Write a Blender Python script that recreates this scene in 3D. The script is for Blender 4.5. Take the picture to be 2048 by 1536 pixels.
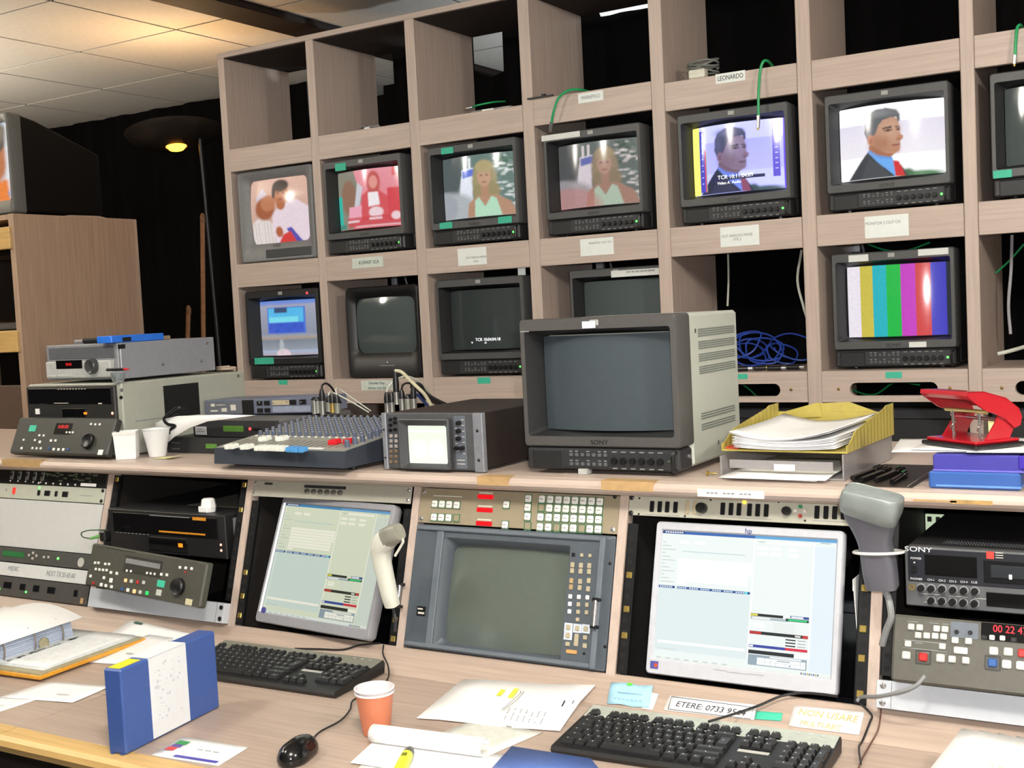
import bpy, bmesh, math, random
import numpy as np
from mathutils import Matrix, Vector

random.seed(7)
for _o in list(bpy.data.objects):
    bpy.data.objects.remove(_o, do_unlink=True)
SC = bpy.context.scene
COL = SC.collection

# ------------------------------------------------------------------ camera
F_PX = 2389.17
YAW, PITCH, ROLL = math.radians(31.29429), math.radians(3.571925), math.radians(-2.877264)
CAM = np.array([1.222055, -3.451565, 1.47])
_cy, _sy, _cp, _sp = math.cos(YAW), math.sin(YAW), math.cos(PITCH), math.sin(PITCH)
CF = np.array([-_sy * _cp, _cy * _cp, -_sp])
_R = np.array([_cy, _sy, 0.0])
_U = np.cross(_R, CF)
CR = math.cos(ROLL) * _R + math.sin(ROLL) * _U
CU = -math.sin(ROLL) * _R + math.cos(ROLL) * _U
cd = bpy.data.cameras.new('camera')
cam = bpy.data.objects.new('camera', cd)
COL.objects.link(cam)
cd.sensor_width = 36.0
cd.lens = F_PX / 2048 * 36.0
cd.clip_start = 0.05
cam.matrix_world = Matrix(((CR[0], CU[0], -CF[0], CAM[0]), (CR[1], CU[1], -CF[1], CAM[1]),
                           (CR[2], CU[2], -CF[2], CAM[2]), (0, 0, 0, 1)))
SC.camera = cam

# ------------------------------------------------------------------ light, exposure
SC.view_settings.view_transform = 'Standard'
SC.view_settings.look = 'None'
SC.view_settings.gamma = 1.0
SC.view_settings.use_curve_mapping = False
SC.view_settings.exposure = 0.42
wd = bpy.data.worlds.new('world')
SC.world = wd
wd.use_nodes = True
wd.node_tree.nodes['Background'].inputs[0].default_value = (0.5, 0.55, 0.6, 1)
wd.node_tree.nodes['Background'].inputs[1].default_value = 0.02


def area(name, loc, size, power, col, rot=(0, 0, 0)):
    l = bpy.data.lights.new(name, 'AREA')
    l.shape = 'RECTANGLE'
    l.size, l.size_y = size
    l.energy = power
    l.color = col
    o = bpy.data.objects.new(name, l)
    COL.objects.link(o)
    o.location = loc
    o.rotation_euler = rot
    return o


# fluorescent ceiling fittings of the room, over and behind the photographer
LAMPS = [(0.9, -2.9), (-1.4, -2.7), (2.5, -2.3), (-3.4, -2.3)]
for (lx, ly), lw in zip(LAMPS, (72, 34, 72, 24)):
    l = bpy.data.lights.new('ceiling_light_lamp', 'POINT')
    l.energy = lw
    l.color = (1.0, 0.94, 0.84)
    l.shadow_soft_size = 0.14
    o = bpy.data.objects.new('ceiling_light_lamp', l)
    COL.objects.link(o)
    o.location = (lx, ly, 2.56)
# the camera's flash, just above and beside the lens
fl = bpy.data.lights.new('camera_flash', 'POINT')
fl.energy = 84
fl.shadow_soft_size = 0.02
fl.color = (1.0, 0.97, 0.95)
flo = bpy.data.objects.new('camera_flash', fl)
COL.objects.link(flo)
flo.location = tuple(CAM + CR * 0.05 + CU * 0.06)


# ------------------------------------------------------------------ pixel -> place on a real plane
def ray(u, v):
    return CF * F_PX + CR * (u - 1024) - CU * (v - 768)


def at(u, v, **k):
    d = ray(u, v)
    (a, val), = k.items()
    i = 'xyz'.index(a)
    return CAM + d * (val - CAM[i]) / d[i]


RA = math.radians(-16.48)                      # the racks lean back
RP = np.array([0, -1.345, 1.094])
RN = np.array([0, -0.959, 0.2837])
RD = np.array([0, -0.2837, -0.959])


def rw(x, s, n=0.0):
    return RP + np.array([x, 0, 0]) + RD * s + RN * n


def rk(u, v, n=0.0):
    d = ray(u, v)
    p0 = RP + RN * n
    P = CAM + d * ((p0 - CAM) @ RN) / (d @ RN)
    return float(P[0]), float((P - RP) @ RD)


def lray(M, u, v):
    Mi = M.inverted()
    o = Mi @ Vector(CAM)
    d = Mi.to_3x3() @ Vector(ray(u, v))
    return o, d


def ly(M, u, v, y=0.0):
    """pixel -> (x, z) on the local plane y of frame M"""
    o, d = lray(M, u, v)
    p = o + d * ((y - o.y) / d.y)
    return p.x, p.z


def lz(M, u, v, z=0.0):
    o, d = lray(M, u, v)
    p = o + d * ((z - o.z) / d.z)
    return p.x, p.y


# ------------------------------------------------------------------ materials
def lin(c):
    if isinstance(c, str):
        c = c.lstrip('#')
        c = [int(c[i:i + 2], 16) / 255 for i in (0, 2, 4)]
    return tuple(x / 12.92 if x <= 0.04045 else ((x + 0.055) / 1.055) ** 2.4 for x in c[:3])


MATS = {}


def mat(name, col, rough=0.5, metal=0.0, noise=0.08, scale=(60, 60, 60), bump=0.0, emit=0.0, ecol=None,
        alpha=1.0, trans=0.0, spec=0.5, coat=0.0):
    if name in MATS:
        return MATS[name]
    m = bpy.data.materials.new(name)
    m.use_nodes = True
    nt = m.node_tree
    b = nt.nodes['Principled BSDF']
    c = lin(col)
    tc = nt.nodes.new('ShaderNodeTexCoord')
    mp = nt.nodes.new('ShaderNodeMapping')
    mp.inputs['Scale'].default_value = scale
    nz = nt.nodes.new('ShaderNodeTexNoise')
    nz.inputs['Scale'].default_value = 1.0
    nz.inputs['Detail'].default_value = 3.0
    cr = nt.nodes.new('ShaderNodeValToRGB')
    cr.color_ramp.elements[0].position = 0.3
    cr.color_ramp.elements[1].position = 0.7
    cr.color_ramp.elements[0].color = tuple(x * (1 - noise) for x in c) + (1,)
    cr.color_ramp.elements[1].color = tuple(min(1, x * (1 + noise)) for x in c) + (1,)
    nt.links.new(tc.outputs['Object'], mp.inputs['Vector'])
    nt.links.new(mp.outputs['Vector'], nz.inputs['Vector'])
    nt.links.new(nz.outputs['Fac'], cr.inputs['Fac'])
    nt.links.new(cr.outputs['Color'], b.inputs['Base Color'])
    b.inputs['Roughness'].default_value = rough
    b.inputs['Metallic'].default_value = metal
    b.inputs['Specular IOR Level'].default_value = spec
    b.inputs['Alpha'].default_value = alpha
    b.inputs['Transmission Weight'].default_value = trans
    b.inputs['Coat Weight'].default_value = coat
    if bump:
        bp = nt.nodes.new('ShaderNodeBump')
        bp.inputs['Strength'].default_value = bump
        bp.inputs['Distance'].default_value = 0.002
        nt.links.new(nz.outputs['Fac'], bp.inputs['Height'])
        nt.links.new(bp.outputs['Normal'], b.inputs['Normal'])
    if emit:
        b.inputs['Emission Color'].default_value = lin(ecol or col) + (1,)
        b.inputs['Emission Strength'].default_value = emit
    MATS[name] = m
    return m


def screen_mat(name, base, strength, rough=0.12):
    """glass face of a tube or panel: glossy, and glowing with the picture in its colour attribute"""
    if name in MATS:
        return MATS[name]
    m = mat(name, base, rough, noise=0.03)
    nt = m.node_tree
    b = nt.nodes['Principled BSDF']
    a = nt.nodes.new('ShaderNodeAttribute')
    a.attribute_name = 'picture'
    nt.links.new(a.outputs['Color'], b.inputs['Emission Color'])
    b.inputs['Emission Strength'].default_value = strength
    return m


WX = lambda: mat('wood_laminate_along', '#bcaba0', 0.42, noise=0.10, scale=(5, 130, 130), bump=0.02)
WZ = lambda: mat('wood_laminate_upright', '#bcaba0', 0.42, noise=0.10, scale=(130, 130, 5), bump=0.02)
WD = lambda: mat('desk_laminate', '#a9978a', 0.42, noise=0.12, scale=(4, 110, 110), bump=0.02)
WXL = lambda: mat('oak_lipping', '#c9a66a', 0.4, noise=0.14, scale=(6, 90, 90), bump=0.03)
WZL = lambda: mat('wood_side_panel', '#ab917c', 0.5, noise=0.12, scale=(90, 90, 4), bump=0.02)
PAPER = lambda: mat('white_paper', '#ececec', 0.7, noise=0.02)
BLK = lambda: mat('black_plastic', '#161618', 0.4, noise=0.15)
CHAR = lambda: mat('charcoal_plastic', '#3a3b3d', 0.45, noise=0.08)
DGREY = lambda: mat('dark_grey_plastic', '#4c4d4f', 0.5, noise=0.08)
STEEL = lambda: mat('bright_steel', '#c9c9cc', 0.25, 0.9, noise=0.05)
TEAL = lambda: mat('teal_tape', '#3bb596', 0.6, noise=0.04)
INK = lambda: mat('black_ink', '#2a2a30', 0.6, noise=0.05)
GINK = lambda: mat('grey_ink', '#8d9092', 0.6, noise=0.05)
WKEY = lambda: mat('white_key', '#e4e4e0', 0.45, noise=0.03)
GREENC = lambda: mat('green_cable', '#1f9d5c', 0.4, noise=0.05)
WCABLE = lambda: mat('white_cable', '#c5c8bd', 0.5, noise=0.05)


# ------------------------------------------------------------------ mesh builder
def rrect(x0, x1, z0, z1, r=0.004, n=4):
    r = max(0.0005, min(r, (x1 - x0) / 2 - 1e-4, (z1 - z0) / 2 - 1e-4))
    p = []
    for cx, cz, a0 in ((x1 - r, z1 - r, 0), (x0 + r, z1 - r, 90), (x0 + r, z0 + r, 180), (x1 - r, z0 + r, 270)):
        for i in range(n + 1):
            a = math.radians(a0 + 90 * i / n)
            p.append((cx + r * math.cos(a), cz + r * math.sin(a)))
    return p


def smooth_path(pts, k=8):
    P = [np.array(p, float) for p in pts]
    if len(P) < 3:
        return P
    P = [2 * P[0] - P[1]] + P + [2 * P[-1] - P[-2]]
    out = []
    for i in range(1, len(P) - 2):
        for j in range(k):
            t = j / k
            out.append(0.5 * ((2 * P[i]) + (-P[i - 1] + P[i + 1]) * t + (2 * P[i - 1] - 5 * P[i] + 4 * P[i + 1] - P[i + 2]) * t * t
                              + (-P[i - 1] + 3 * P[i] - 3 * P[i + 1] + P[i + 2]) * t ** 3))
    out.append(P[-2])
    return out


class B:
    def __init__(s):
        s.v, s.f = [], []

    def add(s, v, f):
        o = len(s.v)
        s.v += [tuple(p) for p in v]
        s.f += [tuple(i + o for i in q) for q in f]
        return s

    def box(s, x0, x1, y0, y1, z0, z1, b=0.0):
        x0, x1 = min(x0, x1), max(x0, x1)
        y0, y1 = min(y0, y1), max(y0, y1)
        z0, z1 = min(z0, z1), max(z0, z1)
        b = min(b, (x1 - x0) * 0.49, (y1 - y0) * 0.49, (z1 - z0) * 0.49)
        if b <= 0:
            v = [(x, y, z) for z in (z0, z1) for y in (y0, y1) for x in (x0, x1)]
            return s.add(v, [(0, 2, 3, 1), (4, 5, 7, 6), (0, 1, 5, 4), (2, 6, 7, 3), (0, 4, 6, 2), (1, 3, 7, 5)])
        v, idx = [], {}
        for sx in (0, 1):
            for sy in (0, 1):
                for sz in (0, 1):
                    X = (x0, x1)[sx]; Y = (y0, y1)[sy]; Z = (z0, z1)[sz]
                    dx = b * (1 - 2 * sx); dy = b * (1 - 2 * sy); dz = b * (1 - 2 * sz)
                    for a, p in enumerate(((X, Y + dy, Z + dz), (X + dx, Y, Z + dz), (X + dx, Y + dy, Z))):
                        idx[sx, sy, sz, a] = len(v)
                        v.append(p)
        I = lambda *k: idx[k]
        f = [(I(0, 0, 0, 0), I(0, 0, 1, 0), I(0, 1, 1, 0), I(0, 1, 0, 0)), (I(1, 0, 0, 0), I(1, 1, 0, 0), I(1, 1, 1, 0), I(1, 0, 1, 0)),
             (I(0, 0, 0, 1), I(1, 0, 0, 1), I(1, 0, 1, 1), I(0, 0, 1, 1)), (I(0, 1, 0, 1), I(0, 1, 1, 1), I(1, 1, 1, 1), I(1, 1, 0, 1)),
             (I(0, 0, 0, 2), I(0, 1, 0, 2), I(1, 1, 0, 2), I(1, 0, 0, 2)), (I(0, 0, 1, 2), I(1, 0, 1, 2), I(1, 1, 1, 2), I(0, 1, 1, 2))]
        for p in (0, 1):
            for q in (0, 1):
                f.append((I(p, q, 0, 0), I(p, q, 0, 1), I(p, q, 1, 1), I(p, q, 1, 0)))
                f.append((I(p, 0, q, 0), I(p, 1, q, 0), I(p, 1, q, 2), I(p, 0, q, 2)))
                f.append((I(0, p, q, 1), I(0, p, q, 2), I(1, p, q, 2), I(1, p, q, 1)))
        for a in (0, 1):
            for c in (0, 1):
                for d in (0, 1):
                    f.append((I(a, c, d, 0), I(a, c, d, 1), I(a, c, d, 2)))
        return s.add(v, f)

    def loft(s, loops, cap0=False, cap1=False):
        n = len(loops[0])
        v = [p for l in loops for p in l]
        f = []
        for k in range(len(loops) - 1):
            for i in range(n):
                j = (i + 1) % n
                f.append((k * n + i, k * n + j, (k + 1) * n + j, (k + 1) * n + i))
        if cap0:
            f.append(tuple(range(n)))
        if cap1:
            f.append(tuple((len(loops) - 1) * n + i for i in range(n)))
        return s.add(v, f)

    def prism(s, poly, axis, d0, d1):
        """polygon in the plane normal to axis, drawn from d0 to d1 ; y: (x,z), z: (x,y), x: (y,z)"""
        put = {'y': lambda p, d: (p[0], d, p[1]), 'z': lambda p, d: (p[0], p[1], d), 'x': lambda p, d: (d, p[0], p[1])}[axis]
        return s.loft([[put(p, d0) for p in poly], [put(p, d1) for p in poly]], True, True)

    def cyl(s, p0, p1, r0, r1=None, n=14, cap=True):
        r1 = r0 if r1 is None else r1
        p0, p1 = np.array(p0, float), np.array(p1, float)
        d = p1 - p0
        d /= np.linalg.norm(d)
        a = np.cross(d, (0, 0, 1) if abs(d[2]) < 0.9 else (1, 0, 0))
        a /= np.linalg.norm(a)
        c = np.cross(d, a)
        L = [[p + r * (math.cos(t) * a + math.sin(t) * c) for t in (2 * math.pi * i / n for i in range(n))] for p, r in ((p0, r0), (p1, r1))]
        return s.loft(L, cap, cap)

    def tube(s, pts, r, n=8, k=8, closed=False):
        P = smooth_path(pts, k) if k else [np.array(p, float) for p in pts]
        L = []
        a = None
        for i, p in enumerate(P):
            d = P[min(i + 1, len(P) - 1)] - P[max(i - 1, 0)]
            d = d / (np.linalg.norm(d) + 1e-12)
            if a is None:
                a = np.cross(d, (0, 0, 1) if abs(d[2]) < 0.9 else (1, 0, 0))
            a = a - d * (a @ d)
            a /= np.linalg.norm(a)
            c = np.cross(d, a)
            L.append([p + r * (math.cos(t) * a + math.sin(t) * c) for t in (2 * math.pi * j / n for j in range(n))])
        return s.loft(L, True, True)

    def lathe(s, prof, c=(0, 0, 0), n=28, axis='z', cap0=False, cap1=False):
        L = []
        for r, h in prof:
            ring = []
            for i in range(n):
                t = 2 * math.pi * i / n
                if axis == 'z':
                    ring.append((c[0] + r * math.cos(t), c[1] + r * math.sin(t), c[2] + h))
                elif axis == 'y':
                    ring.append((c[0] + r * math.cos(t), c[1] + h, c[2] + r * math.sin(t)))
                else:
                    ring.append((c[0] + h, c[1] + r * math.cos(t), c[2] + r * math.sin(t)))
            L.append(ring)
        return s.loft(L, cap0, cap1)

    def quad(s, a, b, c, d):
        return s.add([a, b, c, d], [(0, 1, 2, 3)])

    def tf(s, M):
        s.v = [tuple(M @ Vector(p)) for p in s.v]
        return s

    def mesh(s, name):
        me = bpy.data.meshes.new(name)
        me.from_pydata([tuple(map(float, p)) for p in s.v], [], s.f)
        bm = bmesh.new()
        bm.from_mesh(me)
        bmesh.ops.recalc_face_normals(bm, faces=bm.faces)
        bm.to_mesh(me)
        bm.free()
        return me

    def obj(s, name, m, parent=None, smooth=False, label=None, kind=None):
        me = s.mesh(name)
        me.materials.append(m)
        if smooth:
            for p in me.polygons:
                p.use_smooth = True
            if smooth != 'all':
                try:
                    me.set_sharp_from_angle(angle=math.radians(40))
                except Exception:
                    pass
        return link(name, me, parent, label, kind)


def link(name, me, parent=None, label=None, kind=None, loc=None):
    o = bpy.data.objects.new(name, me)
    COL.objects.link(o)
    if parent is not None:
        o.parent = parent
    if loc is not None:
        o.location = loc
    if label:
        o['label'] = label
    if kind:
        o['kind'] = kind
    return o


def tag(o, label, cat, group=None):
    o['label'] = label
    o['category'] = cat
    if group:
        o['group'] = group
    return o


FR = {}


def thing(name, label, cat, loc, rot=None, group=None):
    o = bpy.data.objects.new(name, None)
    COL.objects.link(o)
    o.empty_display_size = 0.02
    M = Matrix.Translation(Vector([float(c) for c in loc]))
    if rot is not None:
        M = M @ (rot if isinstance(rot, Matrix) else Matrix.Rotation(rot, 4, 'Z'))
    o.matrix_world = M
    FR[o.name] = M
    tag(o, label, cat, group)
    return o


RX = Matrix.Rotation(RA, 4, 'X')


def rackthing(name, label, cat, x, s, n=0.0, group=None, rot=None):
    return thing(name, label, cat, rw(x, s, n), rot or RX, group)


def frame(o):
    return FR[o.name]


def piece(name, key, build, m, parent, loc, label=None, rot=None):
    """a small repeated part: mesh data shared between alike pieces"""
    k = (key, m.name)
    me = PIECES.get(k)
    if me is None:
        me = build().mesh(name)
        me.materials.append(m)
        PIECES[k] = me
    o = link(name, me, parent, label, None, loc)
    if rot:
        o.rotation_euler = rot
    return o


PIECES = {}


def button(parent, x, z, w, h, m, d=0.004, name='button', y=0.0, label=None):
    return piece(name, ('btn', round(w, 4), round(h, 4), round(d, 4)),
                 lambda: B().box(-w / 2, w / 2, -d, 0.001, -h / 2, h / 2, min(w, h) * 0.14), m, parent, (x, y, z), label)


def fbutton(parent, x, y, w, h, m, z=0.0, d=0.004, name='button', label=None):
    """button lying on a panel whose face is the local XY plane"""
    return piece(name, ('fbtn', round(w, 4), round(h, 4), round(d, 4)),
                 lambda: B().box(-w / 2, w / 2, -h / 2, h / 2, -0.001, d, min(w, h) * 0.14), m, parent, (x, y, z), label)


def knob(parent, x, z, r, m, d=0.012, y=0.0, name='knob', ind=True):
    o = piece(name, ('knob', round(r, 4), round(d, 4)),
              lambda: B().lathe([(r, 0.001), (r, -d * 0.6), (r * 0.85, -d), (0.0003, -d)], axis='y', n=16), m, parent, (x, y, z))
    return o


def screw(parent, x, z, r=0.0045, m=None, y=0.0):
    return piece('screw', ('screw', r), lambda: B().lathe([(r, 0.001), (r * 0.9, -0.0012), (r * 0.5, -0.0024), (0.0003, -0.0026)], axis='y', n=12),
                 m or STEEL(), parent, (x, y, z))


def led(parent, x, z, r, m, y=0.0):
    return piece('indicator_light', ('led', r), lambda: B().lathe([(r, 0.001), (r, -0.001), (r * 0.6, -0.0025), (0.0002, -0.003)], axis='y', n=10),
                 m, parent, (x, y, z))


def text(body, size, m, parent, loc, rot=(math.pi / 2, 0, 0), align='CENTER', name='lettering', ext=0.00025, wscale=1.0, shear=0.0):
    cu = bpy.data.curves.new('t', 'FONT')
    cu.body = body
    cu.size = size
    cu.align_x = align
    cu.align_y = 'CENTER'
    cu.extrude = ext
    cu.shear = shear
    cu.resolution_u = 3
    t = bpy.data.objects.new('t', cu)
    COL.objects.link(t)
    me = bpy.data.meshes.new_from_object(t)
    bpy.data.objects.remove(t)
    me.materials.clear()
    me.materials.append(m)
    if wscale != 1.0:
        for vv in me.vertices:
            vv.co.x *= wscale
    o = link(name, me, parent, None, None, loc)
    o.rotation_euler = rot
    return o


def marks(rects, m, parent, y=0.0, name='printing', t=0.0004):
    """small flat print on a front panel: rects (x0,x1,z0,z1)"""
    b = B()
    for x0, x1, z0, z1 in rects:
        b.box(x0, x1, y - t, y, z0, z1)
    return b.obj(name, m, parent, kind='stuff')


def fmarks(rects, m, parent, z=0.0, name='printing', t=0.0004):
    b = B()
    for x0, x1, y0, y1 in rects:
        b.box(x0, x1, y0, y1, z, z + t)
    return b.obj(name, m, parent, kind='stuff')


# ------------------------------------------------------------------ pictures on screens
class Pic:
    def __init__(s, w=160, h=120, bg='#000000'):
        s.w, s.h = w, h
        s.x, s.y = np.meshgrid(np.linspace(0, 1, w), np.linspace(0, 1, h))     # y from the top
        s.c = np.zeros((h, w, 3)) + np.array(lin(bg))

    def put(s, m, col):
        m = m[..., None]
        s.c = s.c * (1 - m) + np.array(lin(col)) * m
        return s

    def grad(s, top, bot, y0=0.0, y1=1.0):
        t = np.clip((s.y - y0) / (y1 - y0), 0, 1)[..., None]
        mk = ((s.y >= y0) & (s.y <= y1))[..., None]
        g = np.array(lin(top)) * (1 - t) + np.array(lin(bot)) * t
        s.c = np.where(mk, g, s.c)
        return s

    def ell(s, cx, cy, rx, ry, col, a=1.0, rot=0.0, soft=0.12):
        dx, dy = s.x - cx, s.y - cy
        c, n = math.cos(rot), math.sin(rot)
        d = np.sqrt(((dx * c + dy * n) / rx) ** 2 + ((-dx * n + dy * c) / ry) ** 2)
        return s.put(a * np.clip((1 + soft - d) / (2 * soft), 0, 1), col)

    def rect(s, x0, x1, y0, y1, col, a=1.0):
        return s.put(a * ((s.x >= x0) & (s.x < x1) & (s.y >= y0) & (s.y < y1)).astype(float), col)

    def poly(s, pts, col, a=1.0):
        m = np.zeros_like(s.x, bool)
        n = len(pts)
        for i in range(n):
            (x1, y1), (x2, y2) = pts[i], pts[(i + 1) % n]
            if y1 == y2:
                continue
            k = ((y1 > s.y) != (y2 > s.y)) & (s.x < (x2 - x1) * (s.y - y1) / (y2 - y1) + x1)
            m ^= k
        return s.put(a * m.astype(float), col)

    def blur(s, n=2):
        for _ in range(n):
            c = np.pad(s.c, ((1, 1), (1, 1), (0, 0)), 'edge')
            s.c = (c[:-2, 1:-1] + c[2:, 1:-1] + c[1:-1, :-2] + c[1:-1, 2:] + 2 * c[1:-1, 1:-1]) / 6
        return s

    def noise(s, a=0.05, seed=1):
        r = np.random.RandomState(seed)
        s.c = np.clip(s.c * (1 + a * r.randn(s.h, s.w, 1)), 0, None)
        return s


def tube_face(pic, x0, x1, z0, z1, y, bulge, m, parent, name='screen', nx=24, nz=18, vert=1.0):
    """domed glass of a picture tube"""
    if pic is not None:
        nx, nz = pic.w, pic.h
    X, Z = np.meshgrid(np.linspace(-1, 1, nx), np.linspace(-1, 1, nz))
    Y = y - bulge * (1 - (X ** 2 + vert * Z ** 2) / (1 + vert))
    V = np.stack([(x0 + x1) / 2 + X * (x1 - x0) / 2, Y, (z0 + z1) / 2 + Z * (z1 - z0) / 2], -1).reshape(-1, 3)
    i = np.arange(nx * nz).reshape(nz, nx)
    Fq = np.stack([i[:-1, :-1], i[:-1, 1:], i[1:, 1:], i[1:, :-1]], -1).reshape(-1, 4)
    me = bpy.data.meshes.new(name)
    me.from_pydata(V.tolist(), [], Fq.tolist())
    me.polygons.foreach_set('use_smooth', [True] * len(me.polygons))
    if pic is not None:
        ca = me.color_attributes.new('picture', 'FLOAT_COLOR', 'POINT')
        c = np.ones((nz, nx, 4), np.float32)
        c[..., :3] = pic.c[::-1]
        ca.data.foreach_set('color', c.ravel())
    me.materials.append(m)
    return link(name, me, parent)


def panel_screen(rects, x0, x1, z0, z1, y, m, parent, bg, name='screen'):
    """flat panel picture made of rectangles (u0,u1,v0,v1,colour) with v measured from the top"""
    V, Fq, C = [], [], []
    W, H = x1 - x0, z1 - z0
    for k, (a, b, c, d, col) in enumerate([(0, 1, 0, 1, bg)] + rects):
        yy = y - 0.00003 * (k > 0) - 0.000004 * k
        o = len(V)
        V += [(x0 + a * W, yy, z1 - d * H), (x0 + b * W, yy, z1 - d * H), (x0 + b * W, yy, z1 - c * H), (x0 + a * W, yy, z1 - c * H)]
        Fq.append((o, o + 1, o + 2, o + 3))
        C += [lin(col) + (1,)] * 4
    me = bpy.data.meshes.new(name)
    me.from_pydata(V, [], Fq)
    ca = me.color_attributes.new('picture', 'FLOAT_COLOR', 'POINT')
    ca.data.foreach_set('color', np.array(C, np.float32).ravel())
    me.materials.append(m)
    return link(name, me, parent)

# ------------------------------------------------------------------ the room
def struct(o):
    o['kind'] = 'structure'
    return o


BLKC = mat('black_cloth', '#0b0a0b', 0.95, noise=0.3, scale=(12, 12, 2), spec=0.1)
struct(B().box(-5.2, 3.4, -5.6, 2.30, -0.06, 0.0).obj('floor', mat('dark_carpet', '#4a4744', 0.95, noise=0.25, scale=(200, 200, 200))))
struct(B().box(-5.2, 3.4, 2.24, 2.30, 0, 2.72).obj('wall_back', mat('back_wall_grey', '#4a4a4c', 0.85)))
struct(B().box(-5.26, -5.2, -5.6, 2.30, 0, 2.72).obj('wall_left', mat('dark_wall', '#151413', 0.9, noise=0.1)))
WALLP = mat('painted_wall', '#8d8a84', 0.8, noise=0.05)
struct(B().box(3.4, 3.46, -5.6, 2.30, 0, 2.72).obj('wall_right', WALLP))
struct(B().box(-5.2, 3.4, -5.66, -5.6, 0, 2.72).obj('wall_front', WALLP))

ceil = struct(B().box(-5.26, 3.46, -5.66, 2.30, 2.712, 2.76).obj('ceiling', mat('ceiling_void', '#1a1613', 0.9, noise=0.1)))
TILE = mat('ceiling_tile', '#d6d2ca', 0.85, noise=0.05, scale=(40, 40, 40), bump=0.05)
xs = [-2.52 - 0.6 * k for k in range(4, -1, -1)] + [-2.2]
xr = [-2.0 + 0.6 * k for k in range(9)]
ys = [0.17 + 0.614 * k for k in range(-9, 4)] + [2.24]
for row in (xs, xr):
    for i in range(len(row) - 1):
        for j in range(len(ys) - 1):
            w, h = row[i + 1] - row[i] - 0.012, ys[j + 1] - ys[j] - 0.012
            piece('tile', ('tile', round(w, 3), round(h, 3)), lambda: B().box(-w / 2, w / 2, -h / 2, h / 2, 0, 0.014), TILE, ceil,
                  ((row[i] + row[i + 1]) / 2, (ys[j] + ys[j + 1]) / 2, 2.695))
GRID = mat('dark_grid_bar', '#3a322b', 0.8, noise=0.1)
for gx in xs + xr:
    piece('grid_bar', ('gbx',), lambda: B().box(-0.0055, 0.0055, -5.6, 2.23, 0, 0.01), GRID, ceil, (gx, 0, 2.6965))
for gy in ys[:-1]:
    piece('grid_bar', ('gby',), lambda: B().box(-5.19, 3.39, -0.0055, 0.0055, 0, 0.01), GRID, ceil, (0, gy, 2.6975))
struct(B().box(-2.19, -2.01, -5.5, 2.23, 2.672, 2.712, 0.004).obj('trim_1', mat('dark_brown_beam', '#1d100a', 0.7, noise=0.2)))
LLAB = ['fluorescent ceiling light nearest above the photographer', 'fluorescent ceiling light above the left keyboard side', 'fluorescent ceiling light at the far right of room', 'fluorescent ceiling light at the far left of room']
for lx, ly_ in LAMPS:
    t = thing('ceiling_light', LLAB[LAMPS.index((lx, ly_))], 'ceiling light', (lx, ly_, 2.65), group='ceiling lights behind the photographer')
    fb = B()
    fb.box(-0.6, -0.57, -0.3, 0.3, 0, 0.045).box(0.57, 0.6, -0.3, 0.3, 0, 0.045).box(-0.57, 0.57, -0.3, -0.27, 0, 0.045).box(-0.57, 0.57, 0.27, 0.3, 0, 0.045)
    fb.obj('frame', mat('white_metal', '#d8d8d4', 0.4), t)
    B().box(-0.57, 0.57, -0.27, 0.27, 0.03, 0.04).obj('diffuser', mat('lamp_diffuser', '#f4f2ea', 0.5, emit=1.0), t)

# black drapes hung close behind the monitor wall, with a ragged upper hem
prof = [(-2.12, 2.62), (-1.801, 2.62), (-1.80, 2.375), (-1.757, 2.375), (-1.756, 2.41), (-1.701, 2.412), (-1.70, 2.62), (-1.321, 2.62), (-1.32, 2.41),
        (-1.24, 2.375), (-1.172, 2.385), (-1.171, 2.62), (-0.79, 2.62), (-0.76, 2.525), (-0.5, 2.52), (-0.36, 2.515), (-0.30, 2.62), (1.7, 2.62)]
cb = B()
N = 150
top = []
for i in range(N + 1):
    x = -2.12 + (1.7 + 2.12) * i / N
    top.append(x)
allx = sorted(set([round(x, 4) for x in top] + [p[0] for p in prof]))
pz = sorted(prof)
vv, ff = [], []
for x in allx:
    z = float(np.interp(x, [p[0] for p in pz], [p[1] for p in pz]))
    w = 0.012 * math.sin(x * 23) + 0.008 * math.sin(x * 51 + 1)
    vv += [(x, 0.56 + w * 1.6, 0.0), (x, 0.56 + w, 1.4), (x, 0.56 + w * 0.6, z)]
for i in range(len(allx) - 1):
    a = i * 3
    ff += [(a, a + 3, a + 4, a + 1), (a + 1, a + 4, a + 5, a + 2)]
cb.add(vv, ff)
o = cb.obj('black_drape', BLKC, smooth='all')
md = o.modifiers.new('thickness', 'SOLIDIFY')
md.thickness = 0.004
tag(o, 'black cloth drape with ragged top hem hanging behind the monitor wall', 'curtain')

b = B()
vv = []
nx = 140
for i in range(nx + 1):
    x = -5.19 + (5.19 - 2.85) * i / nx
    w = 0.02 * math.sin(x * 21) + 0.012 * math.sin(x * 47 + 2)
    vv += [(x, 1.36 + w * 1.5, 0.0), (x, 1.36 + w, 1.4), (x, 1.36 + w * 0.5, 2.69)]
b.add(vv, [(3 * i + k, 3 * i + 3 + k, 3 * i + 4 + k, 3 * i + 1 + k) for i in range(nx) for k in (0, 1)])
o = b.obj('black_drape', BLKC, smooth='all')
o.modifiers.new('thickness', 'SOLIDIFY').thickness = 0.004
tag(o, 'black cloth drape reaching the ceiling behind the floor lamp and cabinet', 'curtain')
pl = thing('pendant_lamp', 'plain pendant lamp added unseen behind the black drape to light the ceiling', 'pendant lamp', (-0.45, 1.45, 2.2))  # unseen lamp added to light the ceiling tiles above the ragged hem
B().lathe([(0.03, 0.10), (0.10, 0.06), (0.12, 0.0), (0.117, 0.0), (0.098, 0.058), (0.028, 0.097)], n=24).obj('shade', mat('white_metal', '#d8d8d4', 0.4), pl, smooth=True)
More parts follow.
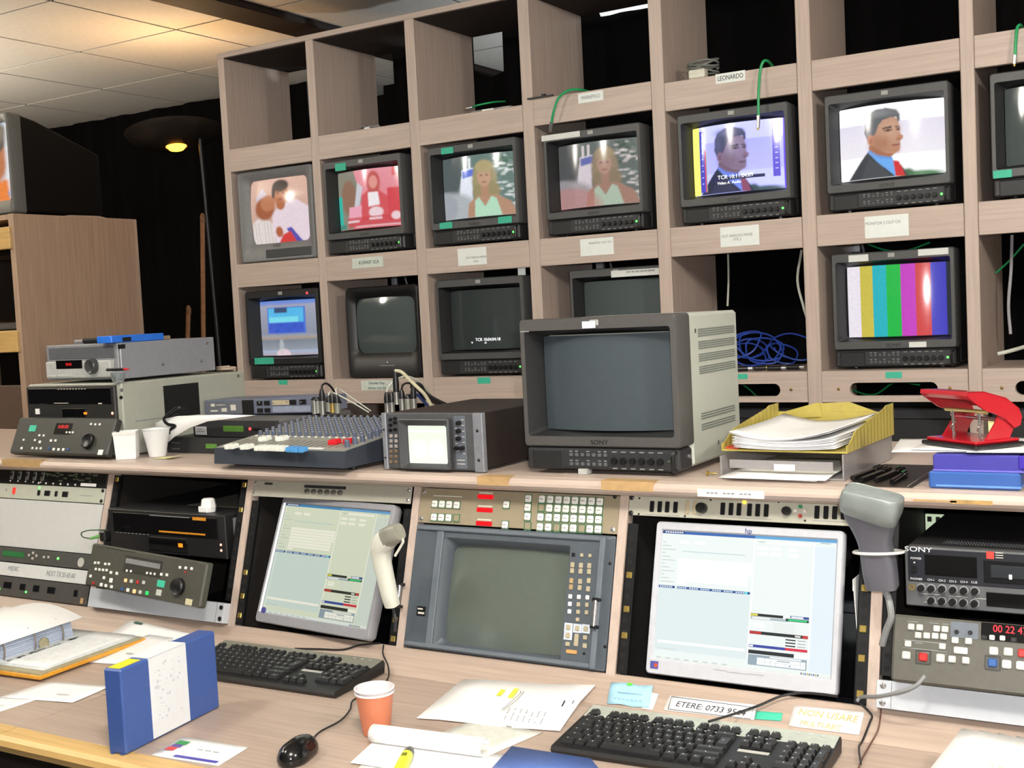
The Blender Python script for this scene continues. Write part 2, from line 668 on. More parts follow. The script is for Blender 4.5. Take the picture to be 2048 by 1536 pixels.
B().cyl((0, 0, 0.10), (0, 0, 0.494), 0.004, 0.004, 8).obj('cord', mat('black_plastic', '#161618', 0.4, noise=0.15), pl)
l = bpy.data.lights.new('pendant_bulb', 'POINT')
l.energy = 26
l.color = (0.88, 0.95, 1.0)
l.shadow_soft_size = 0.05
o = bpy.data.objects.new('pendant_bulb', l)
COL.objects.link(o)
o.location = (-0.75, 1.45, 2.14)

# ------------------------------------------------------------------ the monitor wall
DIV = [(-2.136, -2.104), (-1.693, -1.657), (-1.243, -1.203), (-0.784, -0.743), (-0.319, -0.276), (0.142, 0.184), (0.592, 0.628), (1.045, 1.083)]
ZA, ZB, ZC, ZT = (2.054, 2.141), (1.607, 1.697), (1.153, 1.244), 2.492
wall = thing('monitor_shelving', 'tall beige laminate shelving wall of cubby holes holding monitors', 'shelving', (-0.5, 0.19, 0.0))
wx = lambda x: x + 0.5
b = B()
for i, (a, c) in enumerate(DIV):
    B().box(wx(a), wx(c), -0.19, 0.185, 0.0, ZT, 0.002).obj('divider', WZ(), wall)
B().box(wx(DIV[0][0]), wx(DIV[-1][1]), -0.19, 0.185, ZT, ZT + 0.02, 0.002).obj('top_board', WX(), wall)
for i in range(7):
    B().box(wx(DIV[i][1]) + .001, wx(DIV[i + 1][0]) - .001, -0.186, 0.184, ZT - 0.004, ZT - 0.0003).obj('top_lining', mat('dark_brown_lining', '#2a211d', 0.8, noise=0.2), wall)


def slot_rail(x0, x1, z0, z1, sx0, sx1, sz0, sz1):
    n = 8
    inner = rrect(sx0, sx1, sz0, sz1, (sz1 - sz0) / 2, n)
    outer = []
    m = len(inner)
    cx, cz = (x0 + x1) / 2, (z0 + z1) / 2
    for k, (x, z) in enumerate(inner):
        q = k // (n + 1)
        i = k % (n + 1)
        t = i / n
        # walk the outer rectangle corner: quadrants ++, -+, --, +-
        X = x1 if q in (0, 3) else x0
        Z = z1 if q in (0, 1) else z0
        if q in (0, 2):
            p = (X, z + (Z - z) * min(1, t * 2)) if t < 0.5 else (x + (X - x) * min(1, (1 - t) * 2), Z)
        else:
            p = (x + (X - x) * min(1, t * 2), Z) if t < 0.5 else (X, z + (Z - z) * min(1, (1 - t) * 2))
        outer.append(p)
    L = lambda pts, y: [(p[0], y, p[1]) for p in pts]
    bb = B()
    bb.loft([L(inner, -0.19), L(outer, -0.19), L(outer, -0.17), L(inner, -0.17), L(inner, -0.19)])
    return bb


for i in range(7):
    x0, x1 = wx(DIV[i][1]), wx(DIV[i + 1][0])
    up = 0.012 if i == 3 else 0.0
    for (z0, z1), du in ((ZA, up), (ZB, 0), (ZC, 0)):
        if z0 == ZC[0] and i >= 4:
            w = x1 - x0
            slot_rail(x0 + 0.001, x1 - 0.001, z0, z1, x0 + w * 0.2, x1 - w * 0.2, z0 + 0.018, z0 + 0.056).obj('rail', WX(), wall)
            for k in (0.12, 0.88):
                screw(wall, x0 + w * k, z0 + 0.038, 0.005, mat('brass_screw', '#a98a55', 0.35, 0.8), -0.19)
        else:
            B().box(x0 + 0.001, x1 - 0.001, -0.19, -0.17, z0 + du, z1 + du, 0.0015).obj('rail', WX(), wall)
        B().box(x0 + 0.001, x1 - 0.001, -0.17, 0.18, z1 - 0.02 + du, z1 + du).obj('shelf_board', WX(), wall)

# ------------------------------------------------------------------ monitors
BODY = mat('monitor_body', '#2a2b2d', 0.5, noise=0.08)
BEZ = mat('monitor_bezel', '#4e4f50', 0.45, noise=0.05)
HOOD = mat('monitor_hood', '#232426', 0.5, noise=0.08)
STRIP = mat('monitor_strip', '#2c2d30', 0.45, noise=0.08)
DOOR = mat('monitor_door', '#1b1c1e', 0.5, noise=0.08)
CRTOFF = mat('dark_tube_glass', '#4d5657', 0.08, noise=0.02)
LABELW = mat('white_label', '#d9dcd8', 0.6, noise=0.03)
LED_G = mat('green_light', '#56ff5a', 0.4, emit=2.0)
LED_R = mat('red_light', '#ff3a40', 0.4, emit=1.5)
LED_Y = mat('amber_light', '#ffb43a', 0.4, emit=1.6)
KNOBM = mat('black_knob', '#141416', 0.35, noise=0.1)


def crt(name, label, x0, x1, z0, z1, y, depth, pic, glow, group, body=BODY, bezel=BEZ, side_vents=False, glass=None, logo='SONY', lowres=False):
    """broadcast picture monitor: hooded tube, chin, control strip"""
    W, H = x1 - x0, z1 - z0
    t = thing(name, label, 'monitor', ((x0 + x1) / 2, y, z0), group=group)
    h = W / 2
    bz = B()
    zc, zh0, zh1 = 0.165 * H, 0.235 * H, 0.925 * H
    L = lambda r, yy: [(p[0], yy, p[1]) for p in r]
    sx0, sx1, sz0, sz1, sy = -h + 0.105 * W, h - 0.075 * W, 0.285 * H, 0.865 * H, 0.045
    bz.loft([L(rrect(-h, h, zc, H, 0.008), 0.068), L(rrect(-h, h, zc, H, 0.008), 0.004), L(rrect(-h + 0.003, h - 0.003, zc + 0.003, H - 0.003, 0.007), 0.0),
             L(rrect(-h + 0.035 * W, h - 0.035 * W, zh0, zh1, 0.006), 0.0)])
    bz.obj('bezel', bezel, t, smooth=True)
    hd = B().loft([L(rrect(-h + 0.035 * W, h - 0.035 * W, zh0, zh1, 0.006), 0.0), L(rrect(sx0 - 0.008, sx1 + 0.008, sz0 - 0.008, sz1 + 0.008, 0.012), sy - 0.003),
                   L(rrect(sx0 - 0.008, sx1 + 0.008, sz0 - 0.008, sz1 + 0.008, 0.012), sy + 0.02)])
    hd.obj('hood', HOOD, t, smooth=True)
    bd = B().box(-h + 0.002, h - 0.002, 0.066, depth, 0.008, H - 0.002, 0.006)
    cab = bd.obj('cabinet', body, t)
    tube_face(pic, sx0 - 0.006, sx1 + 0.006, sz0 - 0.006, sz1 + 0.006, sy + 0.004, 0.03, glass or (screen_mat('lit_tube_%.1f' % glow, '#20242a', glow) if pic else CRTOFF), t, vert=0.06)
    st = B().box(-h + 0.004, h - 0.004, 0.002, 0.068, 0.006, zc - 0.002, 0.005)
    stp = st.obj('control_strip', STRIP, t)
    B().box(-h + 0.055 * W, -h + 0.26 * W, -0.001, 0.004, 0.02 * H, zc - 0.02 * H, 0.002).obj('door', DOOR, stp)
    bt = B()
    for r in (0.045, 0.105):
        for k in range(7):
            bx = -h + W * (0.30 + 0.037 * k)
            bt.box(bx, bx + 0.022 * W, -0.001, 0.003, r * H, (r + 0.022) * H, 0.001)
    bt.obj('small_buttons', mat('strip_buttons', '#55585a', 0.4), stp, kind='stuff')
    marks([(-h + W * (0.30 + 0.037 * k), -h + W * (0.318 + 0.037 * k), (r + 0.03) * H, (r + 0.036) * H) for r in (0.045, 0.105) for k in (0, 1, 3, 5, 6)]
          + [(-h + W * (0.575 + 0.057 * k), -h + W * (0.605 + 0.057 * k), q * H, (q + 0.006) * H) for q in (0.03, 0.135) for k in range(6)], GINK(), stp, 0.002)
    for k in range(6):
        knob(stp, -h + W * (0.59 + 0.057 * k), 0.083 * H, 0.02 * W, KNOBM, 0.008, 0.002)
    led(stp, h - 0.075 * W, 0.085 * H, 0.0035, LED_G if pic else mat('dim_light', '#3a4a3c', 0.4), 0.002)
    B().tube([(h - 0.03 * W, 0.003, 0.025 * H), (h - 0.04 * W, -0.006, 0.03 * H), (h - 0.04 * W, -0.006, 0.135 * H), (h - 0.03 * W, 0.003, 0.14 * H)], 0.004, 6, 4).obj('handle', KNOBM, stp, smooth=True)
    B().box(-0.028 * W, 0.028 * W, -0.001, 0.002, 0.945 * H, 0.982 * H, 0.001).obj('name_plate', mat('grey_plate', '#9da09e', 0.4), t)
    if logo:
        text(logo, 0.042 * H, mat('logo_dark', '#1c1c1e', 0.4), t, (0.0, -0.0004, 0.198 * H), wscale=1.15, name='logo')
    if side_vents:
        vb = B()
        for g0 in (0.60, 0.68, 0.76, 0.84):
            for k in range(4):
                zz = (g0 + 0.014 * k) * H
                vb.box(h - 0.004, h - 0.0012, depth * 0.34, depth * 0.94, zz, zz + 0.0025)
        for g0 in (0.24, 0.31):
            for k in range(3):
                zz = (g0 + 0.016 * k) * H
                vb.box(h - 0.004, h - 0.0012, depth * 0.34, depth * 0.90, zz, zz + 0.0025)
        vb.obj('vent_slots', mat('vent_dark', '#6d736e', 0.7), cab, kind='stuff')
        sm = STEEL()
        for yy, zz in ((0.10, 0.88), (0.05, 0.10), (0.20, 0.13)):
            o = B().lathe([(0.005, -0.002), (0.005, 0.001), (0.0004, 0.002)], axis='x', n=10).obj('screw', sm, cab)
            o.location = (h - 0.002, yy, zz * H)
    ft = B()
    for fx in (-h + 0.05, h - 0.05):
        for fy in (0.05, depth - 0.05):
            piece('foot', ('foot',), lambda: B().cyl((0, 0, 0), (0, 0, 0.012), 0.012, 0.012, 10), KNOBM, t, (fx, fy, -0.0))
    return t


def tape(parent, x0, x1, z0, z1, m, y=0.0, name='tape_label', t=0.0008):
    return B().box(x0, x1, y - t, y, z0, z1).obj(name, m, parent)


# pictures -----------------------------------------------------------------
def suit_pic(tint=None):
    p = Pic(176, 132, '#ffffff').grad('#ffffff', '#fbf8ff', 0, .28).grad('#dcd7e4', '#e9e4ea', .25, .72).grad('#fdfdfd', '#ffffff', .70, 1)
    p.ell(.78, 1.0, .20, .06, '#4f7d52', soft=.3).ell(.66, .97, .06, .07, '#456b48', soft=.3)
    p.poly([(.08, 1), (.15, .87), (.23, .72), (.28, .64), (.34, .64), (.50, .74), (.60, .84), (.67, 1)], '#3c3d40')
    p.poly([(.20, 1), (.30, .72), (.42, .84), (.50, 1)], '#4b4c50', .6)
    p.poly([(.28, .62), (.36, .60), (.53, .76), (.55, 1), (.50, .93), (.38, .78)], '#6aa5e6')
    p.poly([(.29, .60), (.50, .66), (.53, .76), (.40, .73)], '#5b95da')
    p.poly([(.53, .78), (.58, .79), (.61, .88), (.64, 1), (.55, 1)], '#c92d2b').ell(.655, .88, .02, .02, '#f2f2f2')
    p.poly([(.31, .44), (.55, .60), (.54, .70), (.50, .73), (.38, .68), (.30, .60)], '#a2694a')
    p.poly([(.30, .34), (.36, .22), (.50, .16), (.585, .22), (.60, .34), (.605, .42), (.625, .50), (.60, .52), (.605, .58), (.59, .66), (.54, .69), (.46, .67), (.38, .60), (.31, .52)], '#b58a70')
    p.ell(.50, .36, .09, .12, '#c79e84', .7, soft=.6).ell(.40, .54, .09, .12, '#a06a4c', .6, soft=.6).ell(.545, .63, .05, .05, '#b47a5a', .7, soft=.6)
    p.poly([(.295, .50), (.262, .38), (.265, .22), (.30, .12), (.38, .065), (.48, .06), (.57, .10), (.605, .17), (.60, .25), (.585, .27), (.575, .20), (.52, .19), (.44, .22), (.40, .28), (.37, .38), (.335, .44), (.325, .52)], '#5c5d60')
    p.ell(.40, .12, .12, .05, '#8a8b8d', .7, soft=.6).ell(.30, .28, .03, .12, '#77787a', .6, soft=.6).ell(.54, .13, .05, .04, '#6d6e70', .6, soft=.6)
    p.ell(.318, .47, .032, .072, '#b9795a').ell(.32, .48, .016, .04, '#9c5f46', .8)
    p.poly([(.43, .325), (.52, .31), (.53, .335), (.44, .345)], '#4a3a32').poly([(.56, .315), (.605, .33), (.60, .345), (.56, .335)], '#4a3a32')
    p.ell(.49, .365, .045, .018, '#6a4736', .8).ell(.49, .366, .014, .012, '#2c1e18').ell(.585, .365, .02, .014, '#4c3328')
    p.ell(.60, .47, .03, .03, '#b77c5c').ell(.585, .50, .025, .012, '#8c583f', .8).poly([(.52, .565), (.60, .56), (.60, .578), (.53, .585)], '#8a4a3e')
    p.ell(.46, .52, .02, .06, '#a4704f', .5, soft=.6)
    p.blur(2)
    if tint:
        p.c = p.c * np.array(tint)
    return p.noise(.03)


def suit_pic_blue():
    p = suit_pic()
    g = p.c.mean(-1, keepdims=True)
    p.c = p.c * np.array([.45, .45, .95]) * .75 + g * np.array([.28, .30, .58])
    p.rect(0, .085, 0, 1, '#f4f07a').rect(.085, .14, .06, .96, '#4a49c0').rect(.86, .93, .05, .82, '#5b4fd2')
    for k in range(9):
        p.rect(.105, .125, .1 + .09 * k, .115 + .09 * k, '#d8d6ff').rect(.885, .91, .1 + .075 * k, .115 + .075 * k, '#c9c2ff')
    p.rect(.14, .155, .35, .96, '#d34a78').rect(.155, .165, .40, .96, '#74c7a2')
    p.rect(.965, 1, 0, 1, '#6a4cff')
    p.rect(.22, .78, .765, .815, '#2e2f55')
    return p


def blonde_pic(warm=False):
    p = Pic(bg='#8f9a98').grad('#5d6a67', '#9aa49e', 0, 1)
    p.poly([(.3, 0), (1, 0), (1, .8), (.3, .8)], '#69807a')
    r = np.random.RandomState(3)
    for k in range(46):
        p.ell(.72 + .28 * r.rand(), .02 + .35 * r.rand(), .03, .02, ['#f2f6f4', '#4c6b5a', '#d8e0dc', '#3f6a4c'][k % 4], .8)
    for k in range(26):
        p.ell(.75 + .25 * r.rand(), .45 + .5 * r.rand(), .04, .015, ['#f2f6f4', '#8fb0a2', '#e6ece8'][k % 3], .8)
    p.poly([(.30, .22), (.46, .20), (.44, .75), (.24, .80)], '#e9eef8').poly([(.31, .24), (.46, .22), (.46, .33), (.31, .36)], '#5d75d8')
    p.rect(.33, .36, .05, .24, '#eef2f4').rect(.40, .43, .04, .22, '#eef2f4')
    p.poly([(0, 0), (.30, 0), (.30, .30), (.22, .60), (0, .62)], '#566060')
    p.ell(.1, .95, .45, .38, '#b4b9bd').ell(.02, .80, .2, .25, '#a4aab0')
    p.ell(.60, .42, .155, .32, '#a79a72').ell(.62, .60, .17, .18, '#9d9068')
    p.poly([(.36, 1), (.38, .78), (.50, .66), (.74, .66), (.90, .78), (.98, 1)], '#b98f74')
    p.poly([(.46, 1), (.47, .74), (.52, .68), (.60, .84), (.68, .68), (.74, .72), (.80, 1)], '#b9e2c4')
    p.ell(.605, .58, .05, .10, '#b88d70').ell(.60, .36, .085, .16, '#c9a184').ell(.60, .20, .11, .10, '#b5a678')
    p.ell(.565, .34, .018, .012, '#5f4a40').ell(.635, .34, .018, .012, '#5f4a40').ell(.60, .45, .035, .012, '#9c5f52')
    if warm:
        g = p.c.mean(-1, keepdims=True)
        p.c = (p.c * .75 + g * .25) * np.array([.92, .80, .80])
        p.ell(.1, .98, .45, .3, '#c8867e', .6)
    return p.blur(3).noise(.06)


def chef_pic():
    p = Pic(bg='#c9a99a').grad('#e3b8a6', '#c7a493', 0, 1)
    p.poly([(.12, .30), (.24, .14), (.32, .26), (.2, .40)], '#d9ccd8')
    p.poly([(0, 1), (.04, .66), (.20, .56), (.44, .70), (.5, 1)], '#e8dcd6')
    for k in range(9):
        for j in range(8):
            p.rect(.03 + .055 * k, .036 + .055 * k, .66, 1, '#a99a98', .5)
    p.poly([(.42, 1), (.40, .55), (.58, .42), (.80, .36), (.98, .48), (1, 1)], '#ecd9e2')
    p.ell(.28, .46, .17, .17, '#a8613f', rot=-.5).ell(.34, .38, .13, .12, '#c4805c')
    p.ell(.56, .26, .12, .17, '#c57a52').ell(.55, .14, .13, .09, '#3b2c26').ell(.44, .22, .03, .1, '#3b2c26')
    p.ell(.56, .42, .07, .08, '#b96e48')
    p.ell(.51, .25, .018, .012, '#40281e').ell(.60, .25, .018, .012, '#40281e').ell(.56, .34, .04, .012, '#8a4434')
    p.poly([(.62, .78), (.70, .76), (.86, 1), (.74, 1)], '#5a52b0').poly([(.46, 1), (.56, .86), (.68, .82), (.76, 1)], '#d8413a')
    p.ell(.50, .82, .06, .08, '#b7653f')
    return p.blur(3).noise(.06)


def redlady_pic():
    p = Pic(bg='#e88a92').grad('#ec9aa4', '#e2777f', 0, 1)
    p.poly([(0, 0), (.30, 0), (.42, .5), (.25, 1), (0, 1)], '#8c8a7a').ell(.2, .45, .14, .3, '#93705a')
    p.poly([(.36, .2), (.44, .3), (.36, .7), (.28, .72)], '#cfcfd6')
    p.rect(.0, .07, .42, .9, '#35b9a8').rect(0, .12, .9, 1, '#4a8f7c').rect(.78, .96, .35, .9, '#d8474f').rect(.85, .98, 0, .15, '#d84a54')
    p.poly([(.20, .62), (.46, .60), (.44, .86), (.18, .86)], '#f0a9bb')
    p.poly([(.40, .86), (.42, .44), (.52, .36), (.66, .36), (.78, .48), (.80, .86)], '#d9575c')
    p.ell(.60, .24, .095, .20, '#c65a55').ell(.60, .23, .06, .11, '#e79a90')
    p.poly([(.52, .40), (.66, .40), (.68, .62), (.52, .64)], '#f6eef0').ell(.62, .74, .10, .09, '#f2d6dc')
    p.rect(.16, .96, .80, .96, '#d0474c', .8).rect(.16, .36, .855, .885, '#f3dfe4', .9).rect(.52, .70, .83, .86, '#f3dfe4', .9).ell(.88, .82, .06, .07, '#f0d3d8')
    p.rect(.30, .95, .955, .97, '#f3e6e8', .8)
    return p.blur(3).noise(.06)


def studio_pic():
    p = Pic(bg='#9aa0ae').grad('#5f8ae0', '#8e9ad0', 0, .08).grad('#a7a9bb', '#8f93a4', .08, .62).grad('#b9a48f', '#8d8f96', .66, .72).grad('#7d8691', '#9aa0ab', .72, .9).grad('#a9bcd9', '#b4a9b4', .9, 1)
    p.rect(.16, .78, .12, .60, '#4b74d8').rect(.18, .76, .14, .40, '#58bdf0').rect(.30, .52, .13, .22, '#3c4f72').rect(.18, .76, .40, .58, '#3f5fd0').rect(.2, .68, .30, .40, '#7fe1f4')
    r = np.random.RandomState(5)
    for k in range(40):
        x, y = .2 + .52 * r.rand(), .42 + .14 * r.rand()
        p.rect(x, x + .02, y, y + .015, '#2f4bb8')
    p.rect(.95, 1, .1, .55, '#5cc3f0').ell(.42, .98, .12, .10, '#e9d2d8').ell(.40, .84, .04, .14, '#c9cfd2', .6)
    return p.blur(3).noise(.06)


def bars_pic():
    p = Pic(133, 96, '#000000')
    for k, c in enumerate(('#f4ecf6', '#d3c44c', '#25b9c6', '#1fbf45', '#cc3fc6', '#d8403f', '#4742c4')):
        p.rect(.01 + .135 * k, .01 + .135 * (k + 1), 0, 1, c)
    p.rect(.955, 1, 0, 1, '#2c2f38')
    return p.noise(.05)


def tcr_pic():
    p = Pic(160, 120, '#000000')
    p.poly([(.30, .87), (.33, .87), (.315, .905)], '#e8e8e8').poly([(.485, .905), (.525, .905), (.505, .87)], '#e8e8e8')
    return p


ROW2 = 'broadcast monitors in the upper row of cubby holes'
ROW3 = 'broadcast monitors in the lower row of cubby holes'
m22 = crt('broadcast_monitor', 'charcoal monitor showing a woman in red jacket on pink background', -1.645, -1.290, 1.699, 2.042, 0.0, 0.34, redlady_pic(), .68, ROW2)
m23 = crt('broadcast_monitor', 'monitor with three teal tapes, blonde presenter on a cool greenish picture', -1.175, -0.815, 1.699, 2.042, 0.0, 0.34, blonde_pic(), .7, ROW2)
m24 = crt('broadcast_monitor', 'monitor with white strip and green plug, blonde presenter in faded warm picture', -0.712, -0.362, 1.699, 2.034, 0.0, 0.34, blonde_pic(True), .62, ROW2)
m25 = crt('broadcast_monitor', 'monitor showing man in suit tinted blue with time code and scales', -0.238, 0.112, 1.699, 2.036, 0.0, 0.34, suit_pic_blue(), .82, ROW2)
m26 = crt('broadcast_monitor', 'monitor showing man in grey suit with red tie on white background', 0.218, 0.560, 1.699, 2.034, 0.0, 0.34, suit_pic(), .84, ROW2)
m27 = crt('broadcast_monitor', 'monitor cut by right edge of the picture with teal tape and dark screen', 0.665, 1.012, 1.699, 2.034, 0.0, 0.34, None, 0, ROW2)
m31 = crt('broadcast_monitor', 'black monitor showing a blue news studio picture, green sticker below', -2.072, -1.705, 1.246, 1.588, 0.0, 0.34, studio_pic(), .7, ROW3, bezel=mat('black_bezel', '#1e1e20', 0.45), logo=None)
m33 = crt('broadcast_monitor', 'dark monitor with white time code digits on its blank screen', -1.192, -0.832, 1.246, 1.584, 0.03, 0.34, tcr_pic(), .8, ROW3,
          glass=screen_mat('time_code_tube', '#3a4142', .8, .08), logo=None)
m34 = crt('broadcast_monitor', 'dark monitor with long white label on top, partly behind big monitor', -0.665, -0.322, 1.246, 1.588, 0.05, 0.34, None, 0, ROW3, logo=None)
m36 = crt('broadcast_monitor', 'monitor showing vertical colour test bars above the slotted rail', 0.210, 0.556, 1.246, 1.583, 0.045, 0.34, bars_pic(), .74, ROW3)


def px(o, u0, v0, u1, v1, m, y=-0.0012, t=0.0008, name='tape_label'):
    """rectangle stuck on the front of a thing, given by its corners as seen"""
    x0, z1 = ly(frame(o), u0, v0, y)
    x1, z0 = ly(frame(o), u1, v1, y)
    return B().box(x0, x1, y - t, y, z0, z1).obj(name, m, o)


DIG = mat('screen_digits', '#f0f0f4', 0.5, emit=0.9)
text('TCR 10:11:04:09', .0165, DIG, m25, (0.0, .0178, .1375), name='time_code', ext=.0001)
text('Video A  Audio', .012, DIG, m25, (-0.02, .0178, .1205), name='time_code', ext=.0001)
text('TCR 10:04:04:18', .0150, DIG, m33, (0.018, .0178, .124), name='time_code', ext=.0001)
px(m22, 670, 328, 692, 340, TEAL())
px(m23, 882, 297, 907, 306, TEAL())
px(m23, 879, 446, 905, 456, TEAL())
px(m23, 996, 434, 1024, 445, TEAL())
px(m27, 1986, 342, 2024, 354, TEAL())
px(m31, 509, 716, 548, 728, TEAL())
px(m24, 1083, 272, 1160, 273, LABELW, name='white_strip')
px(m36, 1697, 511, 1737, 522, LABELW)
px(m36, 1836, 499, 1897, 508, LABELW)
px(m36, 1818, 684, 1853, 694, LABELW)
led(m31, *ly(frame(m31), 614, 586, 0), 0.005, LED_R, 0.0)
o34 = px(m34, 1222, 542, 1319, 549, LABELW, name='long_label')
text('NOT IN USE UNDER REPAIR', 0.008, INK(), m34, (0.09, -0.0026, 0.325), name='lettering')

# consumer television sets ---------------------------------------------------
def tv(name, label, x0, x1, z0, z1, y, depth, pic, glow, shell, inner, group=None, glass=None, r=0.012, sz=(.20, .90), sxm=.12, back=.6):
    W, H = x1 - x0, z1 - z0
    h = W / 2
    t = thing(name, label, 'television', ((x0 + x1) / 2, y, z0), group=group)
    L = lambda rr, yy: [(p[0], yy, p[1]) for p in rr]
    a0, a1, c0, c1 = -h + sxm * W, h - sxm * W * .9, sz[0] * H, sz[1] * H
    B().loft([L(rrect(-h, h, 0, H, r), 0.06), L(rrect(-h, h, 0, H, r), 0.006), L(rrect(-h + .005, h - .005, .005, H - .005, r), 0.0),
              L(rrect(a0 - .02, a1 + .02, c0 - .02, c1 + .02, r + .01), 0.002), L(rrect(a0, a1, c0, c1, r + .008), 0.02),
              L(rrect(a0, a1, c0, c1, r + .008), 0.04)]).obj('front_shell', shell, t, smooth=True)
    B().loft([L(rrect(-h + .004, h - .004, .004, H - .004, r), 0.058), L(rrect(-h + .01, h - .01, .01, H - .02, r), 0.14),
              L(rrect(-h * back, h * back, .02, H * .72, r), depth)], True, True).obj('back_shell', inner, t, smooth=True)
    tube_face(pic, a0 - .006, a1 + .006, c0 - .006, c1 + .006, 0.036, 0.026, glass or (screen_mat('lit_tube_%.1f' % glow, '#20242a', glow) if pic else CRTOFF), t)
    return t


GSHELL = mat('grey_tv_shell', '#77797b', 0.4, noise=0.05)
m21 = tv('television_set', 'grey television showing two men in white at far left of the wall', -2.075, -1.700, 1.699, 2.046, 0.0, 0.33, chef_pic(), .68, GSHELL, BODY)
B().box(-0.06, 0.17, -0.0015, 0.004, 0.012, 0.045, 0.002).obj('flap', mat('tv_flap', '#3f4143', 0.4), m21)
text('SONY', 0.014, mat('logo_dark', '#1c1c1e', 0.4), m21, (0.0, -0.001, 0.058), name='logo')
m32 = tv('television_set', 'black rounded television with blank greenish screen', -1.577, -1.248, 1.246, 1.578, 0.0, 0.33, None, 0, mat('black_tv_shell', '#18181a', 0.4), BODY, sz=(.27, .88), sxm=.10, r=.02)
marks([(-0.02, 0.05, 0.043, 0.046)], GINK(), m32, -0.001)
screw(m32, 0.015, 0.055, 0.004)

# the television and cabinet at the far left ---------------------------------
lc = thing('equipment_cabinet', 'separate wooden equipment cabinet at far left with oak front rails', 'cabinet', (-3.3, -0.17, 0.0))
B().box(0.47, 0.50, -0.30, 0.31, 0, 1.935, 0.002).obj('side_panel', WZL(), lc)
B().box(-0.50, -0.47, -0.30, 0.31, 0, 1.935, 0.002).obj('side_panel', WZL(), lc)
for z0, z1 in ((1.80, 1.885), (1.40, 1.485), (0.98, 1.04)):
    B().box(-0.47, 0.485, -0.312, -0.292, z0, z1, 0.003).obj('front_rail', WXL(), lc)
    B().box(-0.47, 0.47, -0.292, 0.30, z1 - 0.02, z1).obj('shelf_board', WXL(), lc)
B().box(-0.47, 0.47, -0.29, 0.305, 1.915, 1.935).obj('top_board', WZL(), lc)
B().box(-0.47, 0.47, 0.29, 0.305, 0, 1.915).obj('back_panel', mat('dark_panel', '#1b1715', 0.8), lc)
B().box(-0.47, 0.47, -0.29, -0.27, 1.04, 1.27, 0.003).obj('blanking_panel', mat('brown_panel', '#5c4a3e', 0.6), lc)


def host_pic():
    p = Pic(96, 72, '#c9d6e2').grad('#b9c9da', '#d9d0c8', 0, 1)
    p.ell(.8, .45, .16, .30, '#b3714a').ell(.78, .2, .2, .2, '#2a211e').poly([(.45, 1), (.6, .78), (.95, .72), (1, 1)], '#e0803a').ell(.97, .9, .05, .05, '#3c6fb0').rect(.93, 1, 0, 1, '#dfe6ea', .5)
    return p.blur(3).noise(.06)


ltv = tv('television_set', 'large black television on the far left cabinet showing a face', -3.30, -2.805, 1.938, 2.325, -0.46, 0.52, host_pic(), .8, mat('tv_grey_bezel', '#5a5b58', 0.45), mat('tv_black_back', '#0a0a0b', 0.7, spec=.2), sz=(.14, .92), sxm=.07, back=.55)
dm = tv('television_set', 'dark switched off television inside the far left cabinet', -3.25, -2.86, 1.487, 1.79, -0.40, 0.40, None, 0, mat('tv_black_bezel', '#131314', 0.5), BODY, glass=mat('black_glass', '#14100e', 0.15), sz=(.1, .93), sxm=.06)
o = B().prism([(-0.16, 0), (-0.1, 0.012), (0.05, 0.014), (0.14, 0.0)], 'x', -0.05, 0.03).obj('folded_sheet', mat('pale_sheet', '#a89888', 0.7), None)
o.location = (-2.9, -0.05, 1.9355)
tag(o, 'thin pale folded sheet lying on top of the far left cabinet', 'sheet')

# floor lamps ----------------------------------------------------------------
DLAMP = mat('lamp_black_metal', '#17171a', 0.35, 0.3)


def uplighter(label, base, tp, dc, energy, color, size):
    """uplighter: base, pole, arm, shallow dish with a glass bulb, and its own light thrown at the ceiling"""
    lamp = thing('floor_lamp', label, 'floor lamp', (base[0], base[1], 0))
    B().lathe([(0.0005, 0.0), (0.13, 0.0), (0.13, 0.012), (0.02, 0.025), (0.0005, 0.025)], n=28).obj('base', DLAMP, lamp, smooth=True)
    B().cyl((0, 0, 0.02), tuple(tp + np.array([0, 0, -0.005])), 0.010, 0.009, 12).obj('pole', DLAMP, lamp, smooth=True)
    Mt = Matrix.Translation(Vector(dc)) @ Matrix.Rotation(math.radians(-5), 4, 'X') @ Matrix.Rotation(math.radians(-9), 4, 'Y')
    dish = B().lathe([(0.045, -0.012), (0.12, 0.0), (0.19, 0.03), (0.205, 0.05), (0.20, 0.05), (0.185, 0.033), (0.12, 0.006), (0.045, -0.006), (0.045, -0.012)], n=36).tf(Mt)
    dish.obj('dish', mat('lamp_dish', '#2b2622', 0.4, 0.2), lamp, smooth=True)
    B().lathe([(0.0005, -0.03), (0.03, -0.024), (0.042, -0.010), (0.040, 0.006), (0.0005, 0.012)], n=18).tf(Mt).obj('bulb_glass', mat('lamp_glow', '#ffb640', 0.3, emit=7.0, ecol='#ff9a2a'), lamp, smooth=True)
    B().tube([tuple(tp), tuple(tp + np.array([0.0, -0.01, 0.03])), tuple(dc + np.array([0.14, 0, 0.02]))], 0.009, 8).obj('arm', DLAMP, lamp, smooth=True)
    sl = bpy.data.lights.new('floor_lamp_bulb', 'SPOT')
    sl.energy = energy
    sl.color = color
    sl.spot_size = math.radians(size)
    sl.spot_blend = 0.6
    sl.shadow_soft_size = 0.05
    slo = bpy.data.objects.new('floor_lamp_bulb', sl)
    COL.objects.link(slo)
    slo.location = tuple(np.array(Mt @ Vector((0, 0, 0.06))) + base)
    slo.rotation_euler = (math.pi, 0, 0)
    return lamp


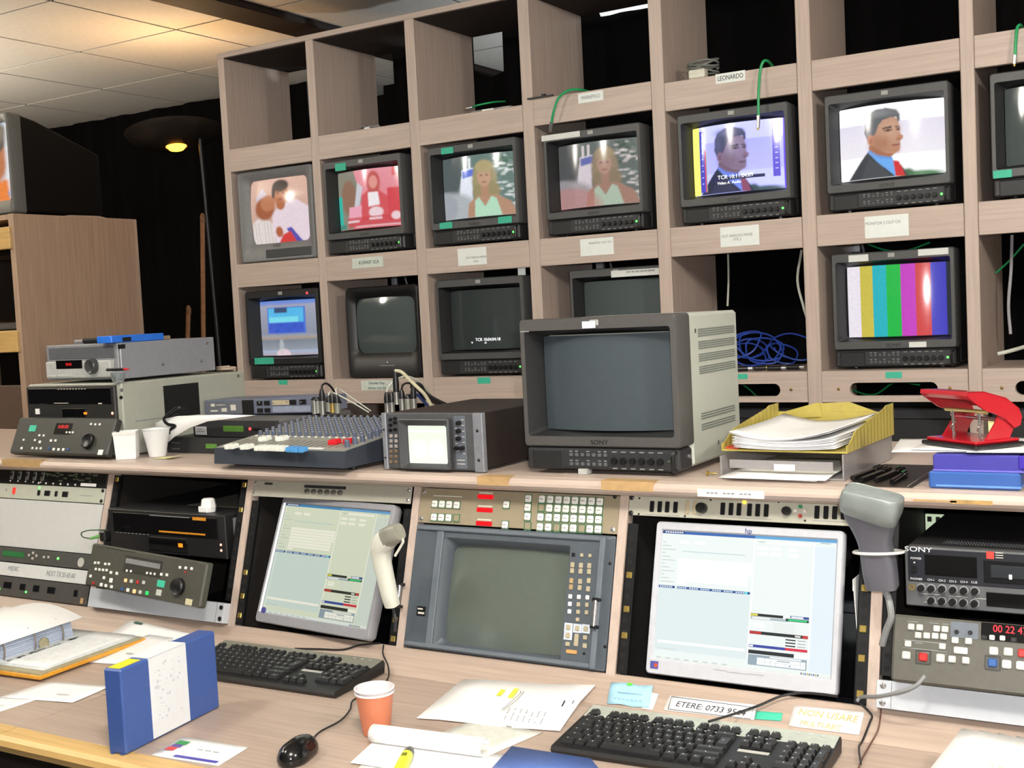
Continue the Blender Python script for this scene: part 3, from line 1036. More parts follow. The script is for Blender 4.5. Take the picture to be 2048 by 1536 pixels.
lp = at(400, 275, y=0.2)
lb = at(440, 720, y=0.2)
dirn = (lb - lp) / (lb[2] - lp[2])
base = lp + dirn * (0.0 - lp[2])
dc = at(352, 288, y=0.17) - base
uplighter('dark uplighter floor lamp with wide dish between cabinet and shelving', base, lp - base, dc, 9, (1.0, 0.62, 0.30), 165)
uplighter('second uplighter floor lamp added unseen at far left to brighten the ceiling', np.array([-4.25, -1.15, 0.0]), np.array([0.13, 0, 1.80]), np.array([0, 0, 1.82]), 165, (1.0, 0.88, 0.72), 172)  # extra lamp added out of view to brighten the ceiling

for (u0, v0, u1, v1, lab) in ((405, 432, 407, 690, 'tall thin wooden pole standing beside the floor lamp'), (377, 616, 375, 690, 'short thin wooden pole standing left of the tall pole')):
    a, c = at(u0, v0, y=0.62), at(u1, v1, y=0.62)
    d = (c - a) / (c[2] - a[2])
    f0 = a + d * (0 - a[2])
    o = thing('wooden_pole', lab, 'pole', f0, group='wooden poles in the corner')
    B().cyl((0, 0, 0), tuple(a - f0), 0.011, 0.011, 10).obj('shaft', mat('pole_wood', '#9a6a44', 0.6, noise=0.15), o, smooth=True)
    B().lathe([(0.011, -0.03), (0.012, -0.02), (0.012, 0.0), (0.006, 0.012), (0.0005, 0.014)], c=tuple(a - f0), n=10).obj('rounded_tip', mat('pole_tip', '#7c5434', 0.6), o, smooth=True)

# ------------------------------------------------------------------ the console: desk, leaning racks, upper shelf
ZD = 0.722
desk = thing('control_desk', 'long beige laminate control desk with leaning equipment racks and upper shelf', 'desk', (0.0, -1.2, 0.0))
ox = lambda x: x
X0, X1 = -2.75, 2.0
oy = lambda y: y + 1.2
# two desk tops with a joint between them
for a, c in ((X0, -0.777), (-0.773, X1)):
    B().box(a, c, oy(-2.045), oy(-1.50), ZD - 0.03, ZD, 0.0012).obj('desk_top', WD(), desk)
    B().prism([(oy(-2.0445), ZD - 0.03), (oy(-2.0445), ZD), (oy(-2.085), ZD - 0.0005), (oy(-2.094), ZD - 0.006), (oy(-2.097), ZD - 0.016), (oy(-2.09), ZD - 0.03)], 'x', a, c).obj('edge_lipping', WXL(), desk)
B().prism([(oy(-1.4995), ZD - 0.03), (oy(-1.4995), ZD), (oy(-1.496), ZD + 0.003), (oy(-1.443), 0.763), (oy(-1.438), 0.763), (oy(-1.438), ZD - 0.03)], 'x', X0, X1).obj('sloping_strip', WD(), desk)
B().box(X0, X1, oy(-1.438), oy(-0.74), ZD - 0.03, 0.705).obj('rack_floor', BLK(), desk)
B().box(X0, X1, oy(-0.74), oy(-0.72), 0.0, 1.095).obj('back_panel', mat('dark_back_board', '#1a1816', 0.8), desk)
B().box(X0, X1, oy(-1.78), oy(-1.76), 0.0, ZD - 0.03).obj('front_panel', mat('dark_front_board', '#2a2420', 0.8), desk)
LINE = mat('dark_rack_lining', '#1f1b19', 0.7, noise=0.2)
DV = [-1.79, -1.295, -0.803, -0.311, 0.19, 0.686, 1.182]
for x in DV + [-2.29, 1.68]:
    p0, p1 = rw(0, -0.004, 0.002), rw(0, 0.352, 0.002)
    q0, q1 = rw(0, -0.004, -0.022), rw(0, 0.352, -0.022)
    B().prism([(oy(p0[1]), p0[2]), (oy(p1[1]), p1[2]), (oy(q1[1]), q1[2]), (oy(q0[1]), q0[2])], 'x', x - 0.0095, x + 0.0095).obj('rack_divider', WZ(), desk)
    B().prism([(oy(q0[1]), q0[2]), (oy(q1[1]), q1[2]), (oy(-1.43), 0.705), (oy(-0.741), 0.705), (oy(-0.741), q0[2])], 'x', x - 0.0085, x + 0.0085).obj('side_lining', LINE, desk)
# shelf with a rounded nose
nose = [(oy(-0.72), 1.096), (oy(-0.72), 1.13), (oy(-1.375), 1.13), (oy(-1.392), 1.127), (oy(-1.40), 1.119), (oy(-1.40), 1.113), (oy(-1.393), 1.106), (oy(-1.375), 1.103), (oy(-1.362), 1.096)]
B().prism(nose, 'x', X0, X1).obj('upper_shelf', WX(), desk)
TANT = mat('tan_tape', '#b39468', 0.5, noise=0.1)
for u0, u1, t_ in ((1207, 1310, 0), (960, 1022, 0), (10, 85, 0)):
    a, c = at(u0, 965, z=1.13), at(u1, 965, z=1.13)
    a, c = at(u0, 963 if u0 > 500 else 918, y=-1.39)[0], at(u1, 963 if u0 > 500 else 918, y=-1.39)[0]
    B().box(a, c, oy(-1.393), oy(-1.37), 1.129, 1.1306).obj('tape_patch', TANT, desk)
    B().box(a, c, oy(-1.4008), oy(-1.392), 1.112, 1.1305).obj('tape_patch', TANT, desk)
a, c = at(1395, 978, y=-1.4)[0], at(1528, 980, y=-1.4)[0]
B().box(a, c, oy(-1.4012), oy(-1.4), 1.107, 1.121).obj('paper_label', PAPER(), desk)
marks([(a + 0.01 + 0.008 * k, a + 0.016 + 0.008 * k, 1.113, 1.116) for k in range(12) if k % 4], GINK(), desk, oy(-1.4014))
GLUE = mat('brown_glue_stain', '#a98a58', 0.35, noise=0.3)
a, c = at(1900, 985, y=-1.4)[0], at(1985, 985, y=-1.4)[0]
B().box(a, c, oy(-1.4006), oy(-1.4), 1.112, 1.119).box(a - 0.06, a + 0.01, oy(-1.4006), oy(-1.4), 1.114, 1.117).obj('glue_stain', GLUE, desk)

# rack rails of the open bays
RAILM = mat('black_rack_rail', '#1b1c1e', 0.4, 0.3, noise=0.1)
HOLE = mat('rail_hole', '#050505', 0.8)
NUT = mat('brass_cage_nut', '#b8a15a', 0.35, 0.8)


def rail(x, s0, s1, nuts):
    t = rackthing('rack_rail', 'black slotted rack rail', 'rack rail', x, s1, 0.0)
    h = s1 - s0
    B().box(-0.011, 0.011, 0.001, 0.004, 0, h).box(-0.011, -0.009, 0.001, 0.03, 0, h).obj('angle_bar', RAILM, t)
    k = 0
    z = 0.012
    hb = B()
    while z < h - 0.01:
        hb.box(-0.0045, 0.0045, 0.0004, 0.0012, z - 0.0045, z + 0.0045)
        z += 0.0222
    hb.obj('square_holes', HOLE, t, kind='stuff')
    for nz in nuts:
        piece('cage_nut', ('nut',), lambda: B().box(-0.006, 0.006, -0.0015, 0.001, -0.006, 0.006, 0.001).lathe([(0.003, -0.0015), (0.003, -0.0022), (0.0015, -0.0022)], axis='y', n=8), NUT, t, (0, 0, h - nz))
    return t


for x, s0, s1, nuts, lab in (
        (-0.7815, 0.05, 0.342, (.17, .225, .27), 'black slotted rack rail left of the left flat screen'),
        (-0.3325, 0.05, 0.342, (.24, .28), 'black slotted rack rail behind the white handset'),
        (0.212, 0.055, 0.342, (.10, .165, .215), 'black slotted rack rail left of the right flat screen'),
        (0.6645, 0.055, 0.342, (.09, .16, .21, .27), 'black slotted rack rail right of the right flat screen'),
        (0.7075, 0.004, 0.290, (), 'black slotted rack rail left of the right tape deck'),
        (-1.2735, 0.004, 0.290, (.01,), 'black slotted rack rail left of the black tape deck'),
        (-0.8245, 0.004, 0.290, (.01, .07), 'black slotted rack rail right of the black tape deck')):
    t = rail(x, s0, s1, nuts)
    t['label'] = lab
    t['group'] = 'rack rails in the console'

# ---------------------------------------------------------------- bay 3: switch panel and flat screen
IVORY = mat('ivory_panel', '#a9a89c', 0.45, noise=0.03)


def clampbay(x0, x1):
    """keep a panel between its two rack dividers"""
    c = (x0 + x1) / 2
    lo = max(d for d in DV + [-2.29] if d < c) + 0.0105
    hi = min(d for d in DV + [1.68] if d > c) - 0.0105
    return max(x0, lo), min(x1, hi)


def rpanel(name, label, cat, u0, v0, u1, v1, m, part='front_plate', d=0.004, n=0.002, group=None):
    """a 19 inch panel given by its top left and bottom right corner"""
    x0, s0 = rk(u0, v0, n)
    x1, s1 = rk(u1, v1, n)
    x0, x1 = clampbay(x0, x1)
    s0 = max(s0, 0.001)
    t = rackthing(name, label, cat, (x0 + x1) / 2, s1, n, group)
    W, H = x1 - x0, s1 - s0
    B().box(-W / 2, W / 2, 0.0, d, 0, H, 0.0008).obj(part, m, t)
    B().box(-W / 2 + 0.02, W / 2 - 0.02, d, 0.024, 0.004, H - 0.012).obj('chassis', BLK(), t)
    return t, W, H


t, W, H = rpanel('switch_panel', 'ivory one unit rack panel with six round push buttons', 'rack panel', 500, 956, 820, 1008, IVORY)
M_ = frame(t)
for k in range(6):
    x, z = ly(M_, 616 + 13.2 * k, 982.5 + 0.6 * k)
    knob(t, x, z, 0.0058, mat('silver_button', '#8d8d88', 0.25, 0.8), 0.008, name='round_button')
x0, z0 = ly(M_, 609, 972)
x1, z1 = ly(M_, 692, 976)
marks([(x0, x1, z0 - 0.004, z0 + 0.003)], INK(), t, name='button_legend')
marks([(-W / 2 + .035, -W / 2 + .060, H - .010, H - .005)], INK(), t)
for xx, zz in ((-W / 2 + .007, H - .007), (-W / 2 + .007, .008), (W / 2 - .007, H - .009), (W / 2 - .007, .008)):
    screw(t, xx, zz)


def ui(bgtop='#dfe6df', bgleft='#d5e0e0', warm=False):
    """the scheduling program on both flat screens"""
    w = '#f6f4e2' if warm else '#fdfefc'
    R = []
    A = lambda *a: R.append(a)
    A(0, 1, 0, .025, '#3060a8' if not warm else '#3d86b8')
    A(0, .14, .003, .022, '#1c3c78')
    for k in range(8):
        A(.02 + .014 * k, .03 + .014 * k, .008, .018, '#e8eef6')
    A(.55, 1, 0, .025, '#5f9fd0')
    A(0, .54, .43, .93, bgleft)
    A(.88, 1, .06, .97, '#d9e4ea' if not warm else '#d2dccf')
    A(.875, .882, .03, .90, w)
    A(.545, .553, .03, .97, w)
    for x in (.11, .20):
        A(x, x + .065, .075, .098, w)
    A(.13, .5, .155, .161, '#b8cbd0')
    for k in range(7):
        A(.11, .54 if k < 4 else .52, .215 + .026 * k, .237 + .026 * k, w)
    A(.11, .165, .397, .415, w)
    for k in range(12):
        A(.01, .03 + .03 * (k % 3), .09 + .028 * k, .096 + .028 * k, '#b9c4bc')
    A(0, .10, .432, .450, '#1f3f80')
    A(.115, .54, .432, .450, '#274f88')
    for k in range(30):
        if k % 5 != 4:
            A(.12 + .0135 * k, .130 + .0135 * k, .436, .446, '#c9d8ea')
    for k in range(6):
        A(.01 + .013 * k, .02 + .013 * k, .436, .446, '#c9d8ea')
    A(.51, .525, .432, .45, '#5fd4e0')
    A(.02, .53, .855, .875, w)
    A(.02, .14, .915, .92, '#c3cdc8')
    A(.62, .86, .04, .06, w)
    A(.57, .61, .045, .052, '#b9c4bc')
    for x in (.565, .64, .735):
        for y in (.085, .125):
            A(x, x + .06, y, y + .022, w)
    A(.91, .965, .03, .036, '#9fb0b4')
    # transport block
    A(.55, .73, .585, .605, '#1d2220')
    A(.55, .59, .588, .602, '#d9d24a')
    A(.77, .87, .580, .598, '#2c4688')
    A(.775, .84, .583, .596, '#dfe4ee')
    A(.55, .76, .609, .628, '#a9b4b8')
    A(.56, .66, .613, .624, '#eef2ee')
    A(.745, .87, .602, .622, '#13463a')
    A(.76, .86, .606, .618, '#34c878')
    A(.57, .63, .65, .665, w); A(.57, .63, .67, .685, w)
    for k in range(5):
        A(.68, .80, .645 + .014 * k, .649 + .014 * k, '#cfd6d2')
    A(.55, .87, .715, .738, '#1f2422')
    A(.55, .615, .717, .736, '#b8302f')
    A(.80, .83, .720, .733, '#d6d6d0'); A(.84, .87, .716, .736, '#c03430')
    for k in range(3):
        A(.75, .805, .752 + .022 * k, .761 + .022 * k, '#1b1f1e')
        A(.815, .86, .754 + .022 * k, .759 + .022 * k, '#8f9694')
    A(.55, .75, .815, .835, '#2f3f9a'); A(.75, .87, .815, .835, '#cf2740')
    A(.552, .575, .819, .831, '#e9ecf4')
    A(.55, .80, .855, .882, '#1d2022'); A(.80, .87, .857, .880, w)
    A(.55, .87, .888, .965, '#8fa0ab')
    A(.67, .84, .892, .902, w)
    A(.60, .865, .906, .960, '#c6d0d4')
    for i in range(2):
        for (a, c) in ((.602, .642), (.646, .672), (.676, .70), (.704, .755), (.759, .808), (.812, .835), (.839, .862)):
            if i == 0 and a > .67 and a < .83:
                if a < .68:
                    A(.676, .835, .908, .930, w)
                continue
            A(a, c, .908 + .026 * i, .930 + .026 * i, w)
    A(.71, .78, .915, .921, '#7c8a92')
    A(.775, .785, .942, .948, '#2a3238')
    A(0, 1, .975, 1, '#e3e9e4')
    for k in range(9):
        A(.84 + .011 * k, .847 + .011 * k, .980, .994, ['#56606c', '#8a949c', '#3f6fb0', '#b0a050'][k % 4])
    for k in range(8):
        A(.02 + .055 * k, .05 + .055 * k, .982, .992, '#c4ccc8')
    return R


def lcd(name, label, x, s, n, lean, W, H, m_frame, m_screen, bg, rects, bx=.03, bt=.05, bb=.085, yaw=0.0, roll=0.0):
    rot = Matrix.Rotation(yaw, 4, 'Z') @ Matrix.Rotation(-lean, 4, 'X') @ Matrix.Rotation(roll, 4, 'Y')
    t = thing(name, label, 'computer screen', rw(x, s, n), rot)
    h = W / 2
    L = lambda r, yy: [(p[0], yy, p[1]) for p in r]
    a0, a1, c0, c1 = -h + bx * W, h - bx * W, bb * H, H - bt * H
    B().loft([L(rrect(-h + .004, h - .004, .004, H - .004, .008), 0.03), L(rrect(-h, h, 0, H, .008), 0.02), L(rrect(-h, h, 0, H, .008), 0.003), L(rrect(-h + .002, h - .002, .002, H - .002, .008), 0.0),
              L(rrect(a0 - .003, a1 + .003, c0 - .003, c1 + .003, .002), 0.0), L(rrect(a0, a1, c0, c1, .001), 0.004), L(rrect(a0, a1, c0, c1, .001), 0.012)]).obj('frame', m_frame, t, smooth=True)
    panel_screen(rects, a0 - .001, a1 + .001, c0 - .001, c1 + .001, 0.0045, m_screen, t, bg)
    B().box(-h * .75, h * .75, 0.03, 0.055, H * .12, H * .85, 0.008).obj('back_shell', DGREY(), t)
    return t, W, H


s3 = lcd('flat_screen', 'grey flat screen with pale yellow-green program, left of the white handset', -0.550, 0.334, 0.022, math.radians(22), 0.362, 0.297,
         mat('grey_lcd_frame', '#8b8c92', 0.4, noise=0.04), screen_mat('lcd_warm', '#20241c', .62, .25), '#dbe2c8', ui(bgleft='#cddcd2', warm=True), bx=.035, bt=.055, bb=.08, yaw=math.radians(-6))
t, W, H = s3
B().box(-W / 2 + .035 * W - .004, -W / 2 + .035 * W, -0.0006, 0.002, .08 * H, .945 * H).obj('edge_glow', mat('painted_edge_glow', '#f2f4f6', 0.3, emit=.5), t)  # glowing strip stands in for light caught on the bezel's inner lip
B().cyl((-W / 2 + .022, -0.001, .028), (-W / 2 + .022, 0.002, .028), .007, n=14).obj('badge', mat('blue_badge', '#4a4c92', 0.4), t)
text('Liyama', 0.009, mat('badge_grey', '#5c5e62', 0.5), t, (W / 2 - .045, -0.0005, .012), name='maker_name', wscale=.8) if False else None
marks([(-0.03, 0.07, .012, .0135)], GINK(), t)

# ---------------------------------------------------------------- bay 5: controller and flat screen
t, W, H = rpanel('routing_panel', 'cream one unit rack panel with black windows and two knobs', 'rack panel', 1257, 990, 1735, 1054, mat('cream_panel', '#b5b4a5', 0.45, noise=0.03))
M_ = frame(t)
WIN = mat('black_window', '#15161a', 0.2)
for u in (1304, 1319.5, 1334.5, 1351):
    button(t, *ly(M_, u, 1013 + (u - 1304) * .035), .0095, .0215, WIN, .0015, 'window')
for u in (1445.5, 1462, 1478, 1499, 1515.5, 1532.5):
    button(t, *ly(M_, u, 1017.5 + (u - 1445) * .04), .0095, .0235, WIN, .0015, 'window')
for u in (1634, 1652, 1669.5, 1687):
    button(t, *ly(M_, u, 1024.5 + (u - 1634) * .03), .0095, .0235, WIN, .0015, 'window')
for u in (1375, 1390):
    button(t, *ly(M_, u, 1015), .008, .026, mat('beige_key', '#b5a98c', 0.5), .002, 'beige_key')
knob(t, *ly(M_, 1405, 1016.5), .0105, KNOBM, .014)
knob(t, *ly(M_, 1574.5, 1022.5), .0085, KNOBM, .012)
led(t, *ly(M_, 1489, 1004), .0042, LED_Y)
for (u, v, c) in ((1601.5, 1013.5, '#2f8a5a'), (1592, 1022.5, '#e6ddd6'), (1611, 1023, '#e0cfc8'), (1601, 1032, '#a83228')):
    knob(t, *ly(M_, u, v), .0034, mat('pin_' + c[1:], c, 0.4), .006, name='small_button')
for (u, v) in ((1263.5, 995), (1262, 1026)):
    screw(t, *ly(M_, u, v), .0055, KNOBM)
for (u, v) in ((1279, 996.5), (1277.5, 1028), (1370, 1032.5), (1421.5, 1000), (1557.5, 1004), (1610, 1041.5)):
    screw(t, *ly(M_, u, v), .0022, KNOBM)
marks([(ly(M_, u, 0)[0] if False else ly(M_, u, 1029 + (u - 1290) * .038)[0], ly(M_, w_, 1029 + (u - 1290) * .038)[0], ly(M_, u, 1029 + (u - 1290) * .038)[1], ly(M_, u, 1029 + (u - 1290) * .038)[1] + .0012)
       for u, w_ in ((1290, 1360), (1436, 1545), (1625, 1700))], GINK(), t)
x0, s0 = rk(1305, 1043, -.004)
x1, s1 = rk(1668, 1392, -.004)
t5, W, H = lcd('flat_screen', 'silver flat screen with pale white program beside the dark grey scanner', (rk(1293, 1354, -.002)[0] + rk(1668, 1392, -.002)[0]) / 2, rk(1480, 1372, -.002)[1] - .002, -.002, math.radians(16.5),
               rk(1679, 1060, -.002)[0] - rk(1305, 1043, -.002)[0], rk(1668, 1392, -.002)[1] - rk(1679, 1060, -.002)[1], mat('silver_lcd_frame', '#b9bcc4', 0.4, noise=0.03),
               screen_mat('lcd_cool', '#1c2024', .86, .25), '#e2e9e6', ui(), bx=.036, bt=.06, bb=.105)
text('hp', .014, mat('navy_ink', '#2c3a78', 0.4), t5, (0.005, -.0006, H - .010), name='badge')
B().box(-W / 2 + .010, -W / 2 + .026, -.001, .002, .010, .024).obj('blue_badge', mat('blue_badge', '#4a4c92', 0.4), t5)
B().box(-W / 2 + .0185, -W / 2 + .0245, -.0014, 0, .013, .020).obj('red_dot', mat('red_dot', '#c8502c', 0.4), t5)
marks([(-0.045, -0.02, .021, .0222), (-0.02, 0.02, .0195, .0207), (0.02, 0.05, .0205, .0217)], GINK(), t5)

t = thing('computer_case', 'black computer case standing in the rack behind the right flat screen', 'computer', (.585, -1.30, .7062))
B().box(-.06, .064, 0, .33, 0, .20, .004).obj('case', mat('blue_black_case', '#0e0f16', .35, noise=.1), t)
B().box(-.05, .05, -.003, .001, .02, .18, .002).obj('front_bezel', mat('glossy_black', '#0c0c0e', .15), t)
t = thing('paper_sheet', 'narrow white paper edge leaning between computer case and rack rail', 'paper', (.651, -1.39, .80))
B().prism([(-.001, 0), (.0005, .08), (-.004, .17), (-.005, .17), (-.0008, .08), (-.0022, 0)], 'y', -.004, .05).obj('bent_sheet', PAPER(), t)
B().prism([(-.0045, .15), (-.004, .1705), (-.005, .1705), (-.0055, .15)], 'y', -.0045, .051).obj('folded_tip', PAPER(), t)

# ---------------------------------------------------------------- bay 4: key panel and terminal
KHAKI = mat('khaki_panel', '#918670', 0.45, noise=0.03)
KP_S = rk(1236, 1069, .002)[1]
t, W, H = rpanel('key_panel', 'khaki rack panel with rows of white square keys and red displays', 'rack panel', 838, 975, 1236, 1069, KHAKI)
M_ = frame(t)
x0, z0 = ly(M_, 835, 1056)
GRN = mat('green_key_surround', '#3f6b4c', 0.5)
REDD = mat('red_display', '#c00a14', 0.25, emit=.55, ecol='#e0121c')


def key(u, v, blank=False, w=.0142, h=.0150):
    x, z = ly(M_, u, v)
    B().box(x - w / 2 - .0012, x + w / 2 + .0012, -.0014, .001, z - h / 2 - .0016, z + h / 2 + .0012).obj('key_surround', GRN, t)
    k = button(t, x, z, w, h, KHAKI if blank else WKEY(), .0045 if not blank else .0022, 'key')
    if not blank:
        marks([(x - .004, x + .004, z - .0008, z + .0008)], GINK(), t, -.0046, 'legend')


S = 3.84
Z4 = lambda a, c: (780 + a / S, 950 + c / S)
for (a, c, bl) in ((346, 222, 0), (402, 225, 0), (458, 228, 0), (516, 232, 0), (340, 325, 0), (396, 328, 0), (452, 330, 0), (512, 332, 1), (896, 228, 0), (886, 384, 0),
                   (1065, 182, 0), (1060, 250, 0), (1058, 320, 0), (1058, 392, 1)):
    key(*Z4(a, c), bl)
for r, (a0, c0, da, dc) in enumerate(((1170, 185, 63.5, 2.9), (1163, 252, 63.5, 3.0), (1158, 324, 63.7, 3.0), (1154, 400, 63.8, 2.6))):
    for k in range(8):
        bl = (r == 1 and k == 0) or (r == 3 and k in (2, 5))
        key(*Z4(a0 + da * k, c0 + dc * k), bl)
for (a, c) in ((735, 168), (728, 269), (722, 373)):
    x, z = ly(M_, *Z4(a, c))
    button(t, x, z, .040, .0095, REDD, .002, 'red_display')
    marks([(x - .017, x + .017, z + .0065, z + .0095)], mat('pale_print', '#d0cdc2', .6), t)
marks([(ly(M_, *Z4(335, 158))[0], ly(M_, *Z4(555, 158))[0], ly(M_, *Z4(335, 158))[1] - .001, ly(M_, *Z4(335, 158))[1] + .001)], mat('pale_print', '#d0cdc2', .6), t)
for xx, zz in ((-W / 2 + .008, H - .008), (-W / 2 + .008, .009), (W / 2 - .010, .009)):
    screw(t, xx, zz, .006)
screw(t, *ly(M_, *Z4(1728, 168)), .0045, KNOBM)

SLATE = mat('slate_blue_plastic', '#4a525a', 0.5, noise=0.05)
SLATE2 = mat('slate_blue_light', '#606972', 0.5, noise=0.05)
x0, s0 = rk(829, 1058, .004)
s0 = KP_S + .0015
x1, s1 = rk(1217, 1343, .004)
s1 = .3465
xr_, _ = rk(1231, 1078, .004)
x0, xr_ = clampbay(x0, xr_)
t = rackthing('rack_terminal', 'slate blue rack terminal with grey tube and columns of small keys', 'monitor', (x0 + xr_) / 2, s1 - .004, .004)
W, H = xr_ - x0, s1 - s0 - .006
h = W / 2
M_ = frame(t)
L = lambda r, yy: [(p[0], yy, p[1]) for p in r]
sx0, sz1 = ly(M_, 900, 1090)
sx1, _ = ly(M_, 1135, 1100)
_, sz0 = ly(M_, 1010, 1297)
hx0 = ly(M_, 886, 1100)[0]
# plate with hooded opening
B().loft([L(rrect(-h, h, 0, H, .004), .012), L(rrect(-h, h, 0, H, .004), .001), L(rrect(-h + .001, h - .001, .001, H - .001, .004), 0.0),
          L(rrect(hx0, sx1 + .006, sz0 - .014, sz1 + .016, .004), 0.0), L(rrect(hx0 + .012, sx1 + .002, sz0 - .005, sz1 + .006, .014), .014),
          L(rrect(sx0 - .004, sx1, sz0 - .002, sz1 + .002, .018), .03)]).obj('front_plate', SLATE, t, smooth=True)
B().box(hx0 - .018, hx0 - .001, -.004, .002, .008, H - .012, .0015).obj('left_ridge', SLATE2, t)
B().box(-h + .004, h - .022, -.006, .002, H - .012, H - .003, .002).obj('top_ridge', SLATE2, t)
B().box(-h + .004, h - .030, -.006, .002, .003, .012, .002).obj('bottom_ridge', SLATE2, t)
B().box(h - .030, h - .018, -.010, .002, .002, H - .004, .002).obj('right_ridge', SLATE2, t)
B().box(-h + .03, h - .03, .032, .20, .02, H - .01).obj('cabinet', BLK(), t)
tube_face(None, sx0 - .006, sx1 + .002, sz0 - .004, sz1 + .004, .030, .012, mat('grey_tube_glass', '#59615b', .10, noise=.02), t)
KB = mat('putty_key', '#a59c84', 0.5, noise=0.04)
S = 3.84
rowsk = [((1410, 1475, 1538), (612, 616, 620), .0065, .0072, ('d', 0, 0)), ((1403, 1468, 1532), (690, 695, 697), .0085, .0105, 'aaa'), ((1400, 1465, 1530), (735, 740, 742), .0085, .0105, 'aaa'),
         ((1395, 1462, 1528), (812, 818, 812), .0085, .0105, 'oaa'), ((1392, 1458, 1523), (860, 866, 876), .0085, .0105, 'oaa')]
for us, vs, w, hh, kk in rowsk:
    for u, v, k in zip(us, vs, kk):
        mm = {'d': KNOBM, 'o': mat('tan_key', '#a08a63', .5)}.get(k, KB)
        button(t, *ly(M_, *Z4(u, v)), w, hh, mm, .003, 'key')
for r, v in enumerate((933, 990, 1048)):
    for k, u in enumerate((1386 - 3 * r, 1452 - 3 * r, 1518 - 3 * r)):
        button(t, *ly(M_, *Z4(u, v + 4 * k)), .0078, .0085, WKEY() if k == 0 or r == 0 else KB, .003, 'key')
button(t, *ly(M_, *Z4(1443, 1110)), .0078, .0075, KB, .003, 'key')
for u, v in ((1372, 1170), (1440, 1178), (1506, 1182), (1368, 1232)):
    x, z = ly(M_, *Z4(u, v))
    B().box(x - .009, x + .009, -.0012, .001, z - .0085, z + .0085).obj('key_surround', mat('white_outline', '#c3ccd8', .5), t)
    button(t, x, z, .0098, .0105, KB, .003, 'key')
for u, v, w, hh in ((1432, 1268, .0095, .024), (1500, 1248, .0088, .0085), (1366, 1298, .0095, .0085), (1498, 1312, .0092, .0095)):
    button(t, *ly(M_, *Z4(u, v)), w, hh, KB, .003, 'key')
button(t, *ly(M_, *Z4(1396, 1358)), .0235, .0075, mat('orange_key', '#c2925a', .5), .003, 'key')
screw(t, *ly(M_, *Z4(1490, 1370)), .003, KNOBM)
x, z = ly(M_, *Z4(240, 1045))
B().box(x - .011, x + .011, -.001, .001, z - .010, z + .010).obj('name_plate', KNOBM, t)
marks([(x - .009, x + .004, z + .003, z + .006), (x - .007, x + .009, z - .006, z - .002)], mat('pale_print', '#d0cdc2', .6), t, -.001)
for u, v in ((1690, 680), (1652, 1318)):
    screw(t, *ly(M_, *Z4(u, v)), .0035, KNOBM)
for u0, v0, u1, v1, lab in ((103, 870, 103, 985, 'l'), (1603, 990, 1600, 1140, 'r')):
    xa, za = ly(M_, *Z4(u0, v0))
    xb, zb = ly(M_, *Z4(u1, v1))
    xa = min(xa, h - .012)
    hn = B().cyl((xa, -.014, zb - .006), (xa, -.014, za + .006), .0055, n=12)
    ho = hn.obj('chrome_handle', STEEL(), t, smooth=True)
    B().box(xa - .007, xa + .007, -.018, -.003, za + .004, za + .011, .001).obj('handle_end', KNOBM, ho)
    B().box(xa - .007, xa + .007, -.018, -.003, zb - .011, zb - .004, .001).obj('handle_end', KNOBM, ho)

# ---------------------------------------------------------------- bay 1: the leftmost rack
def spanel(name, label, cat, x0, x1, s0, s1, m, d=0.004, n=0.002, chassis=True, part='front_plate'):
    x0, x1 = clampbay(x0, x1)
    t = rackthing(name, label, cat, (x0 + x1) / 2, s1, n)
    W, H = x1 - x0, s1 - s0
    B().box(-W / 2, W / 2, 0.0, d, 0, H, 0.0008).obj(part, m, t)
    if chassis:
        B().box(-W / 2 + 0.02, W / 2 - 0.02, d, 0.07, 0.003, H - 0.016 if s0 < .05 else H - .003).obj('chassis', BLK(), t)
    return t, W, H


XL, XR = -1.778, -1.309
t, W, H = spanel('card_frame', 'open card frame with five socket modules at the top left rack', 'card frame', XL, XR, 0.002, 0.038, mat('black_frame', '#111214', 0.5))
M_ = frame(t)
for k in range(5):
    x, z = ly(M_, 26 + 15.2 * k, 944 + .8 * k)
    button(t, x, .022, .0145, .024, mat('grey_module', '#6d6f6c', .4), .003, 'socket_module')
    knob(t, x, .024, .0045, KNOBM, .0042, name='socket')
    led(t, x - .004, .006, .0022, mat('white_pin', '#d5d8d2', .4))
g = B()
r = random.Random(3)
for k in range(26):
    x = -W / 2 + .22 + r.random() * .21
    z = .010 + r.random() * .022
    g.box(x, x + .004 + .01 * r.random(), -.003, 0, z, z + .004)
g.obj('circuit_parts', mat('circuit_parts', '#5e6b56', .5, noise=.5, scale=(300, 300, 300)), t, kind='stuff')
x, z = ly(M_, 180, 965)
B().box(x - .03, x + .03, -.0045, -.003, .001, .009).obj('white_label', PAPER(), t)
for k in range(6):
    led(t, -W / 2 + .20 + .03 * k, .004, .003, mat('white_pin', '#d5d8d2', .4))

t, W, H = spanel('power_unit', 'pale green one unit panel with red lit switch at left', 'rack panel', XL, XR, 0.040, 0.080, mat('pale_green_panel', '#b4b8aa', .45, noise=.03))
M_ = frame(t)
button(t, ly(M_, 30, 976)[0], .021, .010, .018, mat('red_switch', '#d02a20', .3, emit=.8), .004, 'rocker_switch')
for u, w in ((79, .012), (96, .024), (114, .012), (132, .024)):
    button(t, ly(M_, u, 980)[0], .019, w, .015, KNOBM, .002, 'socket')
led(t, ly(M_, 80, 970)[0], .033, .0035, LED_G)
for xx, zz in ((-W / 2 + .008, .008), (W / 2 - .008, .034), (W / 2 - .008, .007)):
    screw(t, xx, zz, .0055, KNOBM)
marks([(.14, .19, .018, .0195), (-.17, -.165, .018, .026)], GINK(), t)

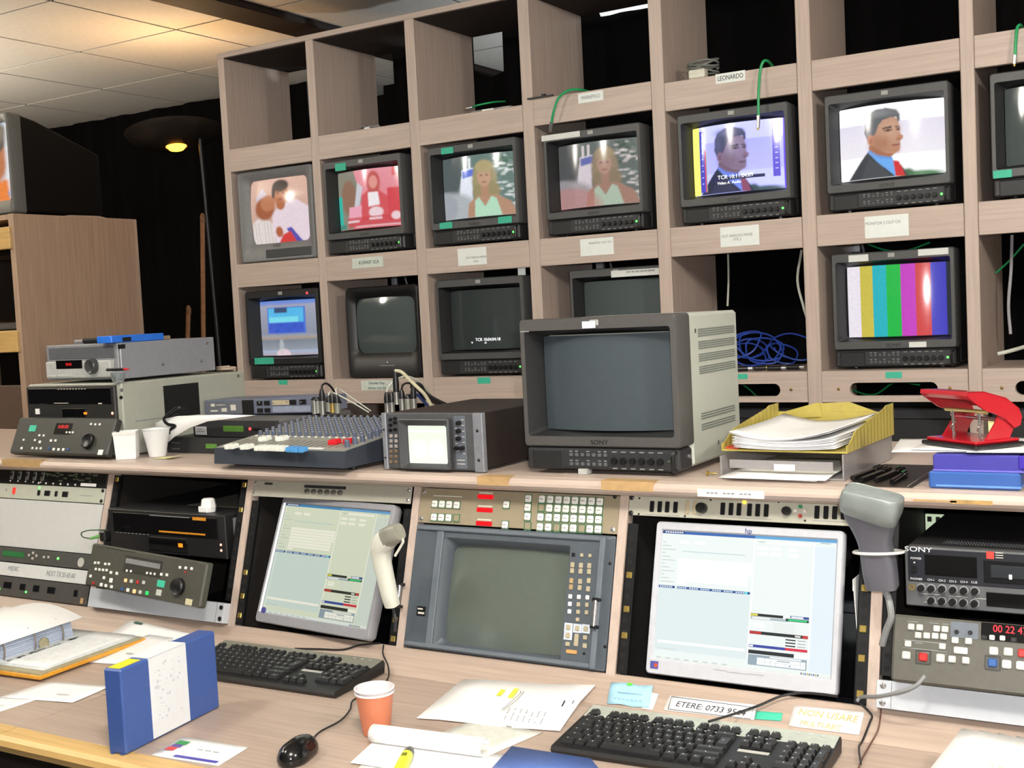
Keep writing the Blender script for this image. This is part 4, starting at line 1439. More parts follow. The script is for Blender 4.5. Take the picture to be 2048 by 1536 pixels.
t, W, H = spanel('blank_panel', 'large plain light grey blanking panel in the left rack', 'rack panel', XL, XR, 0.082, 0.212, mat('light_grey_panel', '#c3c5c4', .5, noise=.02))
for xx, zz in ((-W / 2 + .008, .09), (-W / 2 + .012, .03)):
    screw(t, xx, zz, .003, KNOBM)
t, W, H = spanel('display_unit', 'thin dark rack unit with green display and cursor keys', 'rack unit', XL, XR, 0.214, 0.252, mat('graphite_panel', '#4a4a48', .45), n=.008)
M_ = frame(t)
x0 = ly(M_, 8, 1095)[0]
x1 = ly(M_, 50, 1100)[0]
B().box(x0, x1, -.001, .001, .014, .028).obj('green_display', mat('green_lcd_dim', '#2f6a3c', .3, emit=.1), t)
for u, v in ((60, 1102), (68.5, 1097), (75, 1103), (67, 1109), (90, 1106), (99, 1106)):
    x, z = ly(M_, u, v)
    button(t, x, .021 + (1103 + (u - 60) * .1 - v) * .0012, .0062, .0068, mat('pale_key', '#b5aca4', .5), .003, 'key')
led(t, ly(M_, 118, 1107)[0], .021, .0035, LED_G)
o = B().lathe([(.012, .001), (.012, -.001), (.0004, -.0012)], axis='y', n=20)
o = o.obj('oval_badge', mat('badge_silver', '#b9b9b2', .35), t)
x, z = ly(M_, 163, 1118)
o.location = (x, 0, .017)
t, W, H = spanel('label_strip', 'white paper strip with hand written letters on the left rack', 'label', XL, XR, 0.2545, 0.290, mat('strip_paper', '#cfd2d2', .6, noise=.03), n=.006, chassis=False)
M_ = frame(t)
text('MEDIC', .017, GINK(), t, (ly(M_, 28, 1130)[0], -.0006, .020), shear=.2, wscale=.9)
text('NEXT TX 55 65 60', .019, GINK(), t, (ly(M_, 122, 1143)[0], -.0006, .018), shear=.2, wscale=.75)
t, W, H = spanel('relay_unit', 'black rack unit with dark square windows at bottom of left rack', 'rack unit', XL, XR, 0.292, 0.343, mat('dark_grey_unit', '#4a4846', .5), n=.004)
M_ = frame(t)
for u, w in ((16, .034), (46, .024), (73, .026), (103, .032), (152, .016)):
    x = ly(M_, u, 1165 + u * .14)[0]
    button(t, x, .028, w, .018, WIN, .0015, 'window')
for u in (1, 55):
    led(t, ly(M_, u, 1168)[0], .016, .003, LED_G)
B().box(W / 2 - .022, W / 2 - .012, -.002, .001, .004, .018).obj('tan_tag', TANT, t)

# ---------------------------------------------------------------- bay 2: black tape deck with pulled out control panel
DECKB = mat('deck_black', '#1d1d1f', .4, noise=.1)
DECKT = mat('deck_top_metal', '#2a2a2c', .45, .3, noise=.1)


def deck(name, label, x0, x1, y, ztop, zbot, depth):
    t = thing(name, label, 'tape deck', ((x0 + x1) / 2, y, zbot))
    return t, x1 - x0, ztop - zbot


t, W, H = deck('tape_deck', 'black tape deck with cassette slot inside the second rack', -1.262, -.850, -1.395, 1.012, .906, .5)
h = W / 2
B().box(-h + .004, h - .004, .012, .48, 0, H, .003).obj('cabinet', DECKT, t)
B().box(-h, h, 0, .014, .0, H, .002).obj('front_plate', DECKB, t)
B().box(-h + .02, h - .025, -.002, .002, H * .45, H * .93, .0015).obj('cassette_door', mat('glossy_black', '#0c0c0e', .15), t)
B().box(-.02, .14, -.0025, .001, H * .52, H * .56).obj('amber_line', mat('amber_line', '#b5761e', .4, emit=.25), t)
B().box(.10, .145, -.0025, .001, H * .86, H * .93).obj('amber_badge', mat('amber_line', '#b5761e', .4, emit=.25), t)
B().box(-.06, .075, -.002, .002, H * .06, H * .40, .0015).obj('display', mat('glossy_black', '#0c0c0e', .15), t)
B().box(.045, .06, -.0026, .001, H * .20, H * .29).obj('lit_digits', mat('orange_digits', '#e07a18', .4, emit=.8), t)
marks([(-h + .03 + .014 * k, -h + .038 + .014 * k, H * .43, H * .445) for k in range(9)] + [(-.05, .09, H * .90, H * .915)], GINK(), t, -.0022)
for zz in (.20, .33):
    led(t, h - .018, H * zz, .0032, mat('pink_light', '#ffb09a', .4, emit=.9))
B().box(h - .0035, h - .002, .03, .10, H * .2, H * .9).obj('side_label', mat('grey_side_label', '#8b8d90', .4), t)
B().box(-.02, .19, .10, .28, H, H + .0006).obj('top_label', mat('grey_top_label', '#74736e', .6), t)
# crumpled paper ball on it
tc = at(418, 1029, y=-1.36)
o = thing('paper_cup', 'small crumpled white paper cup on top of the black tape deck', 'cup', (tc[0], -1.36, 1.0125))
B().lathe([(.017, 0.0), (.019, .012), (.016, .03), (.012, .033), (.0005, .033)], n=9).tf(Matrix.Rotation(.25, 4, 'Z')).obj('crushed_body', PAPER(), o)
B().box(-.014, .016, -.022, -.018, .0005, .016, .002).obj('torn_flap', PAPER(), o)

KPANEL = mat('olive_grey_panel', '#47473f', .5, noise=.06)
KPANEL2 = mat('olive_grey_dark', '#33322e', .5, noise=.06)
EXPK = {'w': WKEY(), 'o': mat('orange_lit_key', '#f0a878', .4, emit=.6), 'r': mat('red_key', '#a82424', .4), 'b': mat('blue_key', '#27508c', .4), 'g': mat('green_lit_key', '#19b85c', .4, emit=.5), 'd': KNOBM, 'p': mat('pale_grey_key', '#b9bbb6', .45)}
# left control panel
x0, s0 = rk(181, 1107, .075)
x1, s1 = rk(398, 1213, .075)
xt1, st1 = rk(438, 1124, .075)
t = rackthing('deck_control_panel', 'olive grey deck control panel with jog dial leaning out of second rack', 'control panel', -1.034, .300, .082, rot=Matrix.Rotation(math.radians(-3), 4, 'Z') @ RX @ Matrix.Rotation(math.radians(2.2), 4, 'Y'))
M_ = frame(t)
B().prism([(-.205, .0), (-.205, .012), (.0, .012)], 'y', 0, .001) if False else None
W, H = .428, .104
h = W / 2
B().box(-h, h, 0, .022, 0, H, .004).obj('panel_body', KPANEL, t)
B().box(-h + .05, h - .05, .022, .055, .03, H - .01).obj('hinge_block', KPANEL2, t)
Z2 = lambda a, c: (180 + a / 8.084, 1060 + c / 8.084)
xa, za = ly(M_, *Z2(600, 440))
xb, zb = ly(M_, *Z2(1130, 640))
B().box(xa - .006, xb + .010, -.0012, .001, zb - .020, za + .006, .001).obj('display_frame', KPANEL2, t)
B().box(xa, xb, -.0022, .001, zb + .001, za - .002).obj('bright_display', mat('display_glass', '#9a9c9c', .08, .3), t)
KEYS = [(90, 530, 'w', .006), (145, 532, 'w', .006), (255, 550, 'w', .006), (315, 552, 'w', .006), (102, 632, 'w', .006), (160, 640, 'w', .006), (218, 646, 'w', .006), (276, 650, 'w', .006), (345, 688, 'w', .007),
        (440, 702, 'w', .007), (232, 772, 'w', .007), (15, 745, 'w', .007), (345, 816, 'w', .011), (182, 918, 'w', .0085), (258, 926, 'w', .0075), (350, 938, 'w', .0075), (55, 895, 'r', .007),
        (582, 815, 'o', .0085), (675, 828, 'p', .0085), (776, 844, 'r', .008), (874, 850, 'p', .0085), (522, 962, 'b', .008), (618, 978, 'w', .0085), (722, 992, 'o', .0095), (818, 1005, 'p', .0085), (928, 1020, 'g', .009),
        (605, 658, 'w', .0055), (672, 666, 'w', .0055), (932, 696, 'w', .0055), (992, 704, 'w', .0055), (1055, 712, 'w', .0055), (1160, 718, 'w', .0065), (1250, 726, 'w', .0065),
        (1462, 605, 'w', .0065), (1555, 615, 'w', .0065), (1650, 625, 'w', .0065), (1550, 682, 'r', .0045)]
for a, c, k, w in KEYS:
    x, z = ly(M_, *Z2(a, c))
    button(t, x, min(max(z, .008), H - .006), w, w * 1.02, EXPK[k], .0035, 'key')
x, z = ly(M_, *Z2(1150, 868))
B().box(x - .013, x + .013, -.0012, .0, z - .008, z + .008).obj('teal_label', TEAL(), t)
x, z = ly(M_, *Z2(1115, 1012))
B().box(x - .009, x + .009, -.0012, .0, z - .007, z + .007).obj('grey_label', mat('pale_grey_key', '#b9bbb6', .45), t)
x, z = ly(M_, *Z2(1440, 920))
B().lathe([(.021, .001), (.021, -.009), (.018, -.012), (.0165, -.011), (.0004, -.010)], axis='y', n=26, c=(x, 0, z)).obj('jog_dial', KNOBM, t, smooth=True)
x, z = ly(M_, *Z2(1600, 1165))
B().box(x - .011, x + .011, -.0012, .0, max(z - .007, .001), z + .007).obj('cream_label', mat('cream_label', '#c9c4a2', .5), t)
marks([(-h + .03 + .012 * k, -h + .036 + .012 * k, H - .006, H - .004) for k in range(12)], KNOBM, t, 0, 'slots')

DRAWM = mat('pale_blue_grey_metal', '#c2c8d0', .4, noise=.02)
t, W, H = spanel('rack_box', 'pale grey rack drawer under the black tape deck', 'drawer', -1.285, -.812, .296, .343, DRAWM, d=.05, n=.020, chassis=False, part='drawer_body')
for xx in (W / 2 - .010,):
    for zz in (.036, .010):
        screw(t, xx, zz, .006, KNOBM)
B().box(W / 2 - .0245, W / 2 - .0235, -.0006, .001, .001, H - .001).obj('ear_seam', mat('seam_grey', '#7c8288', .5), t)

# green patch lead looped at the divider
p = [at(u, v, y=-1.43) for u, v in ((214, 1060), (196, 1060), (176, 1061), (163, 1066), (166, 1074), (180, 1077), (205, 1071))]
o = thing('patch_lead', 'short loop of thin lead with a pale green plug beside the black deck', 'cable', p[-1])
B().tube([tuple(q - p[-1]) for q in p[:-1]], .0016, 6).obj('lead', mat('dark_green_lead', '#2c4a2e', .5), o, smooth=True)
B().cyl(tuple(p[5] - p[-1]), (0, 0, 0), .003, .006, 8).obj('green_plug', mat('pale_green_plug', '#6fae62', .5), o)
B().box(0.0, .022, -.012, .012, -.014, .014, .004).obj('plug_body', KNOBM, o)

# ---------------------------------------------------------------- bay 6: tape deck at the right
yf = -1.40
a, c = at(1809, 1093, y=yf), at(1808, 1210, y=yf)
x0, x1 = a[0], a[0] + .425
t, W, H = deck('tape_deck', 'grey and black tape deck with rows of knobs in the right rack', x0, x1, yf, a[2], c[2], .5)
h = W / 2
M_ = frame(t)
DGM = mat('deck_grey', '#5c5e61', .45, noise=.05)
B().box(-h + .003, h - .003, .012, .46, 0, H + .002, .002).obj('cabinet', DECKT, t)
B().box(-h, h, 0, .014, 0, H, .002).obj('front_plate', DGM, t)
S7 = lambda u, v: (1790 + u / 7.678, 1060 + v / 7.678)
zt = H - .002
x_a, z_a = ly(M_, *S7(205, 780))
x_b, _ = ly(M_, *S7(1330, 780))
B().box(x_a, h - .004, -.0015, .001, z_a, zt, .001).obj('black_panel', mat('navy_black_panel', '#20232b', .35), t)
xm, zm = ly(M_, *S7(445, 360))
xn, zn = ly(M_, *S7(1275, 750))
B().box(xm, xn, -.0022, .001, zn, zm, .002).obj('level_window', mat('glossy_black', '#0c0c0e', .15), t)
xc, zc_ = ly(M_, *S7(1350, 450))
B().box(xc, h - .02, -.0022, .001, zn - .006, zc_, .002).obj('cassette_slot', mat('slot_black', '#101216', .25), t)
B().box(xc + .012, h - .03, -.0035, -.001, zn + .004, zc_ - .008, .001).obj('cassette_flap', mat('slot_dark', '#262b30', .3), t)
xs_, zs_ = ly(M_, *S7(1780, 715))
button(t, xs_, zs_, .005, .008, WKEY(), .006, 'white_tab')
xs_, zs_ = ly(M_, *S7(360, 298))
text('SONY', .0118, mat('logo_white', '#e6e8ea', .4), t, (xs_, -.0018, zs_), wscale=1.45, name='logo')
xs_, zs_ = ly(M_, *S7(1465, 383))
B().box(xs_ - .006, xs_ + .006, -.0025, -.001, zs_ - .006, zs_ + .006).obj('red_badge', mat('red_badge', '#d8443c', .4), t)
marks([(xs_ + .008, xs_ + .020, zs_ - .004 + .004 * k, zs_ - .0028 + .004 * k) for k in range(3)], mat('pale_print', '#d0cdc2', .6), t, -.0018)
xs_, zs_ = ly(M_, *S7(290, 590))
button(t, xs_, zs_, .010, .014, KNOBM, .004, 'power_switch', -.001)
led(t, *ly(M_, *S7(300, 497)), .0016, WKEY(), -.001)
for txt, u, v in (('PHONES', 330, 748), ('CH-1', 555, 762), ('CH-2', 725, 775), ('CH-3', 890, 787), ('CH-4', 1060, 795), ('CUE', 1220, 802), ('POWER', 325, 433)):
    x, z = ly(M_, *S7(u, v))
    text(txt, .0052, mat('logo_white', '#e6e8ea', .4), t, (x, -.0018, z), ext=.0001)
for u, v in ((405, 885), (560, 895), (725, 900), (893, 915), (1060, 928), (1230, 935), (560, 1078), (722, 1088), (888, 1098), (1052, 1110), (1225, 1122)):
    x, z = ly(M_, *S7(u, v))
    B().lathe([(.0072, .001), (.0072, -.0008), (.0004, -.001)], axis='y', n=18, c=(x, 0, z)).obj('knob_ring', mat('knob_ring', '#8a5a56' if v < 1000 and u > 450 else '#9a9da0', .5), t)
    knob(t, x, z, .0058, KNOBM, .011)
x, z = ly(M_, *S7(262, 875))
B().lathe([(.0055, .001), (.0055, -.002), (.003, -.002), (.003, .0)], axis='y', n=16, c=(x, 0, z)).obj('jack_socket', NUT, t, smooth=True)
x, z = ly(M_, *S7(1400, 950))
_, z2_ = ly(M_, *S7(1420, 1170))
B().box(x, h - .01, -.0015, .001, z2_, z, .001).obj('lower_window', mat('glossy_black', '#0c0c0e', .15), t)
marks([(x0_, x0_ + .03, z_, z_ + .0008) for x0_, z_ in ((-h + .027, .022), (-h + .07, .0215), (-h + .11, .021), (-h + .03, .008))], mat('pale_print', '#d0cdc2', .6), t)
pb = B()
for i in range(34):
    for j in range(4):
        x = -h + .055 + .0048 * i + .0024 * (j % 2)
        pb.box(x, x + .0016, .035 + .007 * j, .038 + .007 * j, H + .002, H + .0024)
pb.obj('vent_holes', mat('vent_light', '#5b6268', .4), t, kind='stuff')
B().box(-.02, h - .02, .012, .04, H + .002, H + .0034).obj('top_tape', mat('grey_tape', '#8d8b83', .5), t)
# green glowing tag behind it
a = at(1856, 1042, y=-1.05)
o = thing('connector_tag', 'small bright pale green connector block behind the right tape deck', 'connector', (a[0] + .012, -1.05, a[2] - .02))
B().prism([(-.016, .034), (-.016, -.012), (.002, .008), (.018, .018), (.018, .034)], 'y', -.004, .004).obj('block', mat('pale_green_block', '#d2e6c4', .5, emit=.25), o)
B().box(-.012, -.004, -.006, -.003, .020, .030).box(.004, .012, -.006, -.003, .020, .030).obj('pin_holes', KNOBM, o)
B().box(-.006, .006, .0, .12, -.02, -.012).obj('lead', KNOBM, o)

t = rackthing('deck_control_panel', 'olive grey control panel with white keys under the right tape deck', 'control panel', 0.0, .2, .07)
M0 = frame(t)
xa, za = ly(M0, 1802, 1229)
xb, zb = ly(M0, 1782, 1338)
bpy.data.objects.remove(t)
W, H = .425, za - zb
t = rackthing('deck_control_panel', 'olive grey control panel with white keys under the right tape deck', 'control panel', xb + W / 2, .2 - zb, .07)
M_ = frame(t)
h = W / 2
B().box(-h, h, 0, .02, -.019, H, .004).obj('panel_body', mat('olive_panel_lit', '#52514a', .5, noise=.06), t)
B().box(-h + .04, h - .04, .02, .05, .03, H - .01).obj('hinge_block', KPANEL2, t)
S8 = lambda a, c: (1648 + a / 3.2675, 950 + c / 3.2675)
K6 = [(572, 992, 'p', .0105), (627, 996, 'p', .0105), (738, 1004, 'p', .0105), (792, 1008, 'p', .0105), (617, 1047, 'p', .0105), (673, 1050, 'p', .0105), (728, 1052, 'p', .0105), (783, 1056, 'p', .0105), (551, 1103, 'p', .0105),
      (775, 1120, 'p', .0105), (539, 1178, 'p', .0135), (649, 1190, 'r', .0140), (762, 1197, 'p', .0135), (838, 1204, 'p', .0115), (928, 1212, 'p', .0115), (858, 1080, 'p', .0105), (946, 1086, 'p', .0105), (1110, 1150, 'p', .0135),
      (1205, 1155, 'p', .0135), (1298, 1165, 'r', .0135), (1102, 1227, 'b', .0140), (1195, 1237, 'w', .0135), (1288, 1245, 'w', .0135), (1100, 1062, 'w', .008), (1168, 1066, 'w', .008), (1240, 1076, 'd', .008), (1046, 1060, 'd', .008)]
for a, c, k, w in K6:
    x, z = ly(M_, *S8(a, c))
    button(t, x, z, w, w * .95, EXPK[k], .0045, 'key')
    if k in 'rb' and w > .0138:
        B().loft([[(x + sx * (w / 2 + .005), -.002 * (q == 1), z + sz * (w / 2 + .004)) for sx, sz in ((-1, -1), (1, -1), (1, 1), (-1, 1))] for q in (0, 1)]
                 + [[(x + sx * (w / 2 + .003), -.002, z + sz * (w / 2 + .0025)) for sx, sz in ((-1, -1), (1, -1), (1, 1), (-1, 1))]]).obj('key_guard', KPANEL2, t)
x, z = ly(M_, *S8(895, 1147))
button(t, x, z, .021, .0105, WKEY(), .0045, 'wide_key')
x, z = ly(M_, *S8(1030, 945))
x2, z2_ = ly(M_, *S8(1307, 1100))
B().box(x, min(x2 + .12, h - .01), -.0025, .001, z2_, z - .004, .001).obj('display', mat('glossy_black', '#0c0c0e', .15), t)
x, z = ly(M_, *S8(1165, 1010))
text('00 22 47', .016, mat('red_digits', '#e01020', .4, emit=1.2), t, (x + .012, -.003, z), wscale=.9, name='red_digits')
x, z = ly(M_, *S8(918, 1015))
B().box(x - .021, x + .021, -.0012, .001, z - .0125, z + .0125).obj('selector_plate', mat('blue_grey_plate', '#5e6670', .5), t)
for a, c in ((868, 1025), (957, 1030)):
    knob(t, *ly(M_, *S8(a, c)), .0035, KNOBM, .005, -.001, name='slide_knob')
marks([ly(M_, *S8(a, c))[:1] + (ly(M_, *S8(a + w, c))[0], ly(M_, *S8(a, c))[1], ly(M_, *S8(a, c))[1] + .0009) for a, c, w in
       ((545, 957, 70), (690, 967, 60), (775, 975, 40), (595, 1098, 50), (520, 1078, 280), (515, 1128, 290), (640, 1160, 60), (745, 1170, 60))], GINK(), t)

x0, s0 = rk(1760, 1360, .022)
t, W, H = spanel('rack_box', 'pale blue grey rack drawer with screws under right control panel', 'drawer', .697, 1.171, .297, .343, DRAWM, d=.05, n=.022, chassis=False, part='drawer_body')
for zz in (.037, .009):
    screw(t, -W / 2 + .011, zz, .0058)
B().box(-W / 2 + .0245, -W / 2 + .0255, -.0006, .001, .001, H - .001).obj('ear_seam', mat('seam_grey', '#7c8288', .5), t)


# ---------------------------------------------------------------- hand scanners hung on the dividers
def limb(b, pts, rad, n=16, up=(0, 1, 0), k=5, e=.75):
    """loft of ellipses (half width, half depth) along a path"""
    P = smooth_path(pts, k)
    Rr = smooth_path([(r[0], r[1], 0) for r in rad], k)
    L = []
    for i, p in enumerate(P):
        d = P[min(i + 1, len(P) - 1)] - P[max(i - 1, 0)]
        d = d / np.linalg.norm(d)
        u = np.array(up, float)
        u = u - d * (u @ d)
        u /= np.linalg.norm(u)
        w = np.cross(d, u)
        ring = []
        for j in range(n):
            a = 2 * math.pi * j / n
            ca, sa = math.cos(a), math.sin(a)
            ring.append(p + w * Rr[i][0] * math.copysign(abs(ca) ** e, ca) + u * Rr[i][1] * math.copysign(abs(sa) ** e, sa))
        L.append(ring)
    b.loft(L, True, True)
    return b


q = lambda u, v, y: at(u, v, y=y)
org = q(787, 1212, -1.47)
o = thing('barcode_scanner', 'white pistol shaped barcode scanner hanging in front of left flat screen', 'scanner', org)
pts = [q(800, 1064, -1.50), q(789, 1069, -1.50), q(774, 1078, -1.495), q(763, 1092, -1.49), q(763, 1116, -1.485), q(770, 1150, -1.48), q(779, 1190, -1.475), q(785, 1211, -1.47)]
WPL = mat('cream_white_plastic', '#d9dbd0', .4, noise=.02)
limb(B(), [p - org for p in pts[1:]], [(.018, .016), (.023, .019), (.0225, .020), (.0195, .018), (.018, .017), (.0170, .016), (.0155, .015)]).obj('grip', WPL, o, smooth=True)
limb(B(), [p - org for p in (q(775, 1076, -1.495), q(788, 1068, -1.50), q(799, 1063, -1.502))], [(.0225, .0195), (.021, .0185), (.0175, .016)], k=3).obj('head_cover', mat('grey_olive_plastic', '#8d8d82', .35), o, smooth=True)
B().tube([tuple(q(u, v, -1.50) - org) for u, v in ((799, 1072), (806, 1081), (803, 1090), (790, 1112))], .0028, 6).obj('trigger_hook', WPL, o, smooth=True)
B().tube([tuple(q(u, v, yy) - org) for u, v, yy in ((785, 1209, -1.47), (788, 1225, -1.46), (791, 1240, -1.46), (790, 1262, -1.455))], .0035, 8).obj('cord', mat('dark_cord', '#35363a', .5), o, smooth=True)

org = q(1768, 1172, -1.47)
GSC = mat('slate_scanner_plastic', '#565760', .38, noise=.04)
o = thing('barcode_scanner', 'large dark grey barcode scanner hung in a white ring at right', 'scanner', org)
pts = [q(1745, 1012, -1.50), q(1745, 1030, -1.495), q(1747, 1050, -1.49), q(1750, 1080, -1.485), q(1754, 1105, -1.48), q(1760, 1140, -1.475), q(1765, 1174, -1.47)]
limb(B(), [p - org for p in pts], [(.046, .026), (.044, .026), (.036, .024), (.027, .021), (.026, .020), (.027, .021), (.0255, .020)], n=28, e=.5).obj('grip', GSC, o, smooth=True)
hp = [q(1742, 1020, -1.50), q(1743, 1008, -1.508), q(1745, 992, -1.514), q(1746, 985, -1.515)]
limb(B(), [p - org for p in hp], [(.0468, .0275), (.0478, .031), (.0470, .030), (.0440, .027)], n=28, k=4, e=.38).obj('head', mat('scanner_top', '#7d8584', .3), o, smooth=True)
x, y, z = q(1737, 1037, -1.53) - org
B().lathe([(.0035, .004), (.0035, 0), (.0003, -.001)], axis='y', n=10, c=(x, y + .002, z)).obj('indicator', mat('dull_red', '#6a2420', .3), o)
rc = q(1757, 1104, -1.47) - org
ring = [(rc[0] + .040 * math.cos(a), rc[1] + .034 * math.sin(a), rc[2] + .004 * math.cos(a + 1)) for a in np.linspace(0, 2 * math.pi, 33)]
B().tube(ring, .0026, 8, 0).obj('holder_ring', mat('white_wire', '#d2d2d0', .35), o, smooth=True)
B().tube([tuple(q(u, v, yy) - org) for u, v, yy in ((1766, 1172, -1.47), (1776, 1195, -1.468), (1780, 1210, -1.475), (1782, 1235, -1.475), (1772, 1262, -1.470), (1764, 1290, -1.465))], .0058, 8).obj('cord', mat('grey_cord', '#7c7f80', .5), o, smooth=True)

# ------------------------------------------------------------------ on the upper shelf
ZS = 1.13
LCDG = mat('green_lcd', '#4f7a2e', .35, emit=.18)
DECKGREY = mat('deck_side_grey', '#a5a89d', .5, noise=.03)
# large editing deck at the left ------------------------------------------------
x1 = -1.30
x0 = at(50, 770, y=-1.30)[0]
W = x1 - x0
t = thing('tape_deck', 'large grey tape deck with black front and sloping key panel on shelf', 'tape deck', ((x0 + x1) / 2, -1.30, ZS))
M_ = frame(t)
h = W / 2
H = .197
B().box(-h, h, .01, .47, .004, H, .003).obj('cabinet', DECKGREY, t)
B().box(-h + .003, h - .018, 0, .012, .085, H - .004, .003).obj('front_plate', mat('deck_front_dark', '#2b2b2a', .4), t)
B().box(-h + .012, h - .028, -.002, .002, H - .055, H - .010, .002).obj('cassette_door', mat('glossy_black', '#0c0c0e', .15), t)
B().box(-.04, .055, -.002, .002, .092, .132, .002).obj('display', mat('glossy_black', '#0c0c0e', .15), t)
marks([(-.05 + .012 * k, -.044 + .012 * k, H - .014, H - .0125) for k in range(10)] + [(.11, .125, H - .054, H - .051), (-.07, -.01, H - .052, H - .0505)], mat('pale_print', '#d0cdc2', .6), t, -.0022)
B().box(-h + .04, -h + .055, -.003, 0, .115, .130).obj('white_tag', PAPER(), t)
B().box(.05, .06, -.003, 0, .115, .121).obj('amber_digit', mat('orange_digits', '#e07a18', .4, emit=.8), t)
led(t, h - .03, .118, .004, mat('pink_light', '#ffb09a', .4, emit=.9))
xs_, zs_ = lray(M_, 325, 770)[0], None


def sidepx(M, x, u, v):
    o, d = lray(M, u, v)
    p = o + d * ((x - o.x) / d.x)
    return p.y, p.z


ya, za = sidepx(M_, h, 326, 772)
yb, zb = sidepx(M_, h, 400, 828)
B().box(h - .001, h + .0015, ya, yb, zb, za).obj('black_vent_plate', mat('matt_black', '#0e0e10', .6), t)
for u, v in ((243, 780), (242, 795), (476, 752)):
    y_, z_ = sidepx(M_, h, u, v)
    B().lathe([(.005, -.001), (.005, .0015), (.0004, .002)], axis='x', n=10, c=(h, y_, z_)).obj('side_screw', KNOBM if v == 795 else STEEL(), t)
y_, z_ = sidepx(M_, h, 300, 838)
B().box(h - .001, h + .001, y_ - .05, y_ + .05, z_ - .002, z_).obj('seam', mat('seam_grey', '#7c8288', .5), t)
# key panel
kp = bpy.data.objects.new('key_panel', None)
pm = B().box(-h - .012, h + .004, -.012, .012, 0, .104, .004).obj('key_panel', mat('key_panel_dark', '#34342f', .5, noise=.06), t)
pm.location = (0, -.048, .008)
pm.rotation_euler = (math.radians(-24), 0, 0)
Mk = M_ @ Matrix.Translation((0, -.048, .008)) @ Matrix.Rotation(math.radians(-24), 4, 'X')
bpy.data.objects.remove(kp)
Z1 = lambda a, c: (a / 3.657, 500 + c / 3.657)
YK = -.012
for a, c, k, w in ((175, 1390, 'w', .0055), (258, 1392, 'w', .006), (293, 1405, 'w', .008), (290, 1357, 'w', .006), (322, 1358, 'w', .006), (160, 1450, 'w', .007), (240, 1450, 'w', .0065), (270, 1452, 'w', .0065), (300, 1452, 'w', .0065),
                   (375, 1395, 'w', .007), (408, 1395, 'w', .007), (395, 1458, 'w', .0075), (430, 1460, 'w', .0075), (465, 1460, 'w', .0075), (360, 1452, 'b', .007), (500, 1458, 'b', .007), (668, 1275, 'w', .006), (700, 1277, 'w', .006), (732, 1277, 'w', .006),
                   (490, 1335, 'w', .0055), (512, 1335, 'w', .0055), (534, 1335, 'w', .0055)):
    x, z = ly(Mk, *Z1(a, c), YK)
    button(pm, x, z, w, w, EXPK[k], .003, 'key', YK)
x, z = ly(Mk, *Z1(240, 1305), YK)
B().box(x - .014, x + .014, YK - .0012, YK, z - .009, z + .009).obj('teal_label', TEAL(), pm)
x, z = ly(Mk, *Z1(465, 1300), YK)
B().box(x - .034, x + .034, YK - .0012, YK, z - .019, z + .013, .0005).obj('display', mat('glossy_black', '#0c0c0e', .15), pm)
text('0:00:00', .014, mat('dim_red_digits', '#c01818', .4, emit=.5), pm, (x, YK - .0016, z + .002), name='red_digits')
x, z = ly(Mk, *Z1(650, 1400), YK)
B().lathe([(.021, .001), (.021, -.008), (.018, -.010), (.016, -.009), (.0004, -.008)], axis='y', n=24, c=(x, YK, z)).obj('jog_dial', KNOBM, pm, smooth=True)
x, z = ly(Mk, *Z1(735, 1480), YK)
B().box(x - .009, x + .009, YK - .001, YK, max(z, .008) - .007, max(z, .008) + .007).obj('white_label', PAPER(), pm)

# smaller silver deck on top ------------------------------------------------------
x1 = -1.350
x0 = at(92, 695, y=-1.25)[0]
W = x1 - x0
zt = ZS + .197 + .008
t = thing('tape_deck', 'silver grey tape deck with jog dial stacked on the large deck', 'tape deck', ((x0 + x1) / 2, -1.25, zt))
M_ = frame(t)
h = W / 2
H = .098
SILV = mat('silver_grey_metal', '#9a9da6', .4, .3, noise=.03)
B().box(-h, h, .008, .355, 0, H, .002).obj('cabinet', SILV, t)
B().box(-h, h - .002, 0, .01, 0, H, .002).obj('front_plate', mat('silver_front', '#8d8f94', .4, .2), t)
B().box(-h + .012, h - .012, -.002, .001, H * .60, H * .93, .001).obj('tape_door', mat('grey_door', '#5b5d62', .35), t)
fp = B().box(-h + .012, h - .018, -.016, .002, .006, H * .54, .003).obj('lower_panel', mat('pale_silver', '#b0b2b0', .4), t)
xa, za = ly(M_, 112, 721, -.016)
xb, zb = ly(M_, 165, 737, -.016)
B().box(xa, xb, -.0175, -.015, zb, za, .001).obj('display', mat('glossy_black', '#0c0c0e', .15), fp)
text('00:00', .011, mat('dim_red_digits', '#c01818', .4, emit=.5), fp, ((xa + xb) / 2, -.018, (za + zb) / 2), name='red_digits')
x, z = ly(M_, 187, 732, -.016)
B().lathe([(.021, .001), (.021, -.012), (.018, -.016), (.015, -.014), (.0004, -.013)], axis='y', n=26, c=(x, -.016, z)).obj('jog_dial', mat('dial_dark', '#3c3d3f', .3), fp, smooth=True)
for k in range(8):
    button(fp, -h + .028 + .013 * k, .014, .009, .005, mat('pale_grey_key', '#b9bbb6', .45), .002, 'key', -.016)
B().box(-h - .001, -h + .010, -.002, .002, .014, .032).obj('teal_label', TEAL(), t)
y_, z_ = sidepx(M_, h, 243, 693)
B().box(h - .001, h + .001, y_ - .012, y_ + .012, z_ - .006, z_ + .006).obj('maker_plate', KNOBM, t)
for u, v in ((325, 728), (402, 722), (413, 686)):
    y_, z_ = sidepx(M_, h, u, v)
    B().lathe([(.005, -.001), (.005, .0015), (.0004, .002)], axis='x', n=10, c=(h, y_, z_)).obj('side_screw', STEEL(), t)
zt2 = zt + H
p0, p1 = at(212, 680, z=zt2), at(323, 672, z=zt2)
d = p1 - p0
